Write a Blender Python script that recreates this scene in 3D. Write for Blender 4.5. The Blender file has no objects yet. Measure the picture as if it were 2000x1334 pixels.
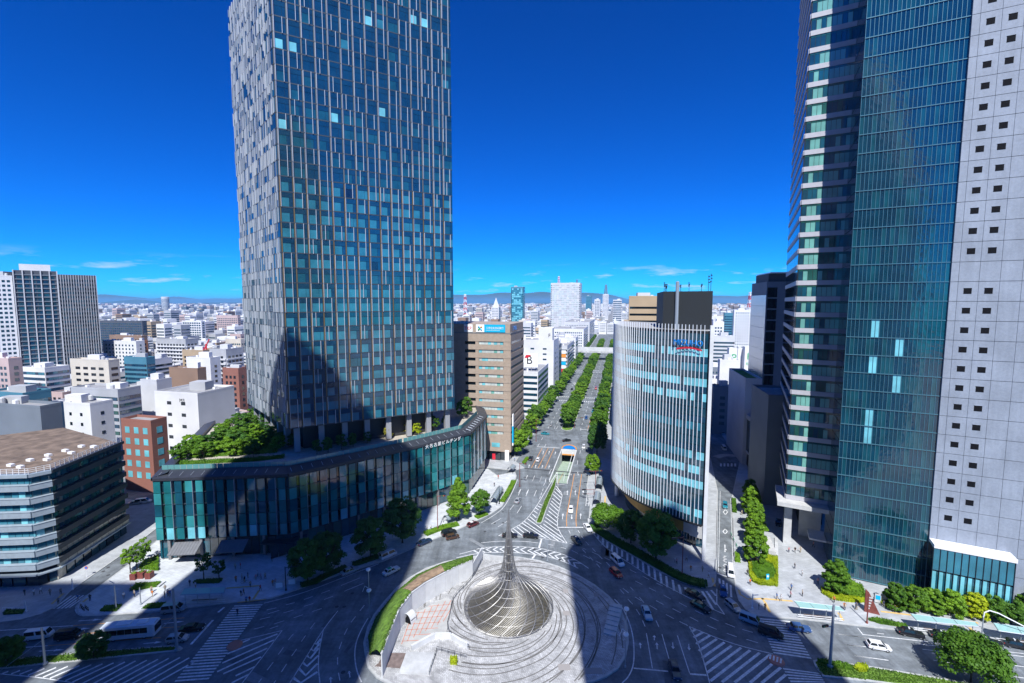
import bpy, bmesh, math, random
from mathutils import Vector, Matrix
R = random.Random(7)
sc = bpy.context.scene
col = sc.collection
rad = math.radians

# ------------------------------------------------------------ camera, sky, sun, exposure
FPX = 2000 * 16 / 36.0                    # focal length in photograph pixels
PITCH = math.atan(77 / FPX)
CP, SP, CAMH = math.cos(PITCH), math.sin(PITCH), 70.0
cd = bpy.data.cameras.new('camera'); cam = bpy.data.objects.new('camera', cd); col.objects.link(cam)
cd.lens = 16; cd.sensor_width = 36; cd.clip_start = 0.5; cd.clip_end = 90000
cam.location = (0, 0, CAMH); cam.rotation_euler = (math.pi/2 - PITCH, 0, 0)
sc.camera = cam
SUN_EL = 52.0
TAN_EL = math.tan(rad(SUN_EL))
sl = bpy.data.lights.new('sun', 'SUN'); so = bpy.data.objects.new('sun', sl); col.objects.link(so)
sl.energy = 5.0; sl.angle = rad(0.53); sl.color = (1.0, 0.995, 0.96)
so.rotation_euler = (rad(90 - SUN_EL), 0, rad(-2.3)); so.location = (0, -300, 400)
w = bpy.data.worlds.new('World'); sc.world = w; w.use_nodes = True
nt = w.node_tree; nt.nodes.clear()
N = nt.nodes.new; L = nt.links.new
sky = N('ShaderNodeTexSky'); sky.sky_type = 'NISHITA'; sky.sun_disc = False
sky.sun_elevation = rad(SUN_EL); sky.sun_rotation = rad(180); sky.altitude = 60
sky.air_density = 0.7; sky.dust_density = 0.0; sky.ozone_density = 6.0
gam = N('ShaderNodeGamma'); gam.inputs[1].default_value = 1.12
hsv = N('ShaderNodeHueSaturation'); hsv.inputs['Saturation'].default_value = 1.22; hsv.inputs['Value'].default_value = 0.62
# a thin row of small fair-weather clouds low over the horizon
tc = N('ShaderNodeTexCoord'); sep = N('ShaderNodeSeparateXYZ'); L(tc.outputs['Generated'], sep.inputs[0])
mp = N('ShaderNodeMapping'); mp.inputs['Scale'].default_value = (7, 7, 42); L(tc.outputs['Generated'], mp.inputs[0])
cn = N('ShaderNodeTexNoise'); cn.inputs['Scale'].default_value = 1.6; cn.inputs['Detail'].default_value = 6; cn.inputs['Roughness'].default_value = 0.6
L(mp.outputs[0], cn.inputs['Vector'])
cr = N('ShaderNodeValToRGB'); cr.color_ramp.elements[0].position = 0.56; cr.color_ramp.elements[1].position = 0.72; L(cn.outputs[0], cr.inputs[0])
band = N('ShaderNodeValToRGB'); cb = band.color_ramp
cb.elements[0].position = 0.008; cb.elements[0].color = (0, 0, 0, 1); cb.elements[1].position = 0.03; cb.elements[1].color = (1, 1, 1, 1)
e = cb.elements.new(0.058); e.color = (.75, .75, .75, 1); e = cb.elements.new(0.085); e.color = (0, 0, 0, 1)
L(sep.outputs['Z'], band.inputs[0])
mul = N('ShaderNodeMath'); mul.operation = 'MULTIPLY'; L(cr.outputs[0], mul.inputs[0]); L(band.outputs[0], mul.inputs[1])
mul2 = N('ShaderNodeMath'); mul2.operation = 'MULTIPLY'; mul2.inputs[1].default_value = 0.8; L(mul.outputs[0], mul2.inputs[0])
mixc = N('ShaderNodeMix'); mixc.data_type = 'RGBA'; mixc.inputs['B'].default_value = (5.5, 6.6, 8.0, 1)
bg = N('ShaderNodeBackground'); bg.inputs['Strength'].default_value = 0.10
out = N('ShaderNodeOutputWorld')
L(sky.outputs[0], gam.inputs[0]); L(gam.outputs[0], hsv.inputs['Color']); 
tint = N('ShaderNodeMix'); tint.data_type = 'RGBA'; tint.blend_type = 'MULTIPLY'; tint.inputs['Factor'].default_value = 1; tint.inputs['B'].default_value = (.06, .94, 1.7, 1)
L(hsv.outputs[0], tint.inputs['A']); L(tint.outputs['Result'], mixc.inputs['A'])
L(mul2.outputs[0], mixc.inputs['Factor']); L(mixc.outputs['Result'], bg.inputs[0]); L(bg.outputs[0], out.inputs[0])
sc.view_settings.view_transform = 'Standard'; sc.view_settings.look = 'None'
sc.view_settings.exposure = 0.45; sc.view_settings.gamma = 1.0; sc.view_settings.use_curve_mapping = False
sc.render.engine = 'CYCLES'
sc.cycles.max_bounces = 6; sc.cycles.diffuse_bounces = 3; sc.cycles.glossy_bounces = 3
sc.cycles.transmission_bounces = 3; sc.cycles.transparent_max_bounces = 6; sc.cycles.volume_bounces = 0

# ------------------------------------------------------------ measuring helpers
def G(u, v, z=0.0):
    """point of the level plane z that the photograph shows at pixel (u, v)"""
    s = (v - 667) / FPX
    t = (z - CAMH) / (-SP - s * CP)
    return ((u - 1000) / FPX * t, (CP - s * SP) * t)
def ZV(v, Y):
    """height of a point at distance Y seen at pixel row v"""
    s = (v - 667) / FPX
    return CAMH + Y * (-SP - s * CP) / (CP - s * SP)
def GC(k, ox, oy):
    """pixel converter for coordinates read from an enlarged crop"""
    return lambda pts: [G(ox + x / k, oy + y / k) for x, y in pts]
STA = rad(13.3)
ES = (math.sin(STA), math.cos(STA)); EL = (math.cos(STA), -math.sin(STA))
def S2W(s, l): return (s * ES[0] + l * EL[0], s * ES[1] + l * EL[1])
def W2S(p): return (p[0] * ES[0] + p[1] * ES[1], p[0] * EL[0] + p[1] * EL[1])
def sub(a, b): return (a[0] - b[0], a[1] - b[1])
def norm2(a):
    l = math.hypot(*a) or 1; return (a[0] / l, a[1] / l)
def lerp(a, b, t): return tuple(x + (y - x) * t for x, y in zip(a, b))

# ------------------------------------------------------------ materials
MATS = {}
def mat(name, c, rough=0.7, metal=0.0, spec=0.5, var=0.0, vscale=1.0, bump=0.0, bscale=5.0, rnd=0.0, emit=0, detail=4):
    if name in MATS: return MATS[name]
    m = bpy.data.materials.new(name); m.use_nodes = True; MATS[name] = m
    t = m.node_tree; p = t.nodes['Principled BSDF']
    p.inputs['Base Color'].default_value = (*c, 1); p.inputs['Roughness'].default_value = rough
    p.inputs['Metallic'].default_value = metal; p.inputs['Specular IOR Level'].default_value = spec
    m.diffuse_color = (*c, 1)
    src = None
    if var or bump:
        co = t.nodes.new('ShaderNodeTexCoord'); geo = t.nodes.new('ShaderNodeNewGeometry')
    if var:
        n = t.nodes.new('ShaderNodeTexNoise'); n.inputs['Scale'].default_value = vscale; n.inputs['Detail'].default_value = detail
        t.links.new(geo.outputs['Position'], n.inputs['Vector'])
        mr = t.nodes.new('ShaderNodeMapRange'); mr.inputs['From Min'].default_value = .3; mr.inputs['From Max'].default_value = .7
        mr.inputs['To Min'].default_value = 1 - var; mr.inputs['To Max'].default_value = 1 + var
        t.links.new(n.outputs[0], mr.inputs[0])
        mx = t.nodes.new('ShaderNodeMix'); mx.data_type = 'RGBA'; mx.blend_type = 'MULTIPLY'; mx.inputs['Factor'].default_value = 1
        mx.inputs['A'].default_value = (*c, 1); t.links.new(mr.outputs[0], mx.inputs['B'])
        src = mx.outputs['Result']
    if rnd:
        oi = t.nodes.new('ShaderNodeObjectInfo'); mr = t.nodes.new('ShaderNodeMapRange')
        mr.inputs['To Min'].default_value = 1 - rnd; mr.inputs['To Max'].default_value = 1 + rnd
        t.links.new(oi.outputs['Random'], mr.inputs[0])
        mx = t.nodes.new('ShaderNodeMix'); mx.data_type = 'RGBA'; mx.blend_type = 'MULTIPLY'; mx.inputs['Factor'].default_value = 1
        mx.inputs['A'].default_value = (*c, 1)
        if src: t.links.new(src, mx.inputs['A'])
        t.links.new(mr.outputs[0], mx.inputs['B']); src = mx.outputs['Result']
    if src: t.links.new(src, p.inputs['Base Color'])
    if bump:
        n = t.nodes.new('ShaderNodeTexNoise'); n.inputs['Scale'].default_value = bscale; n.inputs['Detail'].default_value = 3
        t.links.new(geo.outputs['Position'], n.inputs['Vector'])
        b = t.nodes.new('ShaderNodeBump'); b.inputs['Strength'].default_value = bump; b.inputs['Distance'].default_value = 1
        t.links.new(n.outputs[0], b.inputs['Height']); t.links.new(b.outputs[0], p.inputs['Normal'])
    if emit:
        p.inputs['Emission Color'].default_value = (*c, 1); p.inputs['Emission Strength'].default_value = emit
    return m
def glass(name, c, rough=0.06, spec=0.5, wob=0.02, wscale=0.35, coat=0.0, var=.25):
    """window glass seen by day: a dim tinted room behind a slightly wavy reflecting pane"""
    m = mat(name, c, rough, 0, spec, var=var, vscale=.23, bump=wob, bscale=wscale)
    m.node_tree.nodes['Principled BSDF'].inputs['IOR'].default_value = 1.95
    if coat: m.node_tree.nodes['Principled BSDF'].inputs['Coat Weight'].default_value = coat
    return m
def leafmat(name, c, trans=0.35):
    m = bpy.data.materials.new(name); m.use_nodes = True; MATS[name] = m
    t = m.node_tree; t.nodes.clear(); o = t.nodes.new('ShaderNodeOutputMaterial')
    d = t.nodes.new('ShaderNodeBsdfPrincipled'); d.inputs['Roughness'].default_value = .55; d.inputs['Specular IOR Level'].default_value = .25
    tr = t.nodes.new('ShaderNodeBsdfTranslucent'); mx = t.nodes.new('ShaderNodeMixShader'); mx.inputs[0].default_value = trans
    geo = t.nodes.new('ShaderNodeNewGeometry'); n = t.nodes.new('ShaderNodeTexNoise'); n.inputs['Scale'].default_value = .55; n.inputs['Detail'].default_value = 5
    t.links.new(geo.outputs['Position'], n.inputs['Vector'])
    oi = t.nodes.new('ShaderNodeObjectInfo'); ad = t.nodes.new('ShaderNodeMath'); ad.operation = 'ADD'
    mlt = t.nodes.new('ShaderNodeMath'); mlt.operation = 'MULTIPLY'; mlt.inputs[1].default_value = .3
    t.links.new(oi.outputs['Random'], mlt.inputs[0]); t.links.new(mlt.outputs[0], ad.inputs[0]); t.links.new(n.outputs[0], ad.inputs[1])
    r = t.nodes.new('ShaderNodeValToRGB'); r.color_ramp.elements[0].position = .4; r.color_ramp.elements[1].position = .95
    r.color_ramp.elements[0].color = (c[0]*.62, c[1]*.68, c[2]*.7, 1); r.color_ramp.elements[1].color = (c[0]*1.45, c[1]*1.3, c[2]*.9, 1)
    t.links.new(ad.outputs[0], r.inputs[0]); t.links.new(r.outputs[0], d.inputs['Base Color']); t.links.new(r.outputs[0], tr.inputs['Color'])
    t.links.new(d.outputs[0], mx.inputs[1]); t.links.new(tr.outputs[0], mx.inputs[2]); t.links.new(mx.outputs[0], o.inputs[0])
    return m

# ------------------------------------------------------------ mesh helpers
class MB:
    """collects polygons of one mesh"""
    def __init__(s): s.v = []; s.f = []; s.m = []
    def poly(s, pts, mi=0):
        b = len(s.v); s.v += [tuple(p) for p in pts]; s.f.append(tuple(range(b, b + len(pts)))); s.m.append(mi)
    def obox(s, o, ax, ay, az, mi=0):
        o = Vector(o); ax, ay, az = Vector(ax), Vector(ay), Vector(az); b = len(s.v)
        for k in (o, o+ax, o+ax+ay, o+ay, o+az, o+ax+az, o+ax+ay+az, o+ay+az): s.v.append(tuple(k))
        for q in ((0,3,2,1), (4,5,6,7), (0,1,5,4), (1,2,6,5), (2,3,7,6), (3,0,4,7)):
            s.f.append(tuple(b+i for i in q)); s.m.append(mi)
        return s
    def box(s, x0, x1, y0, y1, z0, z1, mi=0): return s.obox((x0, y0, z0), (x1-x0, 0, 0), (0, y1-y0, 0), (0, 0, z1-z0), mi)
    def cbox(s, cx, cy, z0, lx, ly, h, rz=0, mi=0):
        c, n = math.cos(rz), math.sin(rz)
        return s.obox((cx - c*lx/2 + n*ly/2, cy - n*lx/2 - c*ly/2, z0), (c*lx, n*lx, 0), (-n*ly, c*ly, 0), (0, 0, h), mi)
    def prism(s, pts, z0, z1, mi=0, top=None, cap=True):
        n = len(pts); b = len(s.v); a = sum(pts[i][0]*pts[(i+1) % n][1] - pts[(i+1) % n][0]*pts[i][1] for i in range(n))
        if a < 0: pts = pts[::-1]
        s.v += [(p[0], p[1], z0) for p in pts] + [(p[0], p[1], z1) for p in pts]
        for i in range(n):
            j = (i+1) % n; s.f.append((b+i, b+j, b+n+j, b+n+i)); s.m.append(mi)
        if cap:
            s.f.append(tuple(b+n+i for i in range(n))); s.m.append(mi if top is None else top)
            s.f.append(tuple(b+i for i in reversed(range(n)))); s.m.append(mi)
        return s
    def tube(s, pts, r, n=6, mi=0, closed=False, cap=True):
        pts = [Vector(p) for p in pts]; b = len(s.v); k = len(pts)
        for i, p in enumerate(pts):
            if closed: d = pts[(i+1) % k] - pts[i-1]
            else: d = pts[min(i+1, k-1)] - pts[max(i-1, 0)]
            d.normalize(); u = d.cross(Vector((0, 0, 1)))
            if u.length < 1e-4: u = Vector((1, 0, 0))
            u.normalize(); q = u.cross(d); rr = r[i] if isinstance(r, (list, tuple)) else r
            for j in range(n):
                a = 2*math.pi*j/n; s.v.append(tuple(p + u*rr*math.cos(a) + q*rr*math.sin(a)))
        for i in range(k if closed else k-1):
            for j in range(n):
                a, c = b + i*n, b + ((i+1) % k)*n; s.f.append((a+j, a+(j+1) % n, c+(j+1) % n, c+j)); s.m.append(mi)
        if cap and not closed:
            s.f.append(tuple(b+j for j in reversed(range(n)))); s.m.append(mi)
            s.f.append(tuple(b+(k-1)*n+j for j in range(n))); s.m.append(mi)
        return s
    def lathe(s, prof, n=16, c=(0, 0), mi=0, cap=True):
        b = len(s.v); k = len(prof)
        for r, z in prof:
            for j in range(n):
                a = 2*math.pi*j/n; s.v.append((c[0] + r*math.cos(a), c[1] + r*math.sin(a), z))
        for i in range(k-1):
            for j in range(n):
                s.f.append((b+i*n+j, b+i*n+(j+1) % n, b+(i+1)*n+(j+1) % n, b+(i+1)*n+j)); s.m.append(mi)
        if cap:
            s.f.append(tuple(b+j for j in reversed(range(n)))); s.m.append(mi); s.f.append(tuple(b+(k-1)*n+j for j in range(n))); s.m.append(mi)
        return s
    def mesh(s, name, mats, smooth=False):
        me = bpy.data.meshes.new(name); me.from_pydata(s.v, [], s.f)
        ms = mats if isinstance(mats, (list, tuple)) else [mats]
        for m in ms: me.materials.append(MATS[m] if isinstance(m, str) else m)
        if len(ms) > 1: me.polygons.foreach_set('material_index', s.m)
        if smooth: me.polygons.foreach_set('use_smooth', [True]*len(s.f))
        me.update(); return me
    def build(s, name, mats, parent=None, world=False, smooth=False):
        if world and parent is not None:
            o = parent.location; s.v = [(x-o.x, y-o.y, z-o.z) for x, y, z in s.v]
        return link(name, s.mesh(name, mats, smooth), parent)
def link(name, me, parent=None):
    o = bpy.data.objects.new(name, me); col.objects.link(o)
    if parent is not None: o.parent = parent
    return o
def tag(o, label=None, cat=None, group=None, kind=None):
    if label: o['label'] = label
    if cat: o['category'] = cat
    if group: o['group'] = group
    if kind: o['kind'] = kind
    return o
def thing(name, label, cat, loc=(0, 0, 0), rz=0, group=None):
    o = bpy.data.objects.new(name, None); col.objects.link(o); o.empty_display_size = .5
    o.location = loc if len(loc) == 3 else (loc[0], loc[1], 0); o.rotation_euler = (0, 0, rz)
    return tag(o, label, cat, group)
def copy_tree(o, parent=None):
    c = o.copy(); col.objects.link(c); c.parent = parent
    for ch in o.children: copy_tree(ch, c)
    return c
def structure(name, mb, mats, parent=None):
    o = mb.build(name, mats, parent, world=True)
    if parent is None: o['kind'] = 'structure'
    return o
UNIT = {}
def unit_cube(m):
    if m not in UNIT: UNIT[m] = MB().box(0, 1, 0, 1, 0, 1).mesh('unit_' + m, m)
    return UNIT[m]
class Face:
    """one upright facade plane: a runs along it, h is height, d is distance out of it"""
    def __init__(s, p, q, out=1):
        s.o = p; s.d = norm2(sub(q, p)); s.len = math.hypot(*sub(q, p)); s.n = (s.d[1]*out, -s.d[0]*out)
    def at(s, a, d=0): return (s.o[0] + s.d[0]*a + s.n[0]*d, s.o[1] + s.d[1]*a + s.n[1]*d)
    def pt(s, a, h, d=0): p = s.at(a, d); return (p[0], p[1], h)
def panels(name, parent, items, limit=300, stuff='small_pieces'):
    """items: (face, a0, a1, z0, z1, d0, d1, material); the ones that show largest become objects, the rest one joined part"""
    def size(i):
        f, a0, a1, z0, z1, d0, d1, m = i; p = f.at((a0+a1)/2)
        return -abs((a1-a0)*(z1-z0)) / (p[0]**2 + p[1]**2 + (CAMH - (z0+z1)/2)**2)
    items = sorted(items, key=size) if len(items) > limit else items
    pl = parent.matrix_basis.to_translation() if parent.parent is None else parent.parent.location + parent.location
    for f, a0, a1, z0, z1, d0, d1, m in items[:limit]:
        o = bpy.data.objects.new(name, unit_cube(m)); col.objects.link(o); o.parent = parent
        p = f.pt(a0, z0, d0)
        M = Matrix(((f.d[0], f.n[0], 0, 0), (f.d[1], f.n[1], 0, 0), (0, 0, 1, 0), (0, 0, 0, 1)))
        o.matrix_basis = Matrix.Translation(Vector(p) - pl) @ M @ Matrix.Diagonal((a1-a0, d1-d0, z1-z0, 1))
    rest = items[limit:]
    if rest:
        ms = sorted(set(i[7] for i in rest)); mb = MB()
        for f, a0, a1, z0, z1, d0, d1, m in rest:
            mb.obox(f.pt(a0, z0, d0), (f.d[0]*(a1-a0), f.d[1]*(a1-a0), 0), (f.n[0]*(d1-d0), f.n[1]*(d1-d0), 0), (0, 0, z1-z0), ms.index(m))
        mb.v = [(x-pl[0], y-pl[1], z-pl[2]) for x, y, z in mb.v]
        o = mb.build(stuff, ms, parent); o['kind'] = 'stuff'
def clip(pts): return pts
# ------------------------------------------------------------ palette
mat('asphalt', (.165, .185, .205), .9, var=.22, vscale=.35, bump=.25, bscale=9)
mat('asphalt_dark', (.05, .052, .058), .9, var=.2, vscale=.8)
mat('paint', (.78, .79, .8), .6, var=.14, vscale=1.7)
mat('paint_orange', (.62, .27, .06), .6, var=.12, vscale=1.5)
mat('city_ground', (.22, .22, .22), .9, var=.3, vscale=.02)
mat('paving', (.42, .44, .465), .8, var=.1, vscale=.5)
mat('paving_light', (.55, .575, .6), .8, var=.12, vscale=.4)
mat('paving_warm', (.52, .49, .45), .8, var=.12, vscale=.4)
mat('kerb', (.42, .43, .43), .8, var=.15, vscale=1.2)
mat('tactile', (.62, .42, .16), .7, var=.1)
mat('concrete', (.5, .5, .5), .8, var=.12, vscale=.6, bump=.1)
mat('concrete_light', (.5, .51, .52), .8, var=.1, vscale=.3)
mat('concrete_dark', (.2, .2, .21), .8, var=.15, vscale=.6)
mat('white_wall', (.62, .63, .64), .7, var=.06, vscale=.15)
mat('white_metal', (.8, .8, .82), .35, .0, .5)
mat('steel', (.62, .63, .65), .3, .9)
mat('pole_grey', (.36, .4, .44), .45, .4)
mat('dark_metal', (.045, .05, .06), .4, .5)
mat('black', (.008, .008, .01), .8, spec=.1)
mat('rust_red', (.2, .055, .045), .55, var=.2, vscale=2)
mat('soil', (.08, .06, .045), .95, var=.3, vscale=2)
mat('grass', (.14, .26, .03), .9, var=.45, vscale=1.1, bump=.6, bscale=6)
mat('groove', (.15, .145, .14), .9, var=.2); mat('bank_paving', (.32, .22, .14), .85, var=.4, vscale=.9); mat('court_paving', (.4, .4, .39), .85, var=.12, vscale=.6)
mat('joint_red', (.5, .2, .14), .8); mat('deck_dark', (.17, .13, .12), .8, var=.3, vscale=1.5); mat('hatch', (.3, .28, .27), .8)
mat('tyre', (.02, .02, .021), .8)
mat('rubber', (.03, .03, .03), .7)

def overlay(name, scale, lo, hi, stretch=(1, 1, 1), rz=0, detail=5):
    """multiplies a second, broader noise over a material's colour: stains, wear, traffic tracks"""
    t = MATS[name].node_tree; p = t.nodes['Principled BSDF']; src = p.inputs['Base Color'].links[0].from_socket
    g = t.nodes.new('ShaderNodeNewGeometry'); mpn = t.nodes.new('ShaderNodeMapping'); mpn.inputs['Scale'].default_value = stretch; mpn.inputs['Rotation'].default_value = (0, 0, rz)
    n = t.nodes.new('ShaderNodeTexNoise'); n.inputs['Scale'].default_value = scale; n.inputs['Detail'].default_value = detail; n.inputs['Roughness'].default_value = .65
    t.links.new(g.outputs['Position'], mpn.inputs[0]); t.links.new(mpn.outputs[0], n.inputs['Vector'])
    r = t.nodes.new('ShaderNodeMapRange'); r.inputs['From Min'].default_value = .35; r.inputs['From Max'].default_value = .65; r.inputs['To Min'].default_value = lo; r.inputs['To Max'].default_value = hi; t.links.new(n.outputs[0], r.inputs[0])
    m = t.nodes.new('ShaderNodeMix'); m.data_type = 'RGBA'; m.blend_type = 'MULTIPLY'; m.inputs['Factor'].default_value = 1; t.links.new(src, m.inputs['A']); t.links.new(r.outputs[0], m.inputs['B']); t.links.new(m.outputs['Result'], p.inputs['Base Color'])
def slabs(name, w_, h_, rz, dark=.72):
    t = MATS[name].node_tree; p = t.nodes['Principled BSDF']; src = p.inputs['Base Color'].links[0].from_socket
    g = t.nodes.new('ShaderNodeNewGeometry'); mpn = t.nodes.new('ShaderNodeMapping'); mpn.inputs['Rotation'].default_value = (0, 0, rz); b = t.nodes.new('ShaderNodeTexBrick'); b.inputs['Scale'].default_value = 1; b.inputs['Brick Width'].default_value = w_; b.inputs['Row Height'].default_value = h_; b.inputs['Mortar Size'].default_value = .03
    b.inputs['Color1'].default_value = (1, 1, 1, 1); b.inputs['Color2'].default_value = (.86, .86, .86, 1); b.inputs['Mortar'].default_value = (dark, dark, dark, 1)
    t.links.new(g.outputs['Position'], mpn.inputs[0]); t.links.new(mpn.outputs[0], b.inputs['Vector'])
    m = t.nodes.new('ShaderNodeMix'); m.data_type = 'RGBA'; m.blend_type = 'MULTIPLY'; m.inputs['Factor'].default_value = 1; t.links.new(src, m.inputs['A']); t.links.new(b.outputs['Color'], m.inputs['B']); t.links.new(m.outputs['Result'], p.inputs['Base Color'])
overlay('asphalt', .09, .72, 1.22); overlay('asphalt', .5, .78, 1.16, (1, .05, 1), -rad(13.3)); overlay('asphalt', 1.6, .86, 1.1); overlay('asphalt', .5, .88, 1.1, (.06, 1, 1), .1)
overlay('paint', 2.5, .7, 1.08); overlay('paint', .4, .82, 1.08)
for k_, r_ in (('paving', -.25), ('paving_light', .35), ('paving_warm', 0)): slabs(k_, 1.8, .9, r_); overlay(k_, .12, .86, 1.08)
overlay('concrete_light', .3, .85, 1.08); overlay('white_wall', .35, .86, 1.04)

# ------------------------------------------------------------ the towers the photograph was taken from (behind the camera, they shade the square)
mat('station_wall', (.42, .43, .45), .7, var=.1, vscale=.1)
glass('station_glass', (.03, .06, .08))
def station_tower(x0, x1, prof, y0, y1, label):
    t = thing('station_tower', label, 'tower', ((x0+x1)/2, y0, 0), group='station towers behind the viewpoint')
    off = -y0 * TAN_EL
    ring = [(x0, 0)] + [(x, k + off) for x, k in prof] + [(x1, 0)]
    mb = MB(); n = len(ring)
    for y in (y0, y1): mb.v += [(x, y, z) for x, z in ring]
    mb.f = [tuple(range(n)), tuple(range(2*n-1, n-1, -1))] + [(i, (i+1) % n + 0, (i+1) % n + n, i+n)[::-1] for i in range(n)]
    mb.m = [0]*len(mb.f); mb.build('wall', 'station_wall', t, world=True)
    f = Face((x1, y0), (x0, y0)); it = []
    lo = min(k for x, k in prof) + off
    for z in range(8, int(lo) - 6, 7):
        it.append((f, 2, f.len-2, z, z+3.6, .02, .2, 'station_glass'))
    panels('window_band', t, it)
station_tower(-88.3, -33.2, [(-88.3, 229), (-83.5, 234), (-73.5, 236.5), (-63.5, 233), (-53.5, 223), (-43.5, 213), (-33.2, 200)], -8, -48, 'round-topped station office tower behind the viewpoint')
station_tower(9.7, 58.5, [(9.7, 156), (13, 166), (20, 172), (33, 177), (41, 172), (47, 152), (52, 134), (58.5, 112)], -8, -48, 'round-topped station hotel tower behind the viewpoint')
station_tower(-230, -95.2, [(-230, 139), (-95.2, 139)], -30, -70, 'flat-topped station department store block behind the viewpoint')

# ------------------------------------------------------------ ground
HOLE = (171.0, 208.5, -25.2, -18.6)              # underpass ramp, street frame s0, s1, l0, l1
def around_hole(mb, s0, s1, l0, l1, z):
    a, b, c, d = HOLE
    S = [s0, a, b, s1]; Lq = [l0, c, d, l1]
    for i in range(3):
        for j in range(3):
            if i == 1 and j == 1: continue
            mb.poly([(*S2W(S[i], Lq[j]), z), (*S2W(S[i], Lq[j+1]), z), (*S2W(S[i+1], Lq[j+1]), z), (*S2W(S[i+1], Lq[j]), z)][::1])
mb = MB(); around_hole(mb, -600, 45000, -42000, 36000, -.004)
for i, f in enumerate(mb.f): mb.f[i] = f[::-1]
ground = structure('ground', mb, 'city_ground')
mb = MB(); around_hole(mb, 30, 216, -190, 190, 0)
mb.poly([(*S2W(216, -44), 0), (*S2W(216, -10), 0), (*S2W(1500, -10), 0), (*S2W(1500, -44), 0)])
for a, b in ((216, 330),): mb.poly([(*S2W(a, 36), 0), (*S2W(a, 54), 0), (*S2W(b, 60), 0), (*S2W(b, 44), 0)])
for i, f in enumerate(mb.f): mb.f[i] = f[::-1]
road = structure('road', mb, 'asphalt')
def paved(name, pts, m='paving', h=.14, kerb=.35, km='kerb'):
    """a raised pavement or island with a kerb of its own round the edge"""
    o = structure(name, MB().prism(pts, 0, h), m)
    if kerb:
        n = len(pts); a = sum(pts[i][0]*pts[(i+1) % n][1] - pts[(i+1) % n][0]*pts[i][1] for i in range(n))
        if a < 0: pts = pts[::-1]
        inn = []
        for i in range(n):
            p, q, r = pts[i-1], pts[i], pts[(i+1) % n]; d1, d2 = norm2(sub(q, p)), norm2(sub(r, q))
            n1, n2 = (-d1[1], d1[0]), (-d2[1], d2[0]); b = (n1[0]+n2[0], n1[1]+n2[1]); k = max(.35, (b[0]*n1[0] + b[1]*n1[1]))
            inn.append((q[0] + b[0]*kerb/k, q[1] + b[1]*kerb/k))
        outp = []
        for i in range(n):
            p, q, r = pts[i-1], pts[i], pts[(i+1) % n]; d1, d2 = norm2(sub(q, p)), norm2(sub(r, q))
            n1, n2 = (-d1[1], d1[0]), (-d2[1], d2[0]); b = (n1[0]+n2[0], n1[1]+n2[1]); k = max(.35, (b[0]*n1[0] + b[1]*n1[1]))
            outp.append((q[0] - b[0]*.02/k, q[1] - b[1]*.02/k))
        mb = MB()
        for i in range(n):
            j = (i+1) % n
            mb.poly([(*outp[i], .003), (*outp[j], .003), (*outp[j], h+.02), (*outp[i], h+.02)])
            mb.poly([(*outp[i], h+.02), (*outp[j], h+.02), (*inn[j], h+.02), (*inn[i], h+.02)])
            mb.poly([(*inn[i], h+.02), (*inn[j], h+.02), (*inn[j], h-.03), (*inn[i], h-.03)])
        mb.build('kerb', km, o)
    return o
PXL = lambda pts: [G(*p) for p in pts]
plaza_left = paved('pavement_left', PXL([(253, 1101), (200, 1141), (160, 1170), (147, 1187), (150, 1198), (162, 1204.5), (190, 1204), (312, 1194), (360, 1189), (434, 1180), (528, 1170), (588, 1150), (676, 1119), (751, 1096), (818, 1066), (897, 1034), (960, 1004), (981, 989), (993, 966), (1005, 942), (1009, 930), (1006, 922)]) +
                   [(-6, 179), (-10, 186), (-60, 200), (-130, 210), (-108, 150)], 'paving_light')
plaza_bank = paved('pavement_bank', PXL([(990, 918), (1000, 921), (1024, 914)]) + [S2W(190, -43.2), S2W(1490, -43.2), S2W(1490, -90), S2W(182, -90)], 'paving')
plaza_mizu = paved('pavement_centre', PXL([(1149, 1021.6), (1156, 1033.6), (1185, 1057.5), (1235, 1086), (1288, 1117.5), (1336, 1139), (1372, 1148.7), (1390, 1147), (1398, 1138), (1399.5, 1120), (1402, 960)]) + [S2W(214, 41), S2W(1490, 41), S2W(1490, -11), S2W(170, -11)] + PXL([(1152, 990)]), 'paving')
plaza_right = paved('pavement_right', PXL([(2400, 1330), (2000, 1268), (1775, 1234), (1700, 1226), (1570, 1211), (1510, 1207), (1475, 1203), (1455, 1190), (1442, 1172), (1436, 1150), (1433, 1120), (1429, 971)]) + [S2W(214, 53), S2W(600, 60), S2W(600, 180), S2W(100, 180)], 'paving')
plaza_far_left = paved('pavement_far_left', PXL([(-300, 1212), (0, 1216), (40, 1211), (80, 1200), (110, 1185), (139, 1154), (236, 1086), (268, 1062)]) + [(-112, 150), (-150, 160), (-230, 130)], 'paving')
median_left = paved('median_left', PXL([(-200, 1302), (0, 1290), (95, 1280), (168, 1274), (333, 1262), (352, 1263), (357, 1267), (350, 1272), (200, 1287), (86, 1298), (0, 1307), (-200, 1322)]), 'grass')
median_right = paved('median_right', PXL([(1588, 1291), (1600, 1289), (1710, 1304), (1800, 1319), (1900, 1336), (2100, 1370), (2080, 1385), (1695, 1331), (1607, 1322), (1592, 1302)]), 'grass')
g3 = GC(7.02, 940, 920)
grass_strip = paved('grass_island', g3([(748, 715), (815, 722), (838, 700), (885, 560), (912, 480), (1015, 230), (1042, 60), (1030, 55), (860, 410), (825, 510), (752, 690)]), 'grass', kerb=.25)
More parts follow.
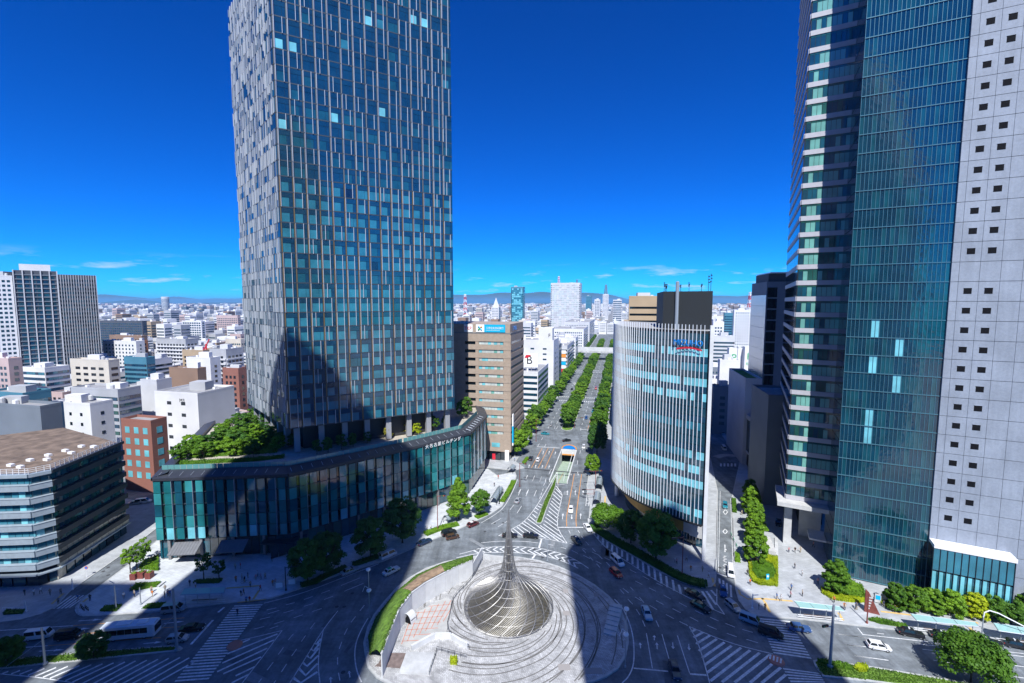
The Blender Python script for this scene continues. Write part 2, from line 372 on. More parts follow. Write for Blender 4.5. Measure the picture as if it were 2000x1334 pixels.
for k, (s0, s1) in enumerate(((243.5, 318), (336, 455), (470, 620), (640, 800))):
    c = -27.2; pts = [(s0, c), (s0+2, c-2.6), (s0+5, c-3.2), (s1-5, c-3.2), (s1, c), (s1-5, c+3.2), (s0+5, c+3.2), (s0+2, c+2.6)]
    paved('avenue_median', [S2W(*p) for p in pts], 'grass', kerb=.3)
# ------------------------------------------------------------ glass and cladding
glass('pane_deep', (.012, .055, .085)); glass('pane_blue', (.006, .045, .095)); glass('pane_teal', (.011, .082, .125))
glass('pane_blind', (.028, .17, .24), rough=.12); glass('pane_bright', (.17, .52, .6), rough=.12); glass('pane_spandrel', (.008, .045, .085), rough=.1)
glass('pane_green', (.02, .09, .075)); glass('pane_room', (.006, .012, .018)); glass('pane_blind_green', (.16, .40, .35), rough=.15)
mat('pilaster_grey', (.16, .17, .19), .5, .2); glass('pod_teal', (.016, .15, .165)); glass('pod_mid', (.04, .26, .28)); mat('gold', (.19, .13, .065), .45, .3); mat('fin_pale', (.74, .78, .84), .4); mat('fin_white', (.56, .6, .66), .35, .2); mat('fin_silver', (.45, .5, .57), .3, .5)
mat('mullion', (.03, .045, .06), .4, .4); mat('slab_edge', (.035, .05, .07), .5)
mat('granite', (.27, .305, .365), .65, var=.07, vscale=2.2); mat('granite_joint', (.1, .11, .13), .8)
mat('roof_metal', (.05, .055, .07), .45, .3, var=.15, vscale=.5); mat('roof_grey', (.3, .3, .31), .9, var=.2, vscale=.4)
mat('core_dark', (.03, .032, .036), .6); mat('column_grey', (.3, .31, .33), .6)
mat('deck', (.42, .38, .32), .85, var=.2, vscale=.8)

def prism_thing(root, pts, z0, z1, name, m, top=None):
    return MB().prism(pts, z0, z1, 0, 1 if top else None).build(name, [m, top] if top else m, root, world=True)

# ------------------------------------------------------------ glass office tower with its lower block
TC = (-68.0, 136.0); TR = (-20.8, 162.2); TL = (-100.6, 171.0); TB = (-53.4, 197.0)
ZB, ZT, NF = 31.5, 173.0, 32
FH = (ZT - ZB) / NF
tower = thing('glass_tower', 'tall blue glass office tower with staggered white fins above the planted terrace', 'tower', (-60, 165, 0))
prism_thing(tower, [TC, TR, TB, TL], ZB, ZT, 'core', 'mullion', 'roof_grey')
fr = Face(TC, TR, 1); fl = Face(TL, TC, 1)
pan, fins, gold, slabs = [], [], [], []
NB = 15; bw = fr.len / NB
rr = random.Random(3)
for k in range(NF):
    z = ZB + k*FH; blind_row = rr.random()
    mech = k in (10,)
    for b in range(NB):
        a = b*bw
        # a sunk gold pilaster, a broad pane, a narrow pane, a spandrel strip above
        gold.append((fr, a+.12, a+.4, z+.1, z+FH-.12, .03, .12, 'gold' if k < 17 else 'pilaster_grey'))
        low = k < 17
        q = rr.random()
        run = math.sin(b*.9 + k*2.3) + math.sin(b*.37 + k*5.1)
        if mech: ma = 'pane_teal'
        elif low: ma = 'pane_blind' if q < .9 else 'pane_teal'
        elif k < 22: ma = 'pane_teal' if run > -.4 else 'pane_blue'
        else: ma = 'pane_blind' if run > 1.5 else ('pane_blue' if q < .85 else 'pane_teal')
        if run > 1.72 and k > 18: ma = 'pane_bright'
        if low and rr.random() < .02: ma = 'pane_room'
        mb_ = 'pane_blue' if rr.random() < .8 else ma
        top = z + FH*.62
        pan.append((fr, a+.52, a+bw*.72, z+.22, top, .03, .09, ma))
        pan.append((fr, a+bw*.72+.07, a+bw-.04, z+.22, top, .03, .09, mb_))
        pan.append((fr, a+.48, a+bw-.04, top+.1, z+FH-.15, .03, .1, 'pane_spandrel' if rr.random() < .6 else 'pane_blue'))
        h = FH * (1 if rr.random() < .8 else .98)
        if rr.random() < .82: fins.append((fr, a+.42, a+.54, z+.02, z+h, .03, .42, 'fin_white' if rr.random() < .5 else 'fin_silver'))
        if rr.random() < .55:
            u = a + bw*.72 - .03; fins.append((fr, u, u+.12, z+.02, z+h, .1, .45, 'fin_white'))
        elif rr.random() < .3:
            u = a + bw*.4; fins.append((fr, u, u+.12, z+.02, z+h, .1, .45, 'fin_white'))
    slabs.append((fr, 0, fr.len, z-.12, z+.2, .02, .14, 'slab_edge')); slabs.append((fl, 0, fl.len, z-.12, z+.2, .02, .14, 'slab_edge'))
nl = 34; lw = fl.len / nl
for k in range(NF):
    z = ZB + k*FH
    for b in range(nl):
        a = b*lw
        pan.append((fl, a+.05, a+lw-.05, z+.22, z+FH-.14, .03, .08, rr.choice(['pane_blue', 'pane_deep', 'pane_blue', 'pane_teal'])))
        if rr.random() < .86:
            u = a + rr.uniform(.1, .35); fins.append((fl, u, u+.16, z+.02+rr.choice((0, 0, FH*.45)), z+FH, .1, .1+rr.choice((.14, .2, .3)), rr.choice(('fin_white', 'fin_white', 'fin_silver'))))
        if rr.random() < .35:
            u = a + rr.uniform(.7, 1.0); fins.append((fl, u, u+.12, z+.02, z+FH*rr.choice((1, .55)), .1, .24, 'fin_silver'))
panels('glass_pane', tower, pan, 300, 'upper_glass_panes'); panels('fin', tower, fins, 300, 'upper_fins')
panels('pilaster', tower, gold, 300, 'upper_pilasters'); panels('slab_edge', tower, slabs, 300)
cxy = lerp(lerp(TC, TR, .5), lerp(TL, TB, .5), .5)
inner = [lerp(p, cxy, .2) for p in (TC, TR, TB, TL)]
prism_thing(tower, inner, 23.4, ZB, 'lobby_wall', 'core_dark')
for f, n in ((fr, 8), (fl, 7)):
    for i in range(n):
        a = 2.2 + (f.len - 4.4) * i / (n-1)
        if f is fl and i == n-1: continue
        p = f.at(a, -2.2); MB().cbox(p[0], p[1], 23.4, 1.7, 1.7, ZB-23.4, math.atan2(f.d[1], f.d[0])).build('column', 'column_grey', tower, world=True)
    it = [(f, 8+i*2.2, 8+i*2.2+2.1, 23.8, 28, -8.2, -8.1, 'pane_deep') for i in range(int((f.len-16)/2.2))]
    panels('lobby_glass', tower, it)

ZP = 22.5
PF = [G(299, 939, ZP), G(563, 930, ZP), G(680, 905, ZP), G(800, 878, ZP), G(919, 848, ZP), G(950, 815, ZP)]
PBK = [(-14, 205), (-58, 215), (-118, 172)]
pod = thing('podium_building', 'low glass fronted block with planted roof terrace below the glass tower', 'building', (-60, 150, 0))
inset = [lerp(p, (-60, 165), .035) for p in PF + PBK]
prism_thing(pod, inset, .15, ZP+.6, 'wall', 'core_dark', 'deck')
rr = random.Random(5); gl, dk, mu = [], [], []
segs = [(PBK[2], PF[0])] + list(zip(PF[:-1], PF[1:]))
for si, (p, q) in enumerate(segs):
    f = Face(p, q, 1); n = max(1, round(f.len / 2.75)); wdt = f.len / n
    for b in range(n):
        a = b*wdt
        for k in range(5):
            z0 = 6 + k*3.25
            gm = rr.choice(['pod_teal', 'pod_teal', 'pod_mid', 'pane_teal'] if k != 0 else ['pod_mid', 'pod_teal', 'pod_mid', 'pane_bright'])
            gl.append((f, a+.06, a+wdt*.7, z0+.12, z0+3.2, -.1, .28, gm) if si != 5 else (f, a+.06, a+wdt*.8, z0+.1, z0+3.2, -.2, .1, gm))
            dk.append((f, a+wdt*.74, a+wdt-.06, z0+.2, z0+3.05, -.5, -.3, rr.choice(['pane_room', 'pane_deep', 'pane_room', 'pane_green'])))
        mu.append((f, a+wdt*.7, a+wdt*.735, 6, 22.4, -.3, .34, 'fin_silver' if b % 2 else 'mullion'))
    for k in range(6): mu.append((f, 0, f.len, 5.9+k*3.25, 6.12+k*3.25, -.5, .02, 'slab_edge'))
    gn = max(1, round(f.len / 2.2)); gw = f.len / gn
    for b in range(gn):
        dk.append((f, b*gw+.08, b*gw+gw-.08, .4, 5.4, -.9, -.8, rr.choice(['pane_room', 'pane_deep', 'pane_green', 'pane_room', 'pane_teal'])))
panels('glass_panel', pod, gl); panels('window', pod, dk, 300); panels('mullion', pod, mu)
# sloping dark metal roof edge with small ribs
mb = MB(); hub = (-60, 172)
e0 = [PBK[2]] + PF + [PBK[0]]
for a, b in zip(e0[:-1], e0[1:]):
    d = norm2(sub(b, a)); nn = (d[1], -d[0])
    A0 = (a[0]+nn[0]*.5, a[1]+nn[1]*.5); B0 = (b[0]+nn[0]*.5, b[1]+nn[1]*.5)
    A1 = (a[0]-nn[0]*3.2, a[1]-nn[1]*3.2); B1 = (b[0]-nn[0]*3.2, b[1]-nn[1]*3.2)
    mb.poly([(*A0, ZP), (*B0, ZP), (*B0, ZP+.75), (*A0, ZP+.75)]); mb.poly([(*A0, ZP+.75), (*B0, ZP+.75), (*B1, ZP+1.8), (*A1, ZP+1.8)])
    mb.poly([(*A1, ZP+1.8), (*B1, ZP+1.8), (*B1, ZP+.2), (*A1, ZP+.2)]); mb.poly([(*A0, ZP), (*A1, ZP), (*B1, ZP), (*B0, ZP)])
mb.build('roof_edge', 'roof_metal', pod, world=True)
for a, b in list(zip(PF[:-1], PF[1:])):
    f = Face(a, b, 1); n = int(f.len / 2.75)
    for i in range(n):
        p = f.pt(i*2.75+1, ZP+1.05, -.3); q = f.pt(i*2.75+1.0, ZP+1.55, -2.0)
        MB().tube([p, q], .07, 4).build('snow_rib', 'fin_silver', pod, world=True)
    # glass rail behind the roof edge
    it = [(f, i*1.6, i*1.6+1.52, ZP+1.0, ZP+2.9, -3.75, -3.71, 'rail_glass') for i in range(int(f.len/1.6))]
    mat('rail_glass', (.12, .3, .3), .08)
    panels('rail_pane', pod, it)
# awnings and entrance at street level
f0 = Face(PF[0], PF[1], 1)
mat('awning', (.17, .175, .19), .55, .2, var=.1)
for a0, a1, lab in ((4.5, 11.5, None), (16.5, 23.5, None)):
    aw = MB(); p = [f0.pt(a0, 5.2, .1), f0.pt(a1, 5.2, .1), f0.pt(a1, 3.5, 3.6), f0.pt(a0, 3.5, 3.6)]
    aw.poly(p); aw.poly([(x, y, z-.18) for x, y, z in p][::-1])
    for i in range(4):
        u, v = p[i], p[(i+1) % 4]; aw.poly([u, v, (v[0], v[1], v[2]-.18), (u[0], u[1], u[2]-.18)])
    n = 9
    for i in range(n+1):
        a = a0 + (a1-a0)*i/n; aw.tube([f0.pt(a, 5.24, .1), f0.pt(a, 3.54, 3.6)], .05, 4)
    aw.build('awning', 'awning', pod, world=True)
f1 = Face(PF[1], PF[2], 1)
it = [(f1, -5+i*1.9, -5+i*1.9+1.75, .3, 4.4, -.7, -.55, 'pane_room') for i in range(5)]
panels('entrance_door', pod, it)
MB().obox(f0.pt(f0.len-7, 4.6, .3), (f0.d[0]*9, f0.d[1]*9, 0), (f0.n[0]*2.4, f0.n[1]*2.4, 0), (0, 0, .35)).build('entrance_canopy', 'dark_metal', pod, world=True)
# ground wall returns that carry the terrace slab visually: light stone piers along the shop front
for p, q in segs[1:5]:
    f = Face(p, q, 1); n = int(f.len / 8.2)
    panels('pier', pod, [(f, i*8.2+2.4, i*8.2+3.1, .15, 6, -.75, -.2, 'concrete_dark') for i in range(n)])

def lettering(parent, text, face, a, z, size, m, d=.1, align='LEFT', ext=.04, font=None, spacing=1.0, name='lettering', bend=1.0):
    cu = bpy.data.curves.new(name, 'FONT'); cu.body = text; cu.size = size; cu.extrude = ext; cu.align_x = align; cu.space_character = spacing
    t = bpy.data.objects.new('tmp', cu); col.objects.link(t)
    dg = bpy.context.evaluated_depsgraph_get(); me = bpy.data.meshes.new_from_object(t.evaluated_get(dg))
    bpy.data.objects.remove(t); bpy.data.curves.remove(cu)
    me.materials.clear(); me.materials.append(MATS[m])
    o = link(name, me, parent); p = face.pt(a, z, d)
    M = Matrix(((face.d[0], 0, face.n[0], 0), (face.d[1], 0, face.n[1], 0), (0, 1, 0, 0), (0, 0, 0, 1)))
    pl = parent.location if parent.parent is None else parent.parent.location + parent.location
    o.matrix_basis = Matrix.Translation(Vector(p) - pl) @ M @ Matrix.Diagonal((bend, 1, 1, 1))
    return o
mat('sign_white', (.85, .85, .85), .5); mat('sign_blue', (.0, .2, .62), .5); mat('sign_cyan', (.0, .42, .72), .5); mat('sign_red', (.62, .02, .04), .5)
mat('sign_green', (.02, .35, .12), .5); mat('sign_black', (.02, .02, .02), .5); mat('sign_orange', (.8, .3, .05), .5)
fs = Face(PF[3], PF[4], 1)
lettering(pod, '大名古屋ビルヂング', fs, 5.5, ZP-.85, 1.45, 'sign_white', .62, spacing=1.28)

# ------------------------------------------------------------ brown bank building with ribbon windows
glass('pane_pale', (.5, .56, .55), rough=.2); mat('bank_tile', (.37, .295, .235), .75, var=.1, vscale=.8); mat('bank_joint', (.2, .14, .1), .8)
BC = W2S(G(997, 901)); bH = 60.5
bank = thing('bank_building', 'brown tiled bank building with ribbon windows and blue rooftop signs', 'building', (*S2W(*BC), 0))
bp = [S2W(BC[0], BC[1]), S2W(BC[0]+27, BC[1]), S2W(BC[0]+27, BC[1]-42), S2W(BC[0], BC[1]-42)]
prism_thing(bank, [lerp(p, S2W(BC[0]+13, BC[1]-20), .03) for p in bp], .15, bH-4, 'wall', 'pane_room', 'roof_grey')
ff = Face(bp[3], bp[0], 1); fsd = Face(bp[0], bp[1], 1)
nfl = 12; z0 = 9.6; fh = (bH - 7.6 - z0) / nfl
bands, wins, piers = [], [], []
rr = random.Random(11)
for k in range(nfl+1):
    z = z0 + k*fh
    top = z + fh*.6 if k < nfl else bH - 4.2
    zb0 = z - .02 if k else .15 + 4
    for f in (ff, fsd):
        bands.append((f, 0 if f is ff else .02, f.len, zb0, top, -.6, .22, 'bank_tile'))
    if k < nfl:
        zz0, zz1 = z + fh*.6, z + fh - .02
        for i in range(8): wins.append((ff, 27.8+i*1.37, 27.8+i*1.37+1.3, zz0+.05, zz1, -.4, -.12, rr.choice(['pane_pale', 'pane_pale', 'pane_pale', 'pane_bright', 'pane_blind_green'])))
        for i in range(4): wins.append((ff, 21.5+i*1.15, 21.5+i*1.15+1.1, zz0+.05, zz1, -.5, -.3, 'pane_room'))
        for i in range(10): wins.append((fsd, 1.6+i*2.4, 1.6+i*2.4+2.3, zz0+.05, zz1, -.5, -.3, rr.choice(['pane_deep', 'pane_teal', 'pane_green', 'pane_blue'])))
        for a0, a1 in ((0, 21.3), (26.2, 27.7), (38.9, ff.len)): piers.append((ff, a0, a1, zz0, zz1+.02, -.6, .12, 'bank_tile'))
        for a0, a1 in ((0.02, 1.4), (25.8, 27)): piers.append((fsd, a0, a1, zz0, zz1+.02, -.6, .12, 'bank_tile'))
panels('spandrel', bank, bands); panels('window', bank, wins); panels('pier', bank, piers)
pr = [S2W(BC[0]-.3, BC[1]+.3), S2W(BC[0]+27.3, BC[1]+.3), S2W(BC[0]+27.3, BC[1]-42.3), S2W(BC[0]-.3, BC[1]-42.3)]
MB().prism(pr, bH-4.2, bH-3.7).build('ledge', 'concrete_dark', bank, world=True)
MB().prism([lerp(p, S2W(BC[0]+13, BC[1]-20), .02) for p in pr], bH-3.7, bH).build('parapet', 'bank_tile', bank, world=True)
for a0, a1, m, nm in ((26.6, 30.4, 'sign_white', 'sign_board'), (21.1, 25.1, 'sign_white', 'sign_board'), (30.4, 39.8, 'sign_cyan', 'sign_board')):
    panels(nm, bank, [(ff, a0, a1, bH-3.55, bH-.2, .35, .5, m)])
lettering(bank, 'TKP', ff, 21.3, bH-2.7, 2.2, 'sign_red', .52, bend=.85); 
lettering(bank, '三井住友信託銀行', ff, 31.2, bH-2.1, 1.1, 'sign_white', .52, bend=.9); lettering(bank, 'SUMITOMO MITSUI TRUST BANK', ff, 31.2, bH-2.9, .42, 'sign_white', .52)
for i in range(4):
    a = math.pi/4 + i*math.pi/2; c = ff.pt(28.5, bH-1.85, .53)
    MB().tube([c, (c[0]+ff.d[0]*math.cos(a)*1.05, c[1]+ff.d[1]*math.cos(a)*1.05, c[2]+math.sin(a)*1.05)], [.22, .4], 6).build('emblem_petal', ['sign_orange', 'sign_cyan', 'sign_green', 'sign_cyan'][i], bank, world=True)
lettering(bank, '三井住友', fsd, 2.5, bH-2.8, 2.2, 'sign_blue', .3)
for i in range(22): MB().tube([ff.pt(3+i*1.8, bH, -.3), ff.pt(3+i*1.8, bH+1.1, -.3)], .04, 4).build('rail_post', 'steel', bank, world=True)
MB().tube([ff.pt(2, bH+1.1, -.3), ff.pt(41, bH+1.1, -.3)], .05, 4).build('rail', 'steel', bank, world=True)
# white and blue blade sign at the corner, recessed corner entrance
pc = fsd.at(1.2, .9); MB().cbox(pc[0], pc[1], 7, .5, 1.5, 14, -STA).build('blade_sign', 'sign_white', bank, world=True)
MB().cbox(pc[0], pc[1], 8.2, .56, 1.56, 7.5, -STA).build('blade_sign_panel', 'sign_cyan', bank, world=True)
panels('entrance', bank, [(ff, ff.len-9, ff.len-4.5, .2, 3.6, .16, .3, 'pane_room'), (ff, ff.len-2.4, ff.len-.6, .15, 5, .26, .5, 'sign_white'), (ff, ff.len-8.2, ff.len-6.8, .4, 3, .32, .38, 'sign_red'), (ff, ff.len-16, ff.len-12, .2, 3.4, .16, .3, 'pane_deep'), (ff, ff.len-8.5, ff.len-4.8, 6.1, 8, .24, .3, 'pane_bright')])

# ------------------------------------------------------------ curved bank tower with white vertical fins
ZM0, ZM1 = 10.0, 63.0
cpx = [(1196, 915), (1193.5, 929), (1201.6, 943.6), (1220.8, 961.6), (1244.8, 976), (1266, 986), (1288, 995), (1312, 1004.5), (1336, 1014), (1356, 1020.5), (1374.3, 1026)]
cur = [G(u, v, ZM0) for u, v in cpx]
mz = thing('curved_bank_tower', 'curved glass office block with white vertical fins and blue rooftop name', 'building', (60, 150, 0))
mrc = cur[-1]; mlc = cur[0]
mlb = (mlc[0]+ES[0]*26, mlc[1]+ES[1]*26); mrb = (mrc[0]+ES[0]*44+EL[0]*1.5, mrc[1]+ES[1]*44+EL[1]*1.5)
# resample the curve in even steps
def resample(pts, step):
    out_ = [pts[0]]; acc = 0
    for a, b in zip(pts[:-1], pts[1:]):
        d = math.hypot(*sub(b, a)); u = step - acc
        while u <= d: out_.append(lerp(a, b, u/d)); u += step
        acc = (d - (u - step)) if d else acc
    return out_
def smooth2(pts, n=2):
    for _ in range(n):
        q = [pts[0]]
        for a, b in zip(pts[:-1], pts[1:]): q += [lerp(a, b, .25), lerp(a, b, .75)]
        pts = q + [pts[-1]]
    return pts
full = [mlb] + smooth2(cur, 3)
even = resample(full, 1.02)
foot = even + [mrc, mrb]
cm = (72, 160)
prism_thing(mz, [lerp(p, cm, .015) for p in foot], ZM0, ZM1-.6, 'core', 'core_dark', 'roof_grey')
rr = random.Random(9); nfl = 13; fh = (ZM1 - 1.2 - ZM0) / nfl
pn, fn = [], []
for i, (a, b) in enumerate(zip(even[:-1], even[1:])):
    f = Face(a, b, 1)
    for k in range(nfl):
        z = ZM0 + k*fh
        q = rr.random(); run = math.sin(i*.06 + k*1.9) + math.sin(i*.03+k*4.1)
        if k in (2, 3, 4, 0, 8, 9, 10, 11): m = 'pane_bright' if run > -1.2 else 'pane_blind'
        elif k in (1, 7): m = 'pane_bright' if run > .7 else 'pane_deep'
        else: m = 'pane_deep' if run < 1.0 else 'pane_blind'
        if k == 12: m = 'pane_deep'
        pn.append((f, .04, f.len-.04, z+1.75, z+fh-.1, .04, .1, m if q > .12 else 'pane_deep'))
        pn.append((f, .02, f.len-.02, z+.05, z+1.65, .03, .08, 'pane_spandrel' if k % 2 else 'pane_deep'))
for i in range(0, len(even)-1):
    f = Face(even[i], even[i+1], 1); fn.append((f, 0, .1, ZM0-.3, ZM1+1.0, .08, .3, 'fin_pale'))
panels('glass_pane', mz, pn, 300, 'shaded_glass_panes'); panels('fin', mz, fn)
fright = Face(mrc, mrb, 1)
pn = []
for k in range(nfl):
    for b in range(14):
        pn.append((fright, 1.5+b*3, 1.5+b*3+2.9, ZM0+k*fh+1.6, ZM0+k*fh+fh-.1, .03, .1, rr.choice(['pane_deep', 'pane_blue', 'pane_room'])))
panels('side_window', mz, pn, 300)
MB().cbox(mrc[0]+.35, mrc[1]+.2, .15, .9, .9, ZM1+.8, -STA).build('corner_wall', 'white_wall', mz, world=True)
ring = MB()
for a, b in zip(even[:-1], even[1:]):
    f = Face(a, b, 1)
    ring.obox(f.pt(-.02, ZM0-.55, -2.5), (f.d[0]*(f.len+.04), f.d[1]*(f.len+.04), 0), (f.n[0]*2.9, f.n[1]*2.9, 0), (0, 0, .5))
ring.build('soffit_edge', 'dark_metal', mz, world=True)
# ground floor: golden wall, glass shop corner, white columns
gi = [lerp(p, cm, .14) for p in even]
gw = MB(); gy = []
for i, (a, b) in enumerate(zip(gi[:-1], gi[1:])):
    u = i / len(gi); f = Face(a, b, 1)
    if u < .42: gy.append((f, .05, f.len-.05, .2, ZM0-.6, 0, .1, 'pane_room'))
    else:
        gy.append((f, 0, f.len, 3.4 if u < .93 else 3.0, 7.3, .25, .6, 'wall_gold' if u < .9 else 'concrete')); gy.append((f, 0, f.len, 7.3, ZM0-.6, .2, .55, 'concrete'))
        gy.append((f, .05, f.len-.05, .2, 3.4, 0, .1, rr.choice(['pane_room', 'pane_deep'])))
mat('wall_gold', (.5, .29, .07), .5, .2, var=.15, vscale=.6)
panels('shop_front', mz, gy)
for i in (3, 9, 15, 20, 26):
    if i < len(even):
        p = lerp(even[i], cm, .05); MB().lathe([(.75, .15), (.75, ZM0)], 14, p).build('column', 'white_metal', mz, world=True, smooth=False)
prism_thing(mz, [lerp(p, cm, .25) for p in foot], .15, ZM0, 'ground_core', 'core_dark')
# rooftop: dark louvred plant room, pole, aerials, planted edge, name
pr0 = [lerp(p, cm, .34) for p in foot if W2S(p)[1] > 8] 
pr0 = [S2W(137, 12), S2W(160, 12), S2W(160, 25), S2W(134, 24.6)]
mat('louvre_black', (.012, .016, .02), .7)
prism_thing(mz, pr0, ZM1-.6, 73.0, 'plant_room', 'louvre_black')
for zz in range(9): 
    pass
pp = S2W(135.6, 15.6); MB().lathe([(.5, ZM1-.6), (.5, 75.6), (.2, 75.8)], 10, pp).build('roof_pole', 'pole_grey', mz, world=True)
rr = random.Random(2)
for s_, l_, h in ((142, 13, 3), (146, 13, 4.2), (150, 14, 3.4), (140, 17, 2.5), (138, 19, 3.5), (136, 22, 2.6), (135, 23.6, 6.5), (135, 24.2, 7.2), (150, 14, 2.5)):
    p = S2W(s_, l_); h *= .6; m = MB().tube([(*p, 73), (*p, 73.5+h)], .07, 5)
    for j in range(3): m.cbox(p[0]+rr.uniform(-.2, .2), p[1], 73.5+h*(.45+.2*j), .2, .45, .25, rr.random())
    m.build('aerial', 'dark_metal', mz, world=True)
hm = MB()
fi = [i for i in range(len(even)) if 8 < i < len(even)-14][-1]
def pxx(q, z): return 1000 + FPX*q[0]/(q[1]*CP - (z-CAMH)*SP)
sa = min(range(len(even)), key=lambda i: abs(pxx(even[i], 58)-1321)); sb = min(range(len(even)), key=lambda i: abs(pxx(even[i], 58)-1372))
fa = Face(even[sa], even[sb], 1)
o = lettering(mz, 'MIZUHO', fa, 0, ZM1-4.6, 2.2, 'sign_blue', .95, ext=.1)
o.matrix_basis = o.matrix_basis @ Matrix.Diagonal((fa.len/max(.1, o.dimensions.x if o.dimensions.x else 8), 1, 1, 1)) if False else o.matrix_basis
wx = max(v.co.x for v in o.data.vertices); o.matrix_basis = o.matrix_basis @ Matrix.Diagonal((fa.len/wx, 1, 1, 1))
sw = MB()
for j in range(12):
    a0, a1 = fa.len*(.12+.08*j*.9), fa.len*(.12+.08*(j+1)*.9); z_ = lambda a: ZM1-5.9 + .5*math.sin((a/fa.len-.12)/.88*math.pi)
    sw.poly([fa.pt(a0, z_(a0), .97), fa.pt(a1, z_(a1), .97), fa.pt(a1, z_(a1)+.45, .97), fa.pt(a0, z_(a0)+.45, .97)])
sw.build('name_underline', 'sign_red', mz, world=True)
# ------------------------------------------------------------ right hand tower: banded wing, glass lift box, stone slab
D1 = (-math.sin(rad(62.5)), math.cos(rad(62.5)))            # along the front towards the left and back
D2 = (-D1[0], -D1[1]); D3 = (math.sin(rad(27.5)), math.cos(rad(27.5)))   # to the right and front; straight back
def mv(p, d, k): return (p[0]+d[0]*k, p[1]+d[1]*k)
MT = 190.0
mid = thing('skyscraper', 'very tall tower with banded wing, teal glass lift shaft and pale stone slab at right', 'tower', (95, 120, 0))
gc = (82.5, 112.0); gr = mv(gc, D2, 18.3)
bl = (79.0, 127.0); br = mv(bl, D2, 11.5); FM = 4.36
prism_thing(mid, [gc, gr, mv(gr, D3, 14), mv(gc, D3, 14)], .15, MT, 'lift_core', 'pane_deep')
prism_thing(mid, [bl, br, mv(br, D3, 44), mv(bl, D3, 44)], 13.5, MT, 'wing_core', 'core_dark')
fg = Face(gc, gr, 1); fgs = Face(mv(gc, D3, 14), gc, 1); fb = Face(bl, br, 1); fbs = Face(mv(bl, D3, 44), bl, 1)
rr = random.Random(21); pn, ln = [], []
nz = int((MT-1)/FM); npn = 23; pw = fg.len/npn
for k in range(nz):
    z = .4 + k*FM; zb_ = ['lift_a', 'lift_b', 'lift_c']
    for b in range(npn):
        m = rr.choice(['lift_a', 'lift_b', 'lift_b', 'lift_c'])
        if (k, b // 2) in ((14, 3), (13, 6), (12, 3), (11, 6), (9, 3), (8, 3)): m = 'pane_bright'
        pn.append((fg, b*pw+.02, b*pw+pw-.03, z+.16, z+FM-.02, .03, .09, m))
    ln.append((fg, -.1, fg.len, z-.02, z+.14, .02, .3, 'fin_teal'))
    for b in range(7): pn.append((fgs, b*2+.03, b*2+1.95, z+.16, z+FM-.02, .03, .09, 'lift_b'))
for b in range(npn+1): ln.append((fg, b*pw-.05, b*pw+.03, .3, MT, .05, .2, 'fin_teal'))
glass('lift_a', (.004, .045, .075), wob=.035, wscale=.8); glass('lift_b', (.004, .035, .065), wob=.035, wscale=.8); glass('lift_c', (.007, .065, .09), wob=.035, wscale=.8)
mat('fin_teal', (.1, .24, .3), .35, .4)
panels('lift_pane', mid, pn, 300, 'upper_lift_panes'); panels('mullion', mid, ln)
bd, wp = [], []
for k in range(int((MT-14)/FM)):
    z = 13.6 + k*FM
    bd.append((fb, 0, fb.len, z, z+1.25, .02, .25, 'band_stone')); bd.append((fbs, 0, fbs.len-.02, z, z+1.25, .02, .25, 'band_stone'))
    bright = rr.random()
    for b in range(10):
        a = .15 + b*1.12
        m = rr.choice(['pane_blind_green', 'pane_blind_green', 'pane_teal']) if bright < .75 else rr.choice(['pane_green', 'pane_deep', 'pane_blind_green'])
        if b == 0: m = 'pane_deep'
        wp.append((fb, a, a+1.02, z+1.3, z+FM-.62, .03, .12, m)); wp.append((fb, a, a+1.02, z+FM-.56, z+FM-.04, .03, .11, 'pane_green'))
    for b in range(20): wp.append((fbs, b*2.2+.04, b*2.2+2.14, z+1.3, z+FM-.03, .03, .1, 'pane_room'))
mat('band_stone', (.44, .44, .48), .6, var=.05)
panels('spandrel_band', mid, bd); panels('window', mid, wp, 300, 'upper_windows')
# stone slab: separate panels with open joints and small square windows
overlay('granite', .14, .88, 1.08); overlay('granite', 1.2, .93, 1.05, (1, 1, .08))
sp = []; st0 = mv(gr, D3, -.6); fst = Face(st0, mv(st0, D2, 60), 1)
prism_thing(mid, [mv(st0, D3, .5), mv(mv(st0, D2, 60), D3, .5), mv(mv(st0, D2, 60), D3, 30), mv(st0, D3, 30)], .15, MT, 'stone_core', 'granite_joint')
cols = [0, 1.35, 4.75, 8.1, 11.5, 14.9] + [14.9+3.4*i for i in range(1, 14)]
wz = []
for k in range(nz):
    z = .4 + k*FM
    for i, (a0, a1) in enumerate(zip(cols[:-1], cols[1:])):
        sp.append((fst, a0+.03, a1-.03, z+.05, z+FM-.05, -.5, 0, 'granite'))
        if i in (1, 2) and k > 3 and k % 19 not in (17,): wz.append((fst, a0+1.0, a0+2.35, z+1.65, z+2.95, .005, .03, 'black'))
panels('stone_panel', mid, sp, 300, 'upper_stone_panels'); panels('small_window', mid, wz)
# window reveals: thin frames stand proud so that the openings read as holes
panels('window_frame', mid, [(f, a0-.04, a1+.04, z1, z1+.05, 0, .1, 'granite') for f, a0, a1, z0, z1, d0, d1, m in wz])
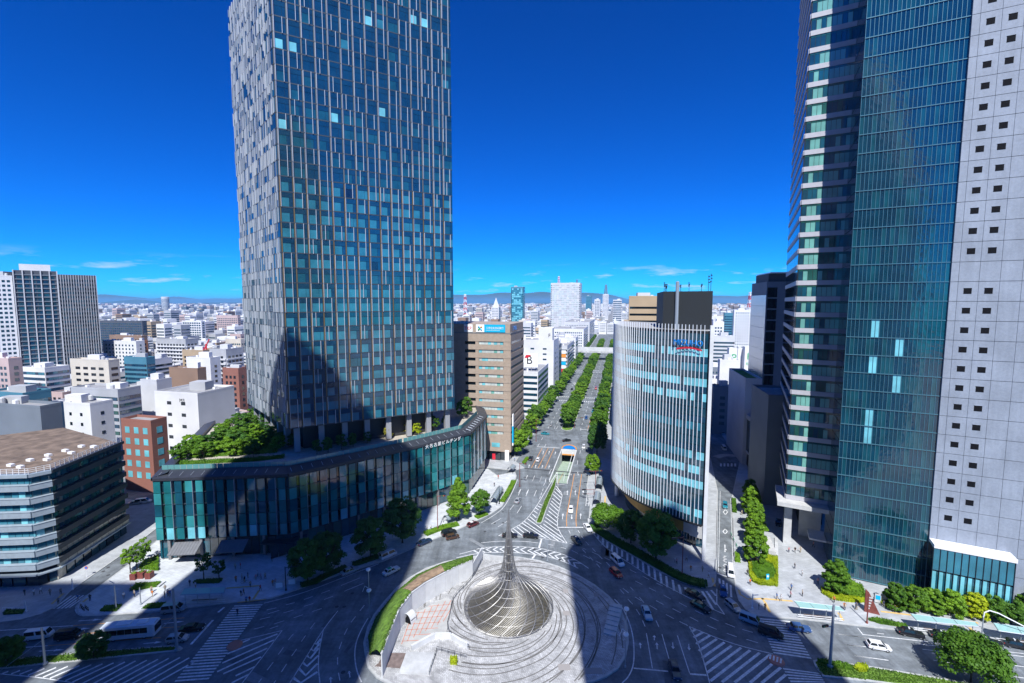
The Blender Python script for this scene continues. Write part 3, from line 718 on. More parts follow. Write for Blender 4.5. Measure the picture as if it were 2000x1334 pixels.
# glazed annex
an0 = mv(gr, D3, -.65); an1 = mv(an0, D2, 13.5); fa2 = Face(mv(an0, D3, -3.2), mv(an1, D3, -3.2), 1)
anx = [mv(an0, D3, -3.2), mv(an1, D3, -3.2), an1, an0]
prism_thing(mid, [mv(p, D3, .2) for p in anx], .15, 13.8, 'annex_core', 'pane_room'); 
MB().prism([mv(mv(anx[0], D1, .0), D3, -.2), mv(mv(anx[1], D2, .25), D3, -.2), mv(anx[2], D2, .25), anx[3]], 13.8, 14.6, 0, None).build('annex_roof', 'white_metal', mid, world=True)
it = []
for i in range(11):
    a = i*13.5/11; it.append((fa2, a+.05, a+1.17, 8.6, 13.7, -.1, .05, 'pane_blind')); it.append((fa2, a+.05, a+.75, .6, 8.2, -.1, .05, 'pane_bright')); it.append((fa2, a+.8, a+1.17, .6, 8.2, -.1, .02, 'pane_teal'))
fe = Face(anx[1], anx[2], 1); it += [(fe, i*1.05+.05, i*1.05+1.0, .6, 13.7, -.1, .05, 'pane_teal') for i in range(3)]
panels('annex_pane', mid, it)
panels('annex_mullion', mid, [(fa2, i*13.5/11-.06, i*13.5/11+.05, .2, 13.8, -.05, .2, 'mullion') for i in range(12)])
# entrance: canopy, column, white walls
cz = 12.4; cpt = [mv(mv(bl, D1, 2.2), D3, -3.5), mv(mv(br, D2, .5), D3, -3.5), mv(mv(br, D2, .5), D3, 10), mv(mv(bl, D1, 2.2), D3, 10)]
MB().prism(cpt, cz, cz+1.15).build('canopy', 'concrete', mid, world=True)
cpx2 = G(1536, 1060); MB().cbox(cpx2[0], cpx2[1], .15, 1.9, 1.9, cz-.15, -rad(27.5)).build('column', 'concrete_light', mid, world=True)
for k in (7.5, 15): q = mv(mv(bl, D2, 7), D3, k); MB().cbox(q[0], q[1], .15, 5.5, .5, cz-.15, -rad(27.5)+math.pi/2*(k > 8)).build('entrance_wall', 'white_wall', mid, world=True)
prism_thing(mid, [mv(mv(bl, D2, 5), D3, 18), mv(br, D3, 18), mv(br, D3, 40), mv(mv(bl, D2, 5), D3, 40)], .15, cz, 'lobby', 'core_dark')
q0 = mv(mv(bl, D2, 6), D3, -2); MB().obox((*q0, 3.6), (D2[0]*6, D2[1]*6, 0), (D3[0]*6, D3[1]*6, 0), (0, 0, .5)).build('gallery_slab', 'white_wall', mid, world=True)

# ------------------------------------------------------------ left office block with stepped ledges
LZ = 28.4
lp = [G(-160, 934, LZ), G(0, 930.6, LZ), G(55, 929, LZ), G(100, 920, LZ), G(240, 863, LZ)]
lb = [(-150, 150), (-190, 120)]
lo = thing('ledged_office', 'seven storey office block with stepped grey ledges and railed brown roof at far left', 'building', (-125, 115, 0))
cl_ = (-135, 122)
mat('roof_brown', (.17, .125, .095), .9, var=.45, vscale=.35); 
prism_thing(lo, [lerp(p, cl_, .06) for p in lp + lb], .15, LZ, 'wall', 'core_dark', 'roof_brown')
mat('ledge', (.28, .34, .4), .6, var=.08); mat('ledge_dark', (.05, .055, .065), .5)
led, win, rail = [], [], []
rr = random.Random(4); lfh = 3.32
for si, (p, q) in enumerate(zip(lp[:-1], lp[1:])):
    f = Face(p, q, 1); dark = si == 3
    for k in range(7):
        z = 5.2 + k*lfh
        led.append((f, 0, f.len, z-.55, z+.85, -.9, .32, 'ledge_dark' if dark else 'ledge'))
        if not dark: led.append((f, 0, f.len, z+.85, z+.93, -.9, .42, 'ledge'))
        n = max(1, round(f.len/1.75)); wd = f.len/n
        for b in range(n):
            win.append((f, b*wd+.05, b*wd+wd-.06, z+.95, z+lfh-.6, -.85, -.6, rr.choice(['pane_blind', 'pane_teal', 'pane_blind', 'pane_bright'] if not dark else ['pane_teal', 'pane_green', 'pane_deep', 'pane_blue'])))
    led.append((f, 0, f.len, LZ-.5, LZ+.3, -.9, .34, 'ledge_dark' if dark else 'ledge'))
    n = max(1, round(f.len/2.6)); wd = f.len/n
    for b in range(n):
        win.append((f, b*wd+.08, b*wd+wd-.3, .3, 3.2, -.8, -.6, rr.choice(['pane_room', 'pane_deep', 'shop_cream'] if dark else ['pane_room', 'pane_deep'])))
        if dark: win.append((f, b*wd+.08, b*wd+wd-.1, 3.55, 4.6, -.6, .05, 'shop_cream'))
    led.append((f, 0, f.len, 3.2, 3.55, -.8, .5, 'ledge'))
    n = int(f.len/1.35)
    for b in range(n+1): rail.append((f, b*1.35, b*1.35+.1, LZ+.3, LZ+1.7, -.2, -.1, 'white_metal'))
    for z_ in (LZ+.75, LZ+1.2, LZ+1.65): rail.append((f, 0, f.len, z_, z_+.07, -.18, -.12, 'white_metal'))
mat('shop_cream', (.5, .46, .38), .6, var=.3, vscale=1)
panels('ledge', lo, led); panels('window', lo, win); panels('railing', lo, rail)
for i in range(9):
    p = lerp(lerp(lp[1], lp[4], i/8.5+.02), cl_, .16 if i % 2 else .4); MB().cbox(p[0], p[1], LZ, 1.6, .9, .6, rad(-12)).build('roof_vent', 'white_metal', lo, world=True)

# ------------------------------------------------------------ generic city blocks, measured from the photograph
WALLS = {'white': (.68, .68, .69), 'cream': (.58, .53, .45), 'grey': (.4, .41, .43), 'lightgrey': (.55, .56, .58), 'brick': (.28, .12, .09), 'brown': (.26, .17, .12), 'tan': (.42, .32, .21),
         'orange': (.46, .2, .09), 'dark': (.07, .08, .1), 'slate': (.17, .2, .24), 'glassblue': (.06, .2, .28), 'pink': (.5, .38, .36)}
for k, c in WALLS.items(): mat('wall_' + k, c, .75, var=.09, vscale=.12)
FOOT = []
def roof_stuff(t, pts, z, rng, big=True):
    c = [sum(p[0] for p in pts)/len(pts), sum(p[1] for p in pts)/len(pts)]
    e1 = norm2(sub(pts[1], pts[0])); L1 = math.hypot(*sub(pts[1], pts[0])); L2 = math.hypot(*sub(pts[2], pts[1])); rz = math.atan2(e1[1], e1[0])
    e2 = norm2(sub(pts[2], pts[1]))
    P = lambda a, b: (pts[0][0]+e1[0]*L1*a+e2[0]*L2*b, pts[0][1]+e1[1]*L1*a+e2[1]*L2*b)
    if big and L1 > 6:
        p = P(rng.uniform(.3, .7), rng.uniform(.4, .7)); MB().cbox(p[0], p[1], z, min(7, L1*.4), min(6, L2*.45), rng.uniform(2.4, 4)).build('penthouse', rng.choice(['wall_white', 'wall_lightgrey', 'wall_grey']), t, world=True)
    for _ in range(rng.randint(2, 5)):
        p = P(rng.uniform(.1, .9), rng.uniform(.12, .88)); MB().cbox(p[0], p[1], z, rng.uniform(.9, 2.2), rng.uniform(.8, 1.5), rng.uniform(.7, 1.6), rz).build('air_conditioner', 'white_metal', t, world=True)
    if rng.random() < .4:
        p = P(rng.uniform(.2, .8), rng.uniform(.2, .8)); MB().lathe([(.9, z+.5), (.9, z+2.3), (.5, z+2.6)], 10, p).build('water_tank', 'wall_lightgrey', t, world=True)
def block(name, label, pts, H, wall='white', win='pane_deep', fh=3.4, bay=2.6, ww=.62, wh=.5, ribbon=False, limit=60, seed=0, balcony=False, group=None, cat='building', parapet=.9, faces=(0, 1), roof='roof_grey', blank=(), clutter=True, ground=4.0, z0=.0):
    """pts: front left, front right, back right, back left"""
    rng = random.Random(seed or hash((round(pts[0][0]), round(H))) & 0xffff)
    t = thing(name, label, cat, ((pts[0][0]+pts[2][0])/2, (pts[0][1]+pts[2][1])/2, 0), group=group)
    prism_thing(t, pts, z0, H, 'wall', 'wall_'+wall, roof)
    fc = [Face(pts[i], pts[(i+1) % 4], 1) for i in range(4)]
    ws, bs = [], []
    n = max(1, int((H-ground-.8)/fh))
    for i in faces:
        f = fc[i]
        if i in blank or f.len < 2: continue
        nb = max(1, int((f.len-1)/bay)); m0 = (f.len - nb*bay)/2
        for k in range(n):
            z = ground + k*fh
            if ribbon:
                bs.append((f, .4, f.len-.4, z+fh*(1-wh)/2+.2, z+fh*(1+wh)/2+.2, .02, .06, 'pane_room'))
                for b in range(nb): ws.append((f, m0+b*bay+.06, m0+b*bay+bay-.06, z+fh*(1-wh)/2+.25, z+fh*(1+wh)/2+.15, .04, .1, rng.choice(win) if isinstance(win, (list, tuple)) else win))
            else:
                for b in range(nb):
                    a = m0 + b*bay + bay*(1-ww)/2
                    ws.append((f, a, a+bay*ww, z+fh*(1-wh)/2+.2, z+fh*(1+wh)/2+.2, .02, .07, rng.choice(win) if isinstance(win, (list, tuple)) else win))
            if balcony: bs.append((f, .2, f.len-.2, z-.15, z+.95, .05, .9, 'wall_'+balcony))
    panels('window', t, ws, limit, 'small_windows')
    if bs: panels('balcony' if balcony else 'window_band', t, bs, 60, 'small_bands')
    if parapet:
        pp_ = [(fc[i], 0 if i % 2 else -.0, fc[i].len, H, H+parapet, -.25, 0.03, 'wall_'+wall) for i in range(4)]
        panels('parapet', t, pp_)
    if clutter: roof_stuff(t, pts, H, rng)
    FOOT.append((sum(p[0] for p in pts)/4, sum(p[1] for p in pts)/4, max(math.hypot(*sub(pts[0], pts[2])), 4)/2))
    return t
def px_block(xl, xc, xr, vt, Y):
    """corner column xc, left end xl, far end xr of the right side, roof row vt, distance Y"""
    H = ZV(vt, Y); k = CP*Y - (H*.5-CAMH)*SP
    tx = lambda x: (x-1000)/FPX
    kk = CP + SP*.08
    c = (tx(xc)*Y*kk, Y)
    w_ = max(3, (c[0] - tx(xl)*c[1]*kk) / (EL[0] - tx(xl)*EL[1]*kk)) if xl < xc else 8
    d_ = (tx(xr)*kk*c[1] - c[0]) / (ES[0] - tx(xr)*kk*ES[1]) if xr != xc else 12
    d_ = min(max(d_, 6), 40)
    p0 = (c[0]-EL[0]*w_, c[1]-EL[1]*w_); p2 = (c[0]+ES[0]*d_, c[1]+ES[1]*d_); p3 = (p0[0]+ES[0]*d_, p0[1]+ES[1]*d_)
    return [p0, c, p2, p3], H
GL = ['pane_deep', 'pane_blue', 'pane_green']
LIST = [
 ('office_block', 'white office block with letters M3 on its wall behind the roof garden', 294, 379, 452, 772, 190, dict(wall='white', win='pane_room', bay=7.5, ww=.3, wh=.28, fh=5, blank=(1,), clutter=True)),
 ('brick_building', 'dark red brick building with square windows between ledged office and white block', 224, 283, 297, 826, 162, dict(wall='brick', win='pane_bright', bay=4.2, ww=.5, wh=.55, fh=4.2, clutter=False, limit=80)),
 ('apartment_block', 'white block with gabled roof terrace and few small windows behind the ledged office', 87, 165, 211, 792, 186, dict(wall='white', win='pane_room', bay=6, ww=.22, wh=.32, fh=4.2)),
 ('warehouse_block', 'blank blue grey wall block at the left edge above the brown roof', -60, 66, 74, 798, 150, dict(wall='slate', win='pane_room', faces=(), clutter=True)),
 ('glass_office', 'pale glass office behind the blank grey block at the left edge', -40, 34, 91, 772, 176, dict(wall='glassblue', win=['pane_bright', 'pane_blind'], ribbon=True, bay=2.2, wh=.8)),
 ('corridor_apartments', 'cream apartment block with deep square openings on the left', 133, 208, 224, 706, 262, dict(wall='cream', win='pane_room', bay=6, ww=.6, wh=.42, fh=3.6)),
 ('ribbon_office', 'grey office block with dark ribbon windows left of the metal wall', 130, 222, 268, 764, 218, dict(wall='grey', win=GL, ribbon=True, bay=2.4, balcony=False)),
 ('metal_wall_block', 'tall blank pale metal wall block behind the ribbon windowed office', 268, 300, 330, 745, 243, dict(wall='lightgrey', win='pane_room', faces=())),
 ('corner_office', 'small white office with curved glass corner on the left', 33, 82, 131, 721, 275, dict(wall='white', win=['pane_blind', 'pane_blue'], ribbon=True, bay=2.5)),
 ('red_roof_block', 'reddish block cut by the left edge of the picture', -40, 12, 32, 703, 252, dict(wall='pink', win='pane_deep', bay=3, roof='wall_orange')),
 ('white_slab', 'long white slab with two window columns below the dark wide block', 200, 265, 282, 668, 420, dict(wall='white', win='pane_deep', bay=4, ww=.4, wh=.5)),
 ('orange_block', 'orange brown apartment block on the left', 265, 276, 288, 667, 432, dict(wall='orange', win='pane_room', bay=3)),
 ('dark_slab', 'wide dark slab apartment block with pale posts on the left', 195, 280, 283, 628, 600, dict(wall='dark', win=['pane_blue', 'pane_deep'], bay=3.6, ww=.8, wh=.6, fh=3.2)),
 ('brown_block', 'brown block with green roof in front of the dark slab', 214, 277, 281, 657, 480, dict(wall='brown', win='pane_room', bay=4)),
 ('low_glass_hall', 'low blue glass hall among the left hand blocks', 239, 283, 300, 700, 335, dict(wall='glassblue', win='pane_blue', ribbon=True)),
 ('tan_block', 'tan block with a row of small windows near the red crane', 354, 395, 402, 686, 385, dict(wall='tan', win='pane_room', bay=3.2)),
 ('terraced_apartments', 'grey terraced apartment block beside the glass tower', 408, 440, 474, 684, 330, dict(wall='grey', win='pane_room', bay=3.4, balcony='lightgrey')),
 ('red_brick_hall', 'low red brick hall with square windows beside the glass tower', 431, 462, 478, 722, 262, dict(wall='brick', win='pane_room', bay=2.8, ww=.55)),
 ('chestnut_block', 'windowless chestnut block behind the white office block', 326, 382, 396, 722, 278, dict(wall='brown', win='pane_room', faces=())),
 ('striped_apartments', 'grey apartment block with white balconies on the left', 305, 362, 387, 664, 425, dict(wall='grey', win='pane_room', balcony='white', bay=3.6)),
 ('distant_white_slab', 'white slab with dark window grid far off on the left', 357, 395, 399, 628, 650, dict(wall='white', win='pane_deep', bay=4, ww=.75, wh=.6)),
 ('rust_topped_slab', 'long pale slab with rust coloured top near the glass tower', 425, 466, 470, 617, 820, dict(wall='pink', win='pane_deep', bay=4)),
 ('pale_warehouse', 'pale windowless block left of the grey terraced apartments', 361, 408, 428, 701, 305, dict(wall='white', win='pane_room', bay=6, ww=.3, faces=(1,))),
 ('cream_hall', 'low cream hall behind the red brick hall', 440, 470, 480, 664, 470, dict(wall='cream', win='pane_deep')),
 ('parking_tower', 'white parking tower with green letter P nearest the curved bank tower', 1425, 1441, 1444, 682, 330, dict(wall='white', win='pane_room', faces=())),
 ('parking_tower', 'white parking tower with green letter P beside the blue sided tower', 1456, 1469, 1471, 680, 333, dict(wall='white', win='pane_room', faces=())),
 ('parking_tower', 'white parking tower between the two towers marked P', 1442, 1455, 1457, 684, 340, dict(wall='white', win='pane_room', faces=())),
 ('hotel_block', 'broad white hotel block with rows of small windows behind the parking towers', 1432, 1473, 1476, 607, 540, dict(wall='white', win='pane_deep', bay=2.6, ww=.5)),
 ('striped_office', 'pale office with horizontal stripes right of the curved bank tower', 1392, 1436, 1440, 658, 410, dict(wall='lightgrey', win='pane_deep', ribbon=True)),
 ('cream_office', 'small white block above the striped office', 1392, 1413, 1416, 630, 470, dict(wall='white', win='pane_deep')),
 ('teal_office', 'teal glass office beside the white hotel block', 1413, 1430, 1434, 612, 620, dict(wall='glassblue', win='pane_blue', ribbon=True)),
 ('shaded_wall_block', 'blank block carrying a big blue shadow over the side street', 1408, 1446, 1450, 706, 285, dict(wall='white', win='pane_room', faces=())),
 ('billboard_block', 'dark block with letter boards at the end of the side street', 1398, 1434, 1437, 758, 236, dict(wall='slate', win='pane_deep', bay=4)),
 ('corner_flats', 'narrow beige flats beside the dark billboard block', 1436, 1450, 1453, 745, 240, dict(wall='cream', win='pane_room', bay=3, ww=.3)),
 ('stepped_block', 'beige block with three window bands behind the curved bank tower', 1227, 1300, 1310, 581, 250, dict(wall='tan', win='pane_room', ribbon=True, fh=3.8, wh=.3)),
 ('white_tower', 'big white office tower with antenna masts at the end of the avenue', 1075, 1132, 1141, 553, 900, dict(wall='lightgrey', win=['pane_pale', 'wall_lightgrey', 'wall_grey', 'pane_pale'], fh=4.2, ribbon=True, bay=5, wh=.6)),
 ('glass_tower_distant', 'slim pale blue glass tower far off beside the bank building', 998, 1022, 1025, 561, 1000, dict(wall='glassblue', win=['pane_bright', 'pane_blind'], ribbon=True, bay=4, fh=4, wh=.75)),
 ('spired_block', 'white stepped block with pointed top beyond the bank building', 960, 974, 978, 600, 950, dict(wall='white', win='pane_deep')),
 ('blue_tower', 'blue glass tower on the skyline left of the latticed mast', 1143, 1154, 1157, 578, 1700, dict(wall='glassblue', win='pane_blue', bay=4, fh=5)),
 ('grey_tower', 'grey tower on the skyline between the blue tower and the mast', 1160, 1171, 1174, 585, 1500, dict(wall='lightgrey', win='pane_blue', bay=5, fh=5)),
 ('twin_tower', 'pale skyline tower carrying a dark lattice mast', 1176, 1187, 1190, 575, 1800, dict(wall='white', win='pane_blue', bay=5, fh=5)),
 ('slab_tower', 'blue banded slab tower behind the curved bank tower', 1196, 1213, 1218, 586, 1200, dict(wall='lightgrey', win='pane_blue', ribbon=True, fh=5, bay=5)),
]
THINGS = {}
for name, label, xl, xc, xr, vt, Y, kw in LIST:
    pts, H = px_block(xl, xc, xr, vt, Y); THINGS[label] = (block(name, label, pts, H, seed=len(THINGS)+5, **kw), pts, H)
def of(word): return [v for k, v in THINGS.items() if word in k][0]
t, pts, H = of('M3'); f = Face(pts[0], pts[1], 1); lettering(t, 'M3', f, f.len*.58, H-3.4, 2.2, 'sign_black', .06)
for word in ('nearest the curved', 'beside the blue sided'):
    t, pts, H = of(word); f = Face(pts[0], pts[1], 1); lettering(t, 'P', f, f.len*.3, H-8.5, 7, 'sign_green', .06)
f = Face(pts[0], pts[1], 1); lettering(t, '松岡', f, f.len*.2, H-12.5, 2.4, 'sign_green', .06)
t, pts, H = of('pointed top'); MB().lathe([(7, H), (2, H+14), (.2, H+20)], 4, (sum(p[0] for p in pts)/4, sum(p[1] for p in pts)/4)).build('spire', 'wall_white', t, world=True)
def lattice(name, label, p, z0, z1, w0, w1, mats, parent=None):
    t = thing(name, label, 'mast', (p[0], p[1], 0)); n = 8
    for k in range(n):
        za, zb = z0 + (z1-z0)*k/n, z0 + (z1-z0)*(k+1)/n; wa, wb = w0+(w1-w0)*k/n, w0+(w1-w0)*(k+1)/n
        m = MB(); ca = [(p[0]+sx*wa, p[1]+sy*wa, za) for sx, sy in ((-1, -1), (1, -1), (1, 1), (-1, 1))]; cb_ = [(p[0]+sx*wb, p[1]+sy*wb, zb) for sx, sy in ((-1, -1), (1, -1), (1, 1), (-1, 1))]
        r_ = max(.12, w0*.12)
        for i in range(4):
            m.tube([ca[i], cb_[i]], r_, 4); m.tube([ca[i], cb_[(i+1) % 4]], r_*.7, 4); m.tube([cb_[i], cb_[(i+1) % 4]], r_*.8, 4)
        m.build('mast_section', mats[k % len(mats)], t, world=True)
    return t
t, pts, H = of('lattice mast'); c = (sum(p[0] for p in pts)/4, sum(p[1] for p in pts)/4)
lattice('lattice_mast', 'dark lattice mast on top of the pale skyline tower', c, H, ZV(556, 1800), 6, 2.5, ['wall_slate'])
t, pts, H = of('big white office tower'); 
lattice('lattice_mast', 'red and white mast at the left of the big white tower roof', lerp(pts[0], pts[2], .25), H, ZV(539, 905), 2.2, 1.2, ['sign_red', 'sign_white'])
lattice('lattice_mast', 'dark mast at the right of the big white tower roof', lerp(pts[1], pts[3], .12), H, ZV(546, 905), 1.6, 1, ['wall_slate'])
for x, v, Y, lb in ((909, 575, 1300, 'red and white mast on the skyline beside the glass tower'), (1464, 571, 900, 'red and white lattice tower on the skyline right of the curved bank tower')):
    lattice('lattice_mast', lb, ((x-1000)/FPX*Y, Y), 30, ZV(v, Y), 5, 2.4, ['sign_red', 'sign_white'])
# two tall towers on the left
def facing(xa, xb, vt, Y, dep):
    """a tower whose front looks straight at the viewpoint"""
    th = math.atan((xa+xb)/2/FPX - 1000/FPX); c = (math.tan(th)*Y, Y); vd_ = (math.sin(th), math.cos(th)); e1 = (vd_[1], -vd_[0])
    w_ = (xb-xa)/FPX*math.cos(th)**2*math.hypot(*c); p0 = mv(c, e1, -w_/2); p1 = mv(c, e1, w_/2)
    return [p0, p1, mv(p1, vd_, dep), mv(p0, vd_, dep)], ZV(vt, Y), e1, vd_
pts, H, e1_, vd1_ = facing(34, 121, 531, 330, 24)
T1 = block('residential_tower', 'tall white framed residential tower with balconies at the left edge', pts, H, wall='dark', win=['pane_deep', 'pane_blue', 'pane_teal'], fh=3.15, bay=3.2, ww=.86, wh=.7, limit=200, seed=77, clutter=False)
f = Face(pts[0], pts[1], 1); it = []
nb = 5
for i in range(nb+1): it.append((f, min(f.len-.6, i*f.len/nb), min(f.len, i*f.len/nb+.6), 0, H+1, .05, .8, 'wall_lightgrey'))
panels('frame_post', T1, it)
panels('balcony', T1, [(f, .8, f.len-.8, 4+k*3.15, 4.7+k*3.15, .06, .45, 'wall_slate') for k in range(int(H/3.15)-1)])
prism_thing(T1, [lerp(p, lerp(pts[0], pts[2], .5), .3) for p in pts], H, H+5.5, 'penthouse', 'wall_white')
lf = [mv(pts[0], e1_, -9), mv(pts[0], e1_, -.3), mv(mv(pts[0], e1_, -.3), vd1_, 20), mv(mv(pts[0], e1_, -9), vd1_, 20)]
block('residential_tower', 'white wing of the tall tower cut by the left edge', lf, H-4, wall='white', win='pane_deep', fh=3.15, bay=2.4, limit=80, seed=78)
pts, H, e1_, vd1_ = facing(120, 194, 539, 405, 25)
T2 = block('striped_tower', 'dark glass tower with thin white vertical stripes beside the residential tower', pts, H, wall='dark', win=['pane_deep', 'pane_room'], ribbon=True, fh=3.6, bay=3, limit=20, seed=79, clutter=False)
f = Face(pts[0], pts[1], 1); n = 15
panels('stripe', T2, [(f, i*f.len/n, i*f.len/n+f.len/n*.3, 0, H+.8, .05, .4, 'wall_grey') for i in range(n+1)])
# buildings along the avenue, left side
def row(name, label, s0, s1, wdt, H, l=-45.5, **kw):
    pts = [S2W(s0, l-wdt), S2W(s0, l), S2W(s1, l), S2W(s1, l-wdt)]; return block(name, label, pts, H, **kw), pts
t, pts = row('tyre_maker_office', 'white banded office with a tyre maker sign on its roof beside the bank', 258, 297, 30, 28.8, wall='white', win=['pane_deep', 'pane_blue'], ribbon=True, fh=3.4, bay=1.3, wh=.45, limit=160, seed=31)
f = Face(pts[0], pts[1], 1)
panels('roof_sign', t, [(f, 17, 28.4, 31, 39.5, -9, -8.6, 'sign_white')])
lettering(t, 'B', f, 21.2, 33, 7, 'sign_black', -8.55, ext=.03); mb = MB(); mb.poly([f.pt(20.2, 36.6, -8.5), f.pt(22.2, 36.6, -8.5), f.pt(24.4, 38.4, -8.5), f.pt(21.2, 38.4, -8.5)]); mb.build('sign_flash', 'sign_red', t, world=True)
panels('sign_leg', t, [(f, 17.5+i*3.4, 17.8+i*3.4, 28.8, 31, -9, -8.7, 'steel') for i in range(4)])
t, pts = row('white_office', 'tall white office with stepped roof and letter F box on the avenue', 322, 350, 40, 42, wall='white', win='pane_deep', fh=3.8, bay=9, ww=.3, wh=.3, seed=32)
f = Face(pts[0], pts[1], 1); MB().obox(f.pt(f.len-11, 42.9, -8), (f.d[0]*10, f.d[1]*10, 0), (f.n[0]*8, f.n[1]*8, 0), (0, 0, 8.5)).build('roof_box', 'wall_white', t, world=True)
lettering(t, 'F', f, f.len-4, 45, 3.6, 'sign_black', .1)
row('slate_block', 'slim dark slate block on the avenue beyond the white office', 352, 368, 22, 36, wall='slate', win='pane_deep', seed=33)
t, pts = row('sign_building', 'building with stacked coloured shop signs on the avenue', 410, 470, 16, 30, wall='lightgrey', win='pane_deep', ribbon=True, seed=34)
f = Face(pts[0], pts[1], 1)
for i in range(7): panels('shop_sign', t, [(f, f.len-6.5, f.len-1.2, 3+i*3.4, 6+i*3.4, .1, .5, ['sign_orange', 'sign_red', 'sign_white', 'sign_cyan', 'sign_white', 'sign_orange', 'sign_white'][i])])
row('end_block', 'white block on the avenue just before the elevated road', 490, 520, 22, 31, wall='white', win='pane_deep', seed=35)
row('billboard_roof_block', 'pale block carrying a grey billboard near the elevated road', 372, 405, 26, 33, l=-62, wall='lightgrey', win='pane_blue', seed=36)
row('avenue_block', 'pale office on the avenue beyond the elevated road', 600, 680, 40, 34, wall='white', win='pane_deep', seed=37)
for i_, (s_, l0_, l1_, h_) in enumerate(((1010, -44, -28, 26), (1020, -27, -9, 22))):
    block('avenue_block', ['white block closing the far end of the avenue, left half', 'pale block closing the far end of the avenue, right half'][i_], [S2W(s_, l0_), S2W(s_, l1_), S2W(s_+30, l1_), S2W(s_+30, l0_)], h_, wall=['white', 'lightgrey'][i_], win='pane_deep', seed=60+i_, limit=0)
row('avenue_block', 'long grey office on the avenue far beyond the elevated road', 720, 860, 40, 38, wall='lightgrey', win='pane_deep', seed=38)
for s0, s1, H, wl, lab in ((200, 236, 30, 'lightgrey', 'grey block hidden behind the curved bank tower'), (245, 290, 26, 'white', 'white block on the right of the avenue behind the trees'), (300, 360, 30, 'cream', 'cream block on the right of the avenue'), (370, 430, 27, 'lightgrey', 'grey block on the right of the avenue'), (450, 530, 30, 'white', 'white block on the right of the avenue near the elevated road')):
    pts = [S2W(s0, -1 if s0 > 220 else 5), S2W(s0, 34), S2W(s1, 34), S2W(s1, -1 if s0 > 220 else 5)]; block('avenue_block', lab, pts, H, wall=wl, win='pane_deep', seed=int(s0), faces=(0, 1, 3))
# right: tall blue sided tower, dark block, round corner building
pts, H = px_block(1486, 1545, 1545, 553, 192)
pc0 = ((1493-1000)/FPX*190*1.003, 190); pts = [pc0, mv(pc0, EL, 26), mv(mv(pc0, EL, 26), ES, 22), mv(pc0, ES, 22)]
H = ZV(553, 190)
bt = block('blue_sided_tower', 'tall slim tower with pale blue side behind the skyscraper', pts, H, wall='slate', win='pane_room', faces=(), seed=51, clutter=False, parapet=.6)
f = Face(pts[0], pts[1], 1); fs3 = Face(pts[3], pts[0], 1); mat('metal_panel', (.6, .66, .74), .25, .75)
panels('side_panel', bt, [(fs3, i*3.66+.03, i*3.66+3.63, 4+k*4.6, 8.5+k*4.6, .02, .12, 'metal_panel') for i in range(6) for k in range(int((H-5)/4.6))])
panels('window', bt, [(f, .4, 4, 3+k*4.6, 7+k*4.6, .02, .1, 'pane_room') for k in range(int((H-4)/4.6))])
panels('louvre', bt, [(f, 10, 16, 5+k*4.6, 5.8+k*4.6, .02, .2, 'wall_dark') for k in range(int((H-6)/4.6))])
prism_thing(bt, [mv(mv(p, EL, .8), ES, 1.2) for p in (pts[0], mv(pts[0], EL, 22), mv(mv(pts[0], EL, 22), ES, 18), mv(pts[0], ES, 18))], H, H+4, 'roof_house', 'wall_dark')
MB().prism([mv(pts[0], EL, 1.2), mv(pts[0], EL, 24), mv(mv(pts[0], EL, 24), ES, 20), mv(mv(pts[0], EL, 1.2), ES, 20)], H+4.02, H+4.5).build('roof_slab', 'white_metal', bt, world=True)
gpt = [mv(pts[0], EL, -6.5), mv(pts[0], EL, -.1), mv(mv(pts[0], EL, -.1), ES, 30), mv(mv(pts[0], EL, -6.5), ES, 30)]
block('green_roof_wing', 'lower wing with green roof beside the blue sided tower', gpt, ZV(742, 192), wall='lightgrey', win='pane_room', faces=(), roof='grass', clutter=False, seed=52)
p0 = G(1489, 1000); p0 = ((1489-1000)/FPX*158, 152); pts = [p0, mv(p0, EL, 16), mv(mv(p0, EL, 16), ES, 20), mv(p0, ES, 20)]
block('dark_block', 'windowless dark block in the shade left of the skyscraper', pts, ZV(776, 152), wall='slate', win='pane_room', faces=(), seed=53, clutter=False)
rb = thing('round_corner_building', 'dark glass building with rounded corner and terrace on the side street', 'building', (*S2W(212, 58), 0))
def rounded(s0, s1, l0, l1, r):
    o = []
    for i in range(9):
        a = math.pi + i/8*math.pi/2; o.append(S2W(s0+r+r*math.sin(a)*1.0 if 0 else s0+r-r*math.sin(i/8*math.pi/2), l0+r-r*math.cos(i/8*math.pi/2)))
    return o + [S2W(s0, l1), S2W(s1, l1), S2W(s1, l0)]
prism_thing(rb, rounded(200.5, 226, 54.5, 72, 5), .15, 6, 'ground_floor', 'core_dark')
rp = rounded(200, 226, 54, 72, 5.5)
prism_thing(rb, rp, 6.8, 20.5, 'wall', 'pane_room'); MB().prism(rounded(199.6, 226.2, 53.6, 72.2, 5.7), 6, 6.8).build('lower_band', 'concrete', rb, world=True)
MB().prism(rounded(199.6, 226.2, 53.6, 72.2, 5.7), 20.5, 22.3).build('upper_band', 'concrete', rb, world=True)
prism_thing(rb, rounded(202.5, 226, 57, 72, 4), 22.3, 25.5, 'terrace_floor', 'concrete'); prism_thing(rb, rounded(206, 222, 61, 71, 2), 25.5, 29, 'roof_house', 'wall_white')
for i, (a, b) in enumerate(zip(rp[:9], rp[1:10])):
    f = Face(a, b, -1 if False else 1)
    panels('window', rb, [(f, .06, f.len-.06, 7.2+k*3.3, 10.2+k*3.3, -.05, .1, 'pane_deep') for k in range(4)])
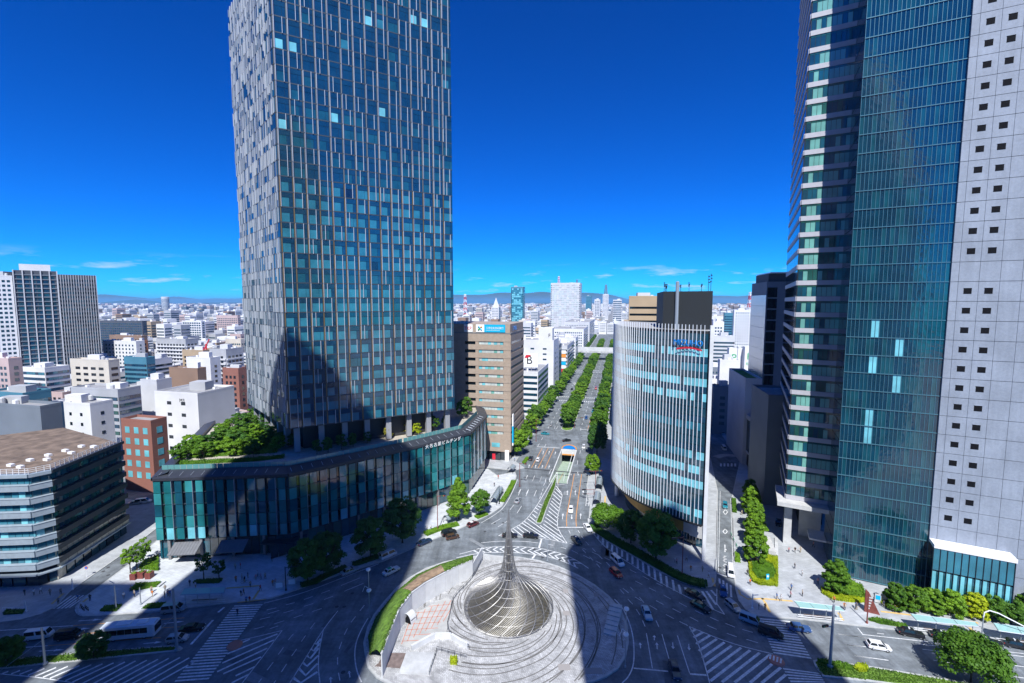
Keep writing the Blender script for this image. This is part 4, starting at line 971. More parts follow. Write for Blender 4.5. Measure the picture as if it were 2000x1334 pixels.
# elevated road across the avenue
vd = thing('elevated_road', 'pale elevated road bridging the avenue in the distance', 'bridge', (*S2W(560, -27), 0))
a, b, c_, d_ = S2W(553, -95), S2W(553, 60), S2W(572, 60), S2W(572, -95)
MB().prism([a, b, c_, d_], 9, 11).build('deck', 'concrete_light', vd, world=True)
MB().obox((*a, 11), (b[0]-a[0], b[1]-a[1], 0), (ES[0]*.4, ES[1]*.4, 0), (0, 0, 5)).build('noise_barrier', 'white_wall', vd, world=True)
for l_ in (-80, -46, -8, 30): p = S2W(562, l_); MB().cbox(p[0], p[1], 0, 2, 5, 9, -STA).build('pier', 'concrete', vd, world=True)

# ------------------------------------------------------------ the rest of the city
rng = random.Random(99); NEAR = []; FAR = MB(); fcols = ['white', 'white', 'lightgrey', 'white', 'cream', 'grey', 'lightgrey', 'pink', 'tan', 'brown', 'slate', 'white']
def free(x, y, r):
    s, l = W2S((x, y))
    if -48-r < l < -8+r or (s < 360 and 34-r < l < 62+r): return False
    if y < 210 and x > -105 and x < 140: return False
    if y < 190 or (x > 60 and y < 200): return False
    if x < -90 and y < 215: return False
    return all((x-fx)**2 + (y-fy)**2 > (r+fr_*.86)**2 for fx, fy, fr_ in FOOT)
def seen(x, y): return -1.2 < x / y < .62
LANDM = []
for name, label, xl, xc, xr, vt, Y, kw in LIST:
    LANDM.append(((xl+xc)/2, Y, 'the ' + name.replace('_', ' ')))
LANDM += [(76, 340, 'the residential tower'), (156, 410, 'the striped tower'), (325, 2600, 'the round tower'), (1055, 280, 'the tyre maker office'), (1084, 336, 'the tall white office')]
SEENL = {}
y = 215.0; cand = []
while y < 9500:
    cell = 15 + y*.011 if y < 900 else 17 + y*.009
    n = int(1.95*y/cell)
    for i in range(n):
        x = -1.25*y + i*cell + rng.uniform(-.25, .25)*cell; yy = y + rng.uniform(-.3, .3)*cell
        ux = x / yy
        vis = ux < -.53 or -.14 < ux < .26 or .42 < ux < .62
        if not seen(x, yy): continue
        cand.append((x, yy, cell, vis))
    y += cell * (1.08 if y < 1500 else 1.35)
cnt = 0
for x, yy, cell, vis in cand:
    w_, d_ = cell*rng.uniform(.5, .82), cell*rng.uniform(.5, .82); r = max(w_, d_)*.6
    if not free(x, yy, r): continue
    base = 8 + min(9, yy*.01); H = rng.uniform(base*.6, base*1.5)
    if rng.random() < (.16 if yy > 450 else .05): H *= rng.uniform(1.4, 2.2)
    H = min(H, 62 if yy > 900 else (40 if yy > 450 else 24))
    wl = rng.choice(fcols)
    ang = -STA + rng.choice((0, 0, 0, .12, -.2)) ; e1 = (math.cos(ang), math.sin(ang)); e2 = (-e1[1], e1[0])
    q = [(x-e1[0]*w_/2-e2[0]*d_/2, yy-e1[1]*w_/2-e2[1]*d_/2), (x+e1[0]*w_/2-e2[0]*d_/2, yy+e1[1]*w_/2-e2[1]*d_/2), (x+e1[0]*w_/2+e2[0]*d_/2, yy+e1[1]*w_/2+e2[1]*d_/2), (x-e1[0]*w_/2+e2[0]*d_/2, yy-e1[1]*w_/2+e2[1]*d_/2)]
    if vis and cnt < 255 and yy < 1500:
        cnt += 1; st = rng.random()
        if x < 0 and yy < 700: g = 'low city blocks left of the glass tower'
        elif x < 0: g = 'far city blocks left of the glass tower'
        else: g = 'city blocks around the far avenue'
        nm = {'white': 'white', 'lightgrey': 'pale grey', 'cream': 'cream', 'grey': 'grey', 'pink': 'pinkish', 'tan': 'tan', 'brown': 'brown', 'slate': 'slate coloured'}[wl]
        uu = 1000+FPX*x/yy; near_ = sorted(LANDM, key=lambda q_: abs(q_[0]-uu) + abs(q_[1]-yy)*.25)[0]
        rel = 'behind' if abs(near_[0]-uu) < 12 else ('left of' if uu < near_[0] else 'right of')
        pl_ = rel + ' ' + near_[2]
        sz_ = 'low ' if H < base*.85 else ('tall ' if H > base*1.4 else '')
        ft_ = ' with window bands' if st < .2 else (' with white balconies' if .2 < st < .35 else '')
        pl_old = 'in the nearer roofscape left of the glass tower' if g.startswith('low') else ('in the far roofscape left of the glass tower' if x < 0 else 'in the roofscape around the far avenue')
        lab_ = sz_ + nm + ' block' + ft_ + ' ' + pl_; k_ = SEENL.get(lab_, 0); SEENL[lab_] = k_ + 1
        if k_: lab_ = ['', 'second ', 'third ', 'fourth ', 'fifth ', 'sixth ', 'seventh ', 'eighth ', 'ninth '][min(k_, 8)] + lab_ + ', farther back'
        block('city_block', lab_, q, H, wall=wl, win=rng.choice(['pane_deep', 'pane_room', 'pane_blue']), fh=3.3, bay=rng.uniform(2.4, 4), ww=rng.uniform(.4, .75), wh=rng.uniform(.35, .55), ribbon=st < .2,
              balcony='white' if .2 < st < .35 else False, limit=0 if yy > 420 else 24, seed=cnt+300, group=g + ', ' + nm, clutter=yy < 800, parapet=.8 if yy < 500 else 0)
    else:
        mi = fcols.index(wl); FAR.prism(q, 0, H, mi)
        if yy < 3500 and vis:
            for fi in (0, 1):
                f = Face(q[fi], q[fi+1], 1)
                for k in range(int((H-3)/4.2)): FAR.obox(f.pt(.8, 3+k*4.2, .02), (f.d[0]*(f.len-1.6), f.d[1]*(f.len-1.6), 0), (f.n[0]*.06, f.n[1]*.06, 0), (0, 0, 1.7), len(fcols))
        if rng.random() < .4: FAR.cbox(x, yy, H, w_*.35, d_*.35, 3, ang, 0)
fo = FAR.build('distant_city', ['wall_'+k for k in fcols] + ['pane_deep']); tag(fo, 'dense mass of pale city roofs reaching to the horizon', 'city', kind='stuff')
# round tower far away, mountains
ot = thing('round_tower', 'lone round tower rising above the far plain on the left', 'tower', ((325.5-1000)/FPX*2600, 2600, 0))
zt = ZV(580, 2600); MB().lathe([(19, 0), (19, zt), (16, zt+1)], 20).build('shaft', 'wall_lightgrey', ot)
for k in range(12): MB().lathe([(19.15, 8+k*7), (19.15, 11+k*7)], 20, cap=False).build('window_band', 'pane_blue', ot)
mat('hill', (.05, .08, .08), 1, var=.3, vscale=.002)
def hills(name, Y, prof, depth):
    mb = MB(); n = len(prof)
    for j, (dy, fz) in enumerate(((-depth, 0), (-depth*.5, .55), (0, 1), (depth, 0))): mb.v += [(x, Y+dy, h*fz - (5 if fz == 0 else 0)) for x, h in prof]
    for j in range(3):
        for i in range(n-1): mb.f.append((j*n+i, j*n+i+1, (j+1)*n+i+1, (j+1)*n+i)); mb.m.append(0)
    o = mb.build(name, 'hill', smooth=True); o['kind'] = 'structure'
r2 = random.Random(8)
def ridge(Y, x0, x1, base, amp, bumps, step):
    out_ = []; x = x0; ph = [r2.uniform(0, 6) for _ in range(5)]
    while x <= x1:
        h = base + amp*sum(math.sin(x*(k+1)*.00021*(1+.3*k)+ph[k])/(k+1.2) for k in range(5)) + sum(a*math.exp(-((x-c)/w_)**2) for c, a, w_ in bumps); out_.append((x, max(8, h))); x += step
    return out_
hills('hills_near', 14000, ridge(14000, -24000, 16000, 20, 30, [((270-1000)/FPX*14000, 130, 600), ((440-1000)/FPX*14000, 50, 1200), ((240-1000)/FPX*14000, 40, 900)], 160), 1500)
hills('hills_far', 34000, ridge(34000, -52000, 44000, 330, 200, [((920-1000)/FPX*34000, 300, 5000), ((1450-1000)/FPX*34000, 380, 5000), ((1150-1000)/FPX*34000, 260, 4000)], 420), 5000)
# ------------------------------------------------------------ painted markings (children of the road)
MZ = .006
def stripw(name, pts, w, m='paint', z=MZ):
    mb = MB(); n = len(pts); Lp, Rp = [], []
    for i, p in enumerate(pts):
        d = norm2(sub(pts[min(i+1, n-1)], pts[max(i-1, 0)])); nn = (-d[1]*w/2, d[0]*w/2)
        Lp.append((p[0]+nn[0], p[1]+nn[1], z)); Rp.append((p[0]-nn[0], p[1]-nn[1], z))
    for i in range(n-1): mb.poly([Lp[i], Rp[i], Rp[i+1], Lp[i+1]])
    return mb.build(name, m, road)
def dashes(cv, lst, w=.16, name='lane_dash', m='paint'):
    for x0, y0, x1, y1 in lst: stripw(name, cv([(x0, y0), (x1, y1)]), w, m)
def line(cv, pts, w=.18, name='road_line', m='paint', sm=True):
    p = cv(pts); p = smooth2(p, 2) if sm and len(p) > 2 else p; stripw(name, p, w, m)
def crosswalk(cv, l0, l1, r0, r1, n, fill=.5):
    L0, L1, R0, R1 = cv([l0, l1, r0, r1])
    for i in range(n):
        t0, t1 = i/n, (i+fill)/n
        mb = MB(); mb.poly([(*lerp(L0, L1, t0), MZ), (*lerp(L0, L1, t1), MZ), (*lerp(R0, R1, t1), MZ), (*lerp(R0, R1, t0), MZ)]); mb.build('crosswalk_stripe', 'paint', road)
def chevrons(cv, lst, w=.5):
    for a, b, c in lst: stripw('chevron', cv([a, b, c]), w)
def arrow(cv, x0, y0, x1, y1):
    a, b = cv([(x0, y0), (x1, y1)]); d = norm2(sub(b, a)); n = (-d[1], d[0]); Ln = math.hypot(*sub(b, a)); k = Ln*.62
    P = lambda u, v: (a[0]+d[0]*u+n[0]*v, a[1]+d[1]*u+n[1]*v, MZ)
    mb = MB(); mb.poly([P(0, -.1), P(k, -.1), P(k, .1), P(0, .1)]); mb.poly([P(k, -.35), P(Ln, 0), P(k, .35)]); mb.build('lane_arrow', 'paint', road)
A_ = GC(5.0, 340, 1080); B_ = GC(5.25, 0, 1080); C_ = GC(7.02, 940, 920); D_ = GC(4.0, 1200, 1020); E_ = GC(3.993, 1560, 1000); H_ = GC(7.41, 980, 780)
crosswalk(A_, (590, 513), (-10, 1275), (865, 501), (325, 1250), 28)
for q in ([(660, 877), (740, 842)], [(520, 985), (1010, 790)], [(470, 1075), (975, 850)], [(420, 1160), (910, 930)], [(480, 1180), (850, 1015)], [(600, 1200), (790, 1110)], [(560, 1270), (730, 1185)]): stripw('hatch_stripe', A_(q), .42)
line(A_, [(620, 860), (830, 812), (1055, 757)], sm=False); line(A_, [(1055, 757), (860, 1020), (665, 1270)], sm=False)
line(A_, [(1130, 1270), (1300, 1000), (1460, 740), (1600, 565)]); line(A_, [(1425, 1270), (1405, 1100), (1420, 930), (1460, 740)])
chevrons(A_, [((1160, 1215), (1235, 1270), (1400, 1160)), ((1215, 1125), (1285, 1195), (1400, 1080)), ((1255, 1070), (1300, 1105), (1410, 1000)), ((1295, 1000), (1330, 1030), (1415, 925)), ((1370, 880), (1390, 892), (1435, 835)), ((1335, 935), (1362, 958), (1425, 880))])
dashes(A_, [(1165, 790, 1115, 850), (1285, 805, 1243, 865), (1068, 922, 1018, 992), (1198, 937, 1148, 1007), (968, 1067, 908, 1145), (1100, 1083, 1048, 1162), (855, 1227, 825, 1265), (993, 1245, 975, 1270), (1375, 682, 1330, 740), (1858, 510, 1815, 565), (1772, 620, 1728, 678), (1692, 737, 1663, 798), (1638, 867, 1613, 937), (1597, 1020, 1596, 1090), (1605, 1170, 1620, 1245),
  (905, 557, 1000, 535), (915, 595, 1028, 560), (838, 648, 938, 625), (975, 694, 1075, 662), (778, 744, 880, 718), (935, 740, 1017, 713), (1070, 585, 1167, 557), (1168, 634, 1258, 603), (1090, 508, 1178, 484), (1268, 455, 1353, 425), (1268, 522, 1358, 493), (1347, 573, 1440, 543), (1437, 395, 1520, 365), (1465, 455, 1553, 422), (1630, 318, 1815, 243), (1663, 374, 1850, 296)])
line(A_, [(880, 490), (1240, 400), (1640, 245), (2000, 105)], .2); line(A_, [(1895, 635), (1830, 745), (1780, 860), (1762, 970), (1770, 1080), (1790, 1170), (1830, 1260)], .22)
line(A_, [(490, 530), (430, 580)], .5, 'stop_line'); line(A_, [(380, 655), (165, 893)], .5, 'stop_line')
for x0, y0, x1, y1 in ((1530, 1268, 1528, 1210), (1718, 1215, 1708, 1150)): arrow(A_, x0, y0, x1, y1)
for q in ([(0, 795), (750, 745)], [(0, 890), (280, 868)], [(170, 975), (490, 950)], [(500, 1055), (880, 1025), (1740, 960)], [(770, 580), (790, 625), (850, 652), (1000, 645), (1640, 600)], [(0, 690), (200, 665), (370, 620), (520, 540)], [(0, 1240), (400, 1275), (760, 1334)]): line(B_, q, .17)
for q in ([(750, 745), (1130, 717)], [(820, 830), (1070, 812)], [(490, 950), (880, 925)], [(1070, 905), (1650, 868)], [(1600, 770), (1891, 755)], [(1615, 685), (1891, 665)]): line(B_, q, .17, 'lane_line', 'paint_orange')
for q in [(20, 1238, 85, 1215), (115, 1240, 205, 1205), (200, 1245, 330, 1195), (285, 1255, 455, 1185), (360, 1265, 575, 1175), (440, 1275, 695, 1163), (510, 1285, 815, 1155), (590, 1295, 935, 1147), (670, 1310, 1050, 1137), (740, 1325, 1165, 1127), (830, 1345, 1280, 1118), (900, 1370, 1390, 1107), (980, 1380, 1505, 1100), (1100, 1370, 1620, 1090), (1220, 1360, 1730, 1080), (1345, 1345, 1845, 1072), (1470, 1345, 1940, 1075), (1600, 1334, 2000, 1110)]: dashes(B_, [q], .42, 'hatch_stripe')
dashes(B_, [(545, 573, 735, 437), (590, 572, 775, 437), (630, 570, 815, 435), (670, 567, 857, 433), (710, 560, 895, 430)], .45, 'crosswalk_stripe')
for q in ((805, 697, 1050, 680), (685, 793, 930, 770), (400, 1008, 660, 992), (1470, 930, 1660, 912), (1680, 723, 1891, 700)): arrow(B_, *q)
dashes(C_, [(637, 58, 603, 135), (735, 62, 703, 138), (830, 70, 802, 145), (545, 247, 507, 335), (650, 255, 612, 343), (757, 262, 722, 347), (445, 465, 395, 530), (553, 480, 490, 578), (268, 650, 135, 728), (360, 685, 228, 765), (945, 10, 930, 40), (915, 50, 900, 90), (890, 100, 875, 140), (868, 165, 855, 200), (850, 240, 838, 275), (830, 295, 818, 330), (812, 345, 800, 380),
  (1200, 815, 1220, 855), (1325, 812, 1350, 850), (1370, 888, 1402, 930), (1432, 968, 1475, 1015), (1520, 1055, 1567, 1108), (1605, 1150, 1660, 1205), (1215, 990, 1270, 1015), (1240, 1088, 1325, 1130), (1385, 1072, 1435, 1125), (1518, 1110, 1605, 1150), (1400, 1155, 1490, 1200), (1485, 1175, 1530, 1225), (1568, 1232, 1645, 1272), (1690, 1187, 1770, 1225), (1580, 1272, 1630, 1325), (1715, 1250, 1765, 1305), (1390, 1060, 1440, 1075), (900, 1000, 985, 1018), (1090, 1045, 1160, 1065)])
line(C_, [(0, 710), (180, 605), (300, 510), (370, 400), (440, 260), (500, 110)]); line(C_, [(1050, 190), (1110, 330), (1045, 640), (1045, 770), (1090, 860), (1175, 990)], .2, sm=False); line(C_, [(1175, 990), (860, 920), (235, 888)], .2); line(C_, [(235, 888), (530, 740), (640, 640), (760, 480), (880, 280), (1040, 15)], .2)
dashes(C_, [(1030, 205, 1085, 290), (1018, 240, 1105, 330), (1000, 280, 1105, 375), (985, 320, 1100, 425), (975, 375, 1090, 470), (960, 410, 1080, 520), (945, 445, 1070, 560), (930, 500, 1062, 610), (920, 545, 1055, 655), (900, 590, 1045, 705), (880, 635, 1045, 755), (865, 680, 1060, 820), (850, 725, 1100, 905), (805, 745, 1140, 975),
  (665, 625, 745, 690), (700, 590, 755, 640), (720, 545, 770, 580), (745, 505, 790, 535), (770, 475, 815, 500), (795, 450, 835, 470), (635, 655, 1060, 960), (590, 690, 960, 940), (560, 715, 880, 920), (520, 745, 760, 905), (490, 768, 640, 890), (440, 790, 560, 885), (410, 815, 490, 885)], .34, 'hatch_stripe')
for q in ([(1275, 40), (1195, 480), (1165, 640), (1172, 760)], [(1375, 45), (1330, 380), (1295, 650), (1305, 760)]): line(C_, q, .22, 'lane_line', 'paint_orange')
line(C_, [(1045, 772), (1410, 772)], .5, 'stop_line'); line(C_, [(830, 920), (790, 1060)], .5, 'stop_line'); line(C_, [(740, 1145), (700, 1200)], .5, 'stop_line')
for x0, y0, x1, y1 in ((1222, 10, 1225, 50), (1322, 10, 1326, 50), (1180, 330, 1180, 265), (1288, 330, 1290, 262), (1395, 328, 1398, 262), (1112, 660, 1122, 578), (1240, 600, 1240, 662), (1360, 655, 1364, 578)): arrow(C_, x0, y0, x1, y1)
line(C_, [(-300, 1140), (0, 1060), (110, 1040), (430, 1030), (760, 1050), (1000, 1100), (1200, 1170), (1350, 1250), (1470, 1334)], .22); line(C_, [(-340, 1190), (0, 1115), (430, 1115), (740, 1140), (1000, 1195), (1180, 1260), (1330, 1334)], .22)
chevrons(C_, [((-30, 1062), (-100, 1095), (-40, 1120)), ((60, 1048), (-15, 1083), (50, 1112)), ((150, 1040), (70, 1075), (140, 1112)), ((240, 1035), (165, 1075), (235, 1112)), ((330, 1032), (260, 1072), (330, 1112)), ((530, 1035), (440, 1075), (520, 1120)), ((620, 1042), (540, 1078), (630, 1130)), ((720, 1055), (640, 1090), (740, 1140)), ((820, 1072), (725, 1100), (840, 1160)), ((920, 1090), (815, 1120), (920, 1180)), ((1020, 1110), (925, 1140), (1000, 1195)), ((1110, 1135), (1010, 1160), (1080, 1220)), ((1200, 1175), (1105, 1185), (1150, 1240)), ((1290, 1215), (1190, 1220), (1220, 1270)), ((1370, 1265), (1265, 1255), (1290, 1310))], .45)
line(C_, [(0, 985), (200, 962), (560, 960), (780, 985)]); line(C_, [(1465, 650), (1470, 740), (1530, 850), (1620, 960), (1720, 1060), (1825, 1130)], .2)
dashes(C_, [(1540, 820, 1548, 860), (1605, 850, 1600, 930), (1672, 885, 1665, 1010), (1732, 930, 1725, 1055), (1798, 970, 1790, 1105)], .6, 'edge_stripe')
line(C_, [(1478, 60), (1432, 480)]); line(C_, [(1512, 70), (1470, 480)])
for i in range(9): y = 75+i*46; dashes(C_, [(1476-i*5, y, 1510-i*5, y+8)], .25, 'ladder_rung')
line(H_, [(515, 685), (840, 705)], .5, 'stop_line'); line(H_, [(1145, 435), (1370, 450)], .5, 'stop_line')
for q in ((585, 705, 430, 990), (672, 705, 525, 995), (760, 705, 625, 1000), (1290, 265, 1243, 435), (1345, 310, 1318, 440)): dashes(H_, [q], .22, 'lane_line', 'paint_orange')
for x, y0, y1 in ((600, 795, 745), (685, 795, 745), (775, 800, 755), (395, 990, 942), (490, 992, 945), (587, 998, 950), (685, 1000, 955), (998, 1062, 1100), (1103, 1065, 1100)): arrow(H_, x-6, y0, x+6, y1)
dashes(H_, [(370, 1100, 340, 1180), (475, 1105, 443, 1185), (578, 1112, 548, 1190), (815, 388, 785, 430), (888, 392, 862, 430), (270, 1300, 240, 1360), (385, 1305, 355, 1370), (1140, 740, 1128, 790), (1100, 885, 1092, 945), (720, 1010, 690, 1060), (670, 1090, 655, 1130), (640, 1170, 630, 1205), (910, 1085, 895, 1190)])
line(H_, [(805, 1060), (800, 1200), (850, 1330)], .18); line(H_, [(825, 1230), (915, 1230)], .2); line(H_, [(1050, 700), (1020, 800), (950, 1040)], .2)
ob = stripw('dark_road_strip', H_([(330, 1000), (800, 1040), (1205, 1072)]), 1.1, 'asphalt_dark', .005)  # narrow strip of darker tone running across the avenue
for s in range(212, 900, 11):
    for l_ in (-37.6, -34.2, -19.8, -15.9):
        if 212 < s < 240 and l_ > -35: continue
        if 318 < s < 334 or 455 < s < 470: continue
        stripw('lane_dash', [S2W(s+1, l_), S2W(s+6, l_)], .18)
    if s % 3 == 0: pass
for s in (320, 333, 457, 468): 
    for i in range(9): l_ = -42 + i*1.5; stripw('crosswalk_stripe', [S2W(s-1.5, l_), S2W(s+1.5, l_)], .6); stripw('crosswalk_stripe', [S2W(s-1.5, l_+17.5), S2W(s+1.5, l_+17.5)], .6)
crosswalk(D_, (1125, 748), (1250, 1035), (1370, 772), (1548, 1080), 14); crosswalk(D_, (1315, 1138), (1385, 1262), (1602, 1178), (1650, 1262), 5)
line(D_, [(585, 815), (650, 930), (700, 1090), (745, 1256)], .2); line(D_, [(585, 815), (900, 945), (1240, 1030)], .2)
dashes(D_, [(600, 855, 640, 835), (620, 900, 690, 860), (640, 950, 745, 885), (660, 1005, 800, 912), (685, 1060, 860, 938), (705, 1115, 915, 965), (725, 1175, 990, 980), (750, 1240, 1060, 1000), (840, 1250, 1135, 1020), (940, 1252, 1215, 1035), (1060, 1254, 1235, 1105), (1150, 1256, 1300, 1135), (1260, 1256, 1340, 1190)], .5, 'hatch_stripe')
dashes(D_, [(120, 370, 170, 395), (220, 420, 272, 448), (328, 475, 380, 500), (165, 460, 218, 487), (270, 512, 325, 540), (383, 568, 440, 600), (505, 628, 565, 660), (325, 612, 385, 643), (455, 675, 518, 707), (402, 720, 465, 753), (590, 740, 655, 775), (508, 775, 575, 808), (725, 805, 798, 837), (868, 790, 942, 820), (1000, 838, 1080, 860), (748, 742, 815, 772), (630, 690, 695, 720), (878, 868, 955, 895), (1032, 915, 1122, 942), (275, 650, 333, 683), (170, 680, 200, 725), (260, 670, 293, 715), (220, 768, 240, 815), (325, 768, 348, 818), (105, 600, 143, 640), (160, 583, 210, 613), (195, 585, 230, 628), (45, 525, 75, 558), (65, 515, 112, 553), (125, 508, 148, 532)])
dashes(D_, [(250, 868, 297, 1142), (372, 875, 430, 1080), (492, 885, 588, 1180), (1750, 875, 1990, 905), (1810, 957, 1990, 975), (1880, 1043, 2000, 1062)], .17, 'lane_line')
line(D_, [(590, 1185), (720, 1195)], .4, 'stop_line'); line(D_, [(150, 1140), (420, 1165)], .3, 'stop_line'); line(D_, [(805, 400), (880, 425)], .4, 'stop_line')
line(D_, [(0, 600), (60, 660), (110, 760), (145, 880), (155, 1000), (150, 1120), (110, 1210), (60, 1256)], .22)
for x0, y0, x1, y1 in ((205, 985, 200, 940), (312, 922, 312, 882), (335, 992, 330, 938), (455, 940, 460, 992), (580, 950, 585, 1002)): arrow(D_, x0, y0, x1, y1)
line(D_, [(0, 245), (150, 340), (300, 440), (450, 520), (560, 580), (700, 648), (860, 720)], .2); line(D_, [(800, 520), (800, 635), (860, 720)], .2, sm=False)
dashes(D_, [(18, 175, 22, 245), (60, 200, 60, 270), (100, 222, 102, 300), (140, 250, 142, 328), (182, 278, 184, 360), (222, 308, 227, 390), (265, 332, 273, 418), (312, 362, 320, 450), (358, 390, 368, 480), (405, 420, 413, 508), (455, 450, 467, 535), (503, 488, 520, 562), (552, 508, 575, 570), (648, 535, 680, 580), (685, 538, 770, 680), (718, 538, 795, 645), (755, 530, 795, 575)], .55, 'edge_stripe')
dashes(D_, [(820, 440, 825, 490), (850, 455, 855, 500), (878, 475, 882, 560), (908, 490, 913, 585)], .45, 'crosswalk_stripe')
dashes(E_, [(310, 952, 552, 985), (370, 1035, 500, 1050), (437, 1120, 700, 1157), (495, 955, 1130, 1025), (925, 1027, 1140, 1053), (965, 1070, 1090, 1085), (1550, 1080, 1757, 1105), (1560, 1105, 1757, 1128), (1545, 1180, 1757, 1207), (1570, 1268, 1757, 1295), (460, 905, 500, 955), (610, 945, 665, 952), (1050, 1155, 1200, 1180)], .17, 'lane_line')
# diamonds and arrows in the side street
K_ = GC(4.168, 1120, 880)
for cx, cy in ((1237, 500), (1235, 658)):
    for a, b in (((0, -20), (18, 0)), ((18, 0), (0, 22)), ((0, 22), (-18, 0)), ((-18, 0), (0, -20))): dashes(K_, [(cx+a[0], cy+a[1], cx+b[0], cy+b[1])], .25, 'diamond_mark')
dashes(K_, [(1233, 765, 1234, 825), (1234, 795, 1246, 812)], .25, 'lane_arrow'); dashes(K_, [(1195, 330, 1180, 990), (1280, 390, 1300, 1000)], .12, 'road_line')
for yy in (870, 895, 935, 975):
    for dx, dy in ((-8, 0), (4, 10), (0, -12)): dashes(K_, [(1233+dx-8, yy+dy, 1233+dx+12, yy+dy+4)], .3, 'painted_character')
    dashes(K_, [(1228, yy-12, 1230, yy+12)], .3, 'painted_character')
for u0, v0, n in ((1400, 905, 5), (1400, 805, 4)):
    for i in range(n): stripw('crosswalk_stripe', [G(u0+8+i*7, v0), G(u0+8+i*7, v0+6)], .7)
line(lambda p: [G(*q) for q in p], [(1398, 893), (1415, 888), (1438, 890)], 3.4, 'brick_crossing', 'paving_warm')

# ------------------------------------------------------------ underpass
up = thing('underpass', 'concrete underpass ramp with white walls and arched sign in the avenue', 'underpass', (*S2W(205, -22), 0))
s0, s1, l0, l1 = HOLE
mat('ramp_green', (.33, .42, .33), .85, var=.15, vscale=.7)
mb = MB(); mb.poly([(*S2W(s0, l0), -.03), (*S2W(s0, l1), -.03), (*S2W(s1, l1), -5.6), (*S2W(s1, l0), -5.6)][::-1]); mb.poly([(*S2W(s1, l0), -5.6), (*S2W(s1, l1), -5.6), (*S2W(s1+30, l1), -6), (*S2W(s1+30, l0), -6)][::-1])
mb.build('ramp', 'ramp_green', up, world=True)
for lw, sg in ((l0, -1), (l1, 1)):
    a0, a1 = (lw-.35, lw+.05) if sg < 0 else (lw-.05, lw+.35)
    m = MB(); m.v = []
    q = [S2W(s0, a0), S2W(s0, a1), S2W(s1, a1), S2W(s1, a0)]
    m.prism(q, -6.5, .95); m.build('ramp_wall', 'white_wall', up, world=True)
MB().prism([S2W(s1-.2, l0-.4), S2W(s1-.2, l1+.4), S2W(s1+.5, l1+.4), S2W(s1+.5, l0-.4)], -1.6, 1.1).build('portal_beam', 'white_wall', up, world=True)
MB().prism([S2W(s1+.3, l0), S2W(s1+.3, l1), S2W(s1+30, l1), S2W(s1+30, l0)], -.9, -.3).build('tunnel_roof', 'concrete_dark', up, world=True)
MB().prism([S2W(s1-.35, l0+.2), S2W(s1-.35, l1-.2), S2W(s1-.25, l1-.2), S2W(s1-.25, l0+.2)], -1.5, -.9).build('height_bar', 'paint_orange', up, world=True)
fsg = Face(S2W(s1+1.2, l0-.3), S2W(s1+1.2, l1+.3), 1); m = MB(); n = 14; R1, R2 = fsg.len/2, fsg.len/2-.45
for nm, ra, rb_, d, mt in (('arch_rim', 1.0, .86, .16, 'paint_orange'), ('arch_panel', .86, 0, .1, 'sign_blue')):
    m = MB()
    for i in range(n):
        t0, t1 = math.pi*i/n, math.pi*(i+1)/n
        P = lambda t, k: fsg.pt(fsg.len/2 - math.cos(t)*fsg.len/2*k, 1.1 + math.sin(t)*2.1*k, d)
        m.poly([P(t0, ra), P(t1, ra), P(t1, rb_), P(t0, rb_)][::-1]); Q = lambda t, k: fsg.pt(fsg.len/2 - math.cos(t)*fsg.len/2*k, 1.1 + math.sin(t)*2.1*k, -.2)
        m.poly([P(t0, ra), P(t1, ra), Q(t1, ra), Q(t0, ra)])
    m.build(nm, mt, up, world=True)
# centre divider posts on the ramp
for i in range(9): p = S2W(s0-1+i*2, -21.9); MB().tube([(*p, .02 - max(0, (i*2-1))*.155), (*p, .8 - max(0, (i*2-1))*.155)], .06, 5).build('divider_post', 'paint_orange', up, world=True)

# ------------------------------------------------------------ the round island
I_ = GC(3.448, 680, 1000)
isl_c = [(112, 960), (102, 890), (130, 780), (170, 700), (240, 610), (330, 510), (400, 455), (520, 385), (650, 340), (760, 318), (850, 303), (1000, 300), (1150, 308), (1290, 332), (1420, 372), (1550, 430), (1660, 495), (1760, 575), (1840, 670), (1880, 770), (1890, 880), (1870, 980), (1820, 1060), (1740, 1115), (1650, 1150), (1500, 1185), (300, 1180), (190, 1120), (130, 1050)]
ISL = I_(isl_c)
m = mat('plaza_brick', (.5, .475, .46), .85)
t = m.node_tree; geo = t.nodes.new('ShaderNodeNewGeometry'); bk = t.nodes.new('ShaderNodeTexBrick'); bk.inputs['Scale'].default_value = 1.0
bk.inputs['Color1'].default_value = (.54, .545, .56, 1); bk.inputs['Color2'].default_value = (.36, .365, .375, 1); bk.inputs['Mortar'].default_value = (.22, .21, .2, 1)
bk.inputs['Brick Width'].default_value = .55; bk.inputs['Row Height'].default_value = .26; bk.inputs['Mortar Size'].default_value = .03
nz_ = t.nodes.new('ShaderNodeTexNoise'); nz_.inputs['Scale'].default_value = .45; nz_.inputs['Detail'].default_value = 6
mp_ = t.nodes.new('ShaderNodeMapping'); mp_.inputs['Rotation'].default_value = (0, 0, .6); t.links.new(geo.outputs['Position'], mp_.inputs[0]); t.links.new(mp_.outputs[0], bk.inputs['Vector']); t.links.new(geo.outputs['Position'], nz_.inputs['Vector'])
mr_ = t.nodes.new('ShaderNodeMapRange'); mr_.inputs['From Min'].default_value = .3; mr_.inputs['From Max'].default_value = .7; mr_.inputs['To Min'].default_value = .68; mr_.inputs['To Max'].default_value = 1.2; t.links.new(nz_.outputs[0], mr_.inputs[0])
mx_ = t.nodes.new('ShaderNodeMix'); mx_.data_type = 'RGBA'; mx_.blend_type = 'MULTIPLY'; mx_.inputs['Factor'].default_value = 1
t.links.new(bk.outputs['Color'], mx_.inputs['A']); t.links.new(mr_.outputs[0], mx_.inputs['B']); t.links.new(mx_.outputs['Result'], t.nodes['Principled BSDF'].inputs['Base Color'])
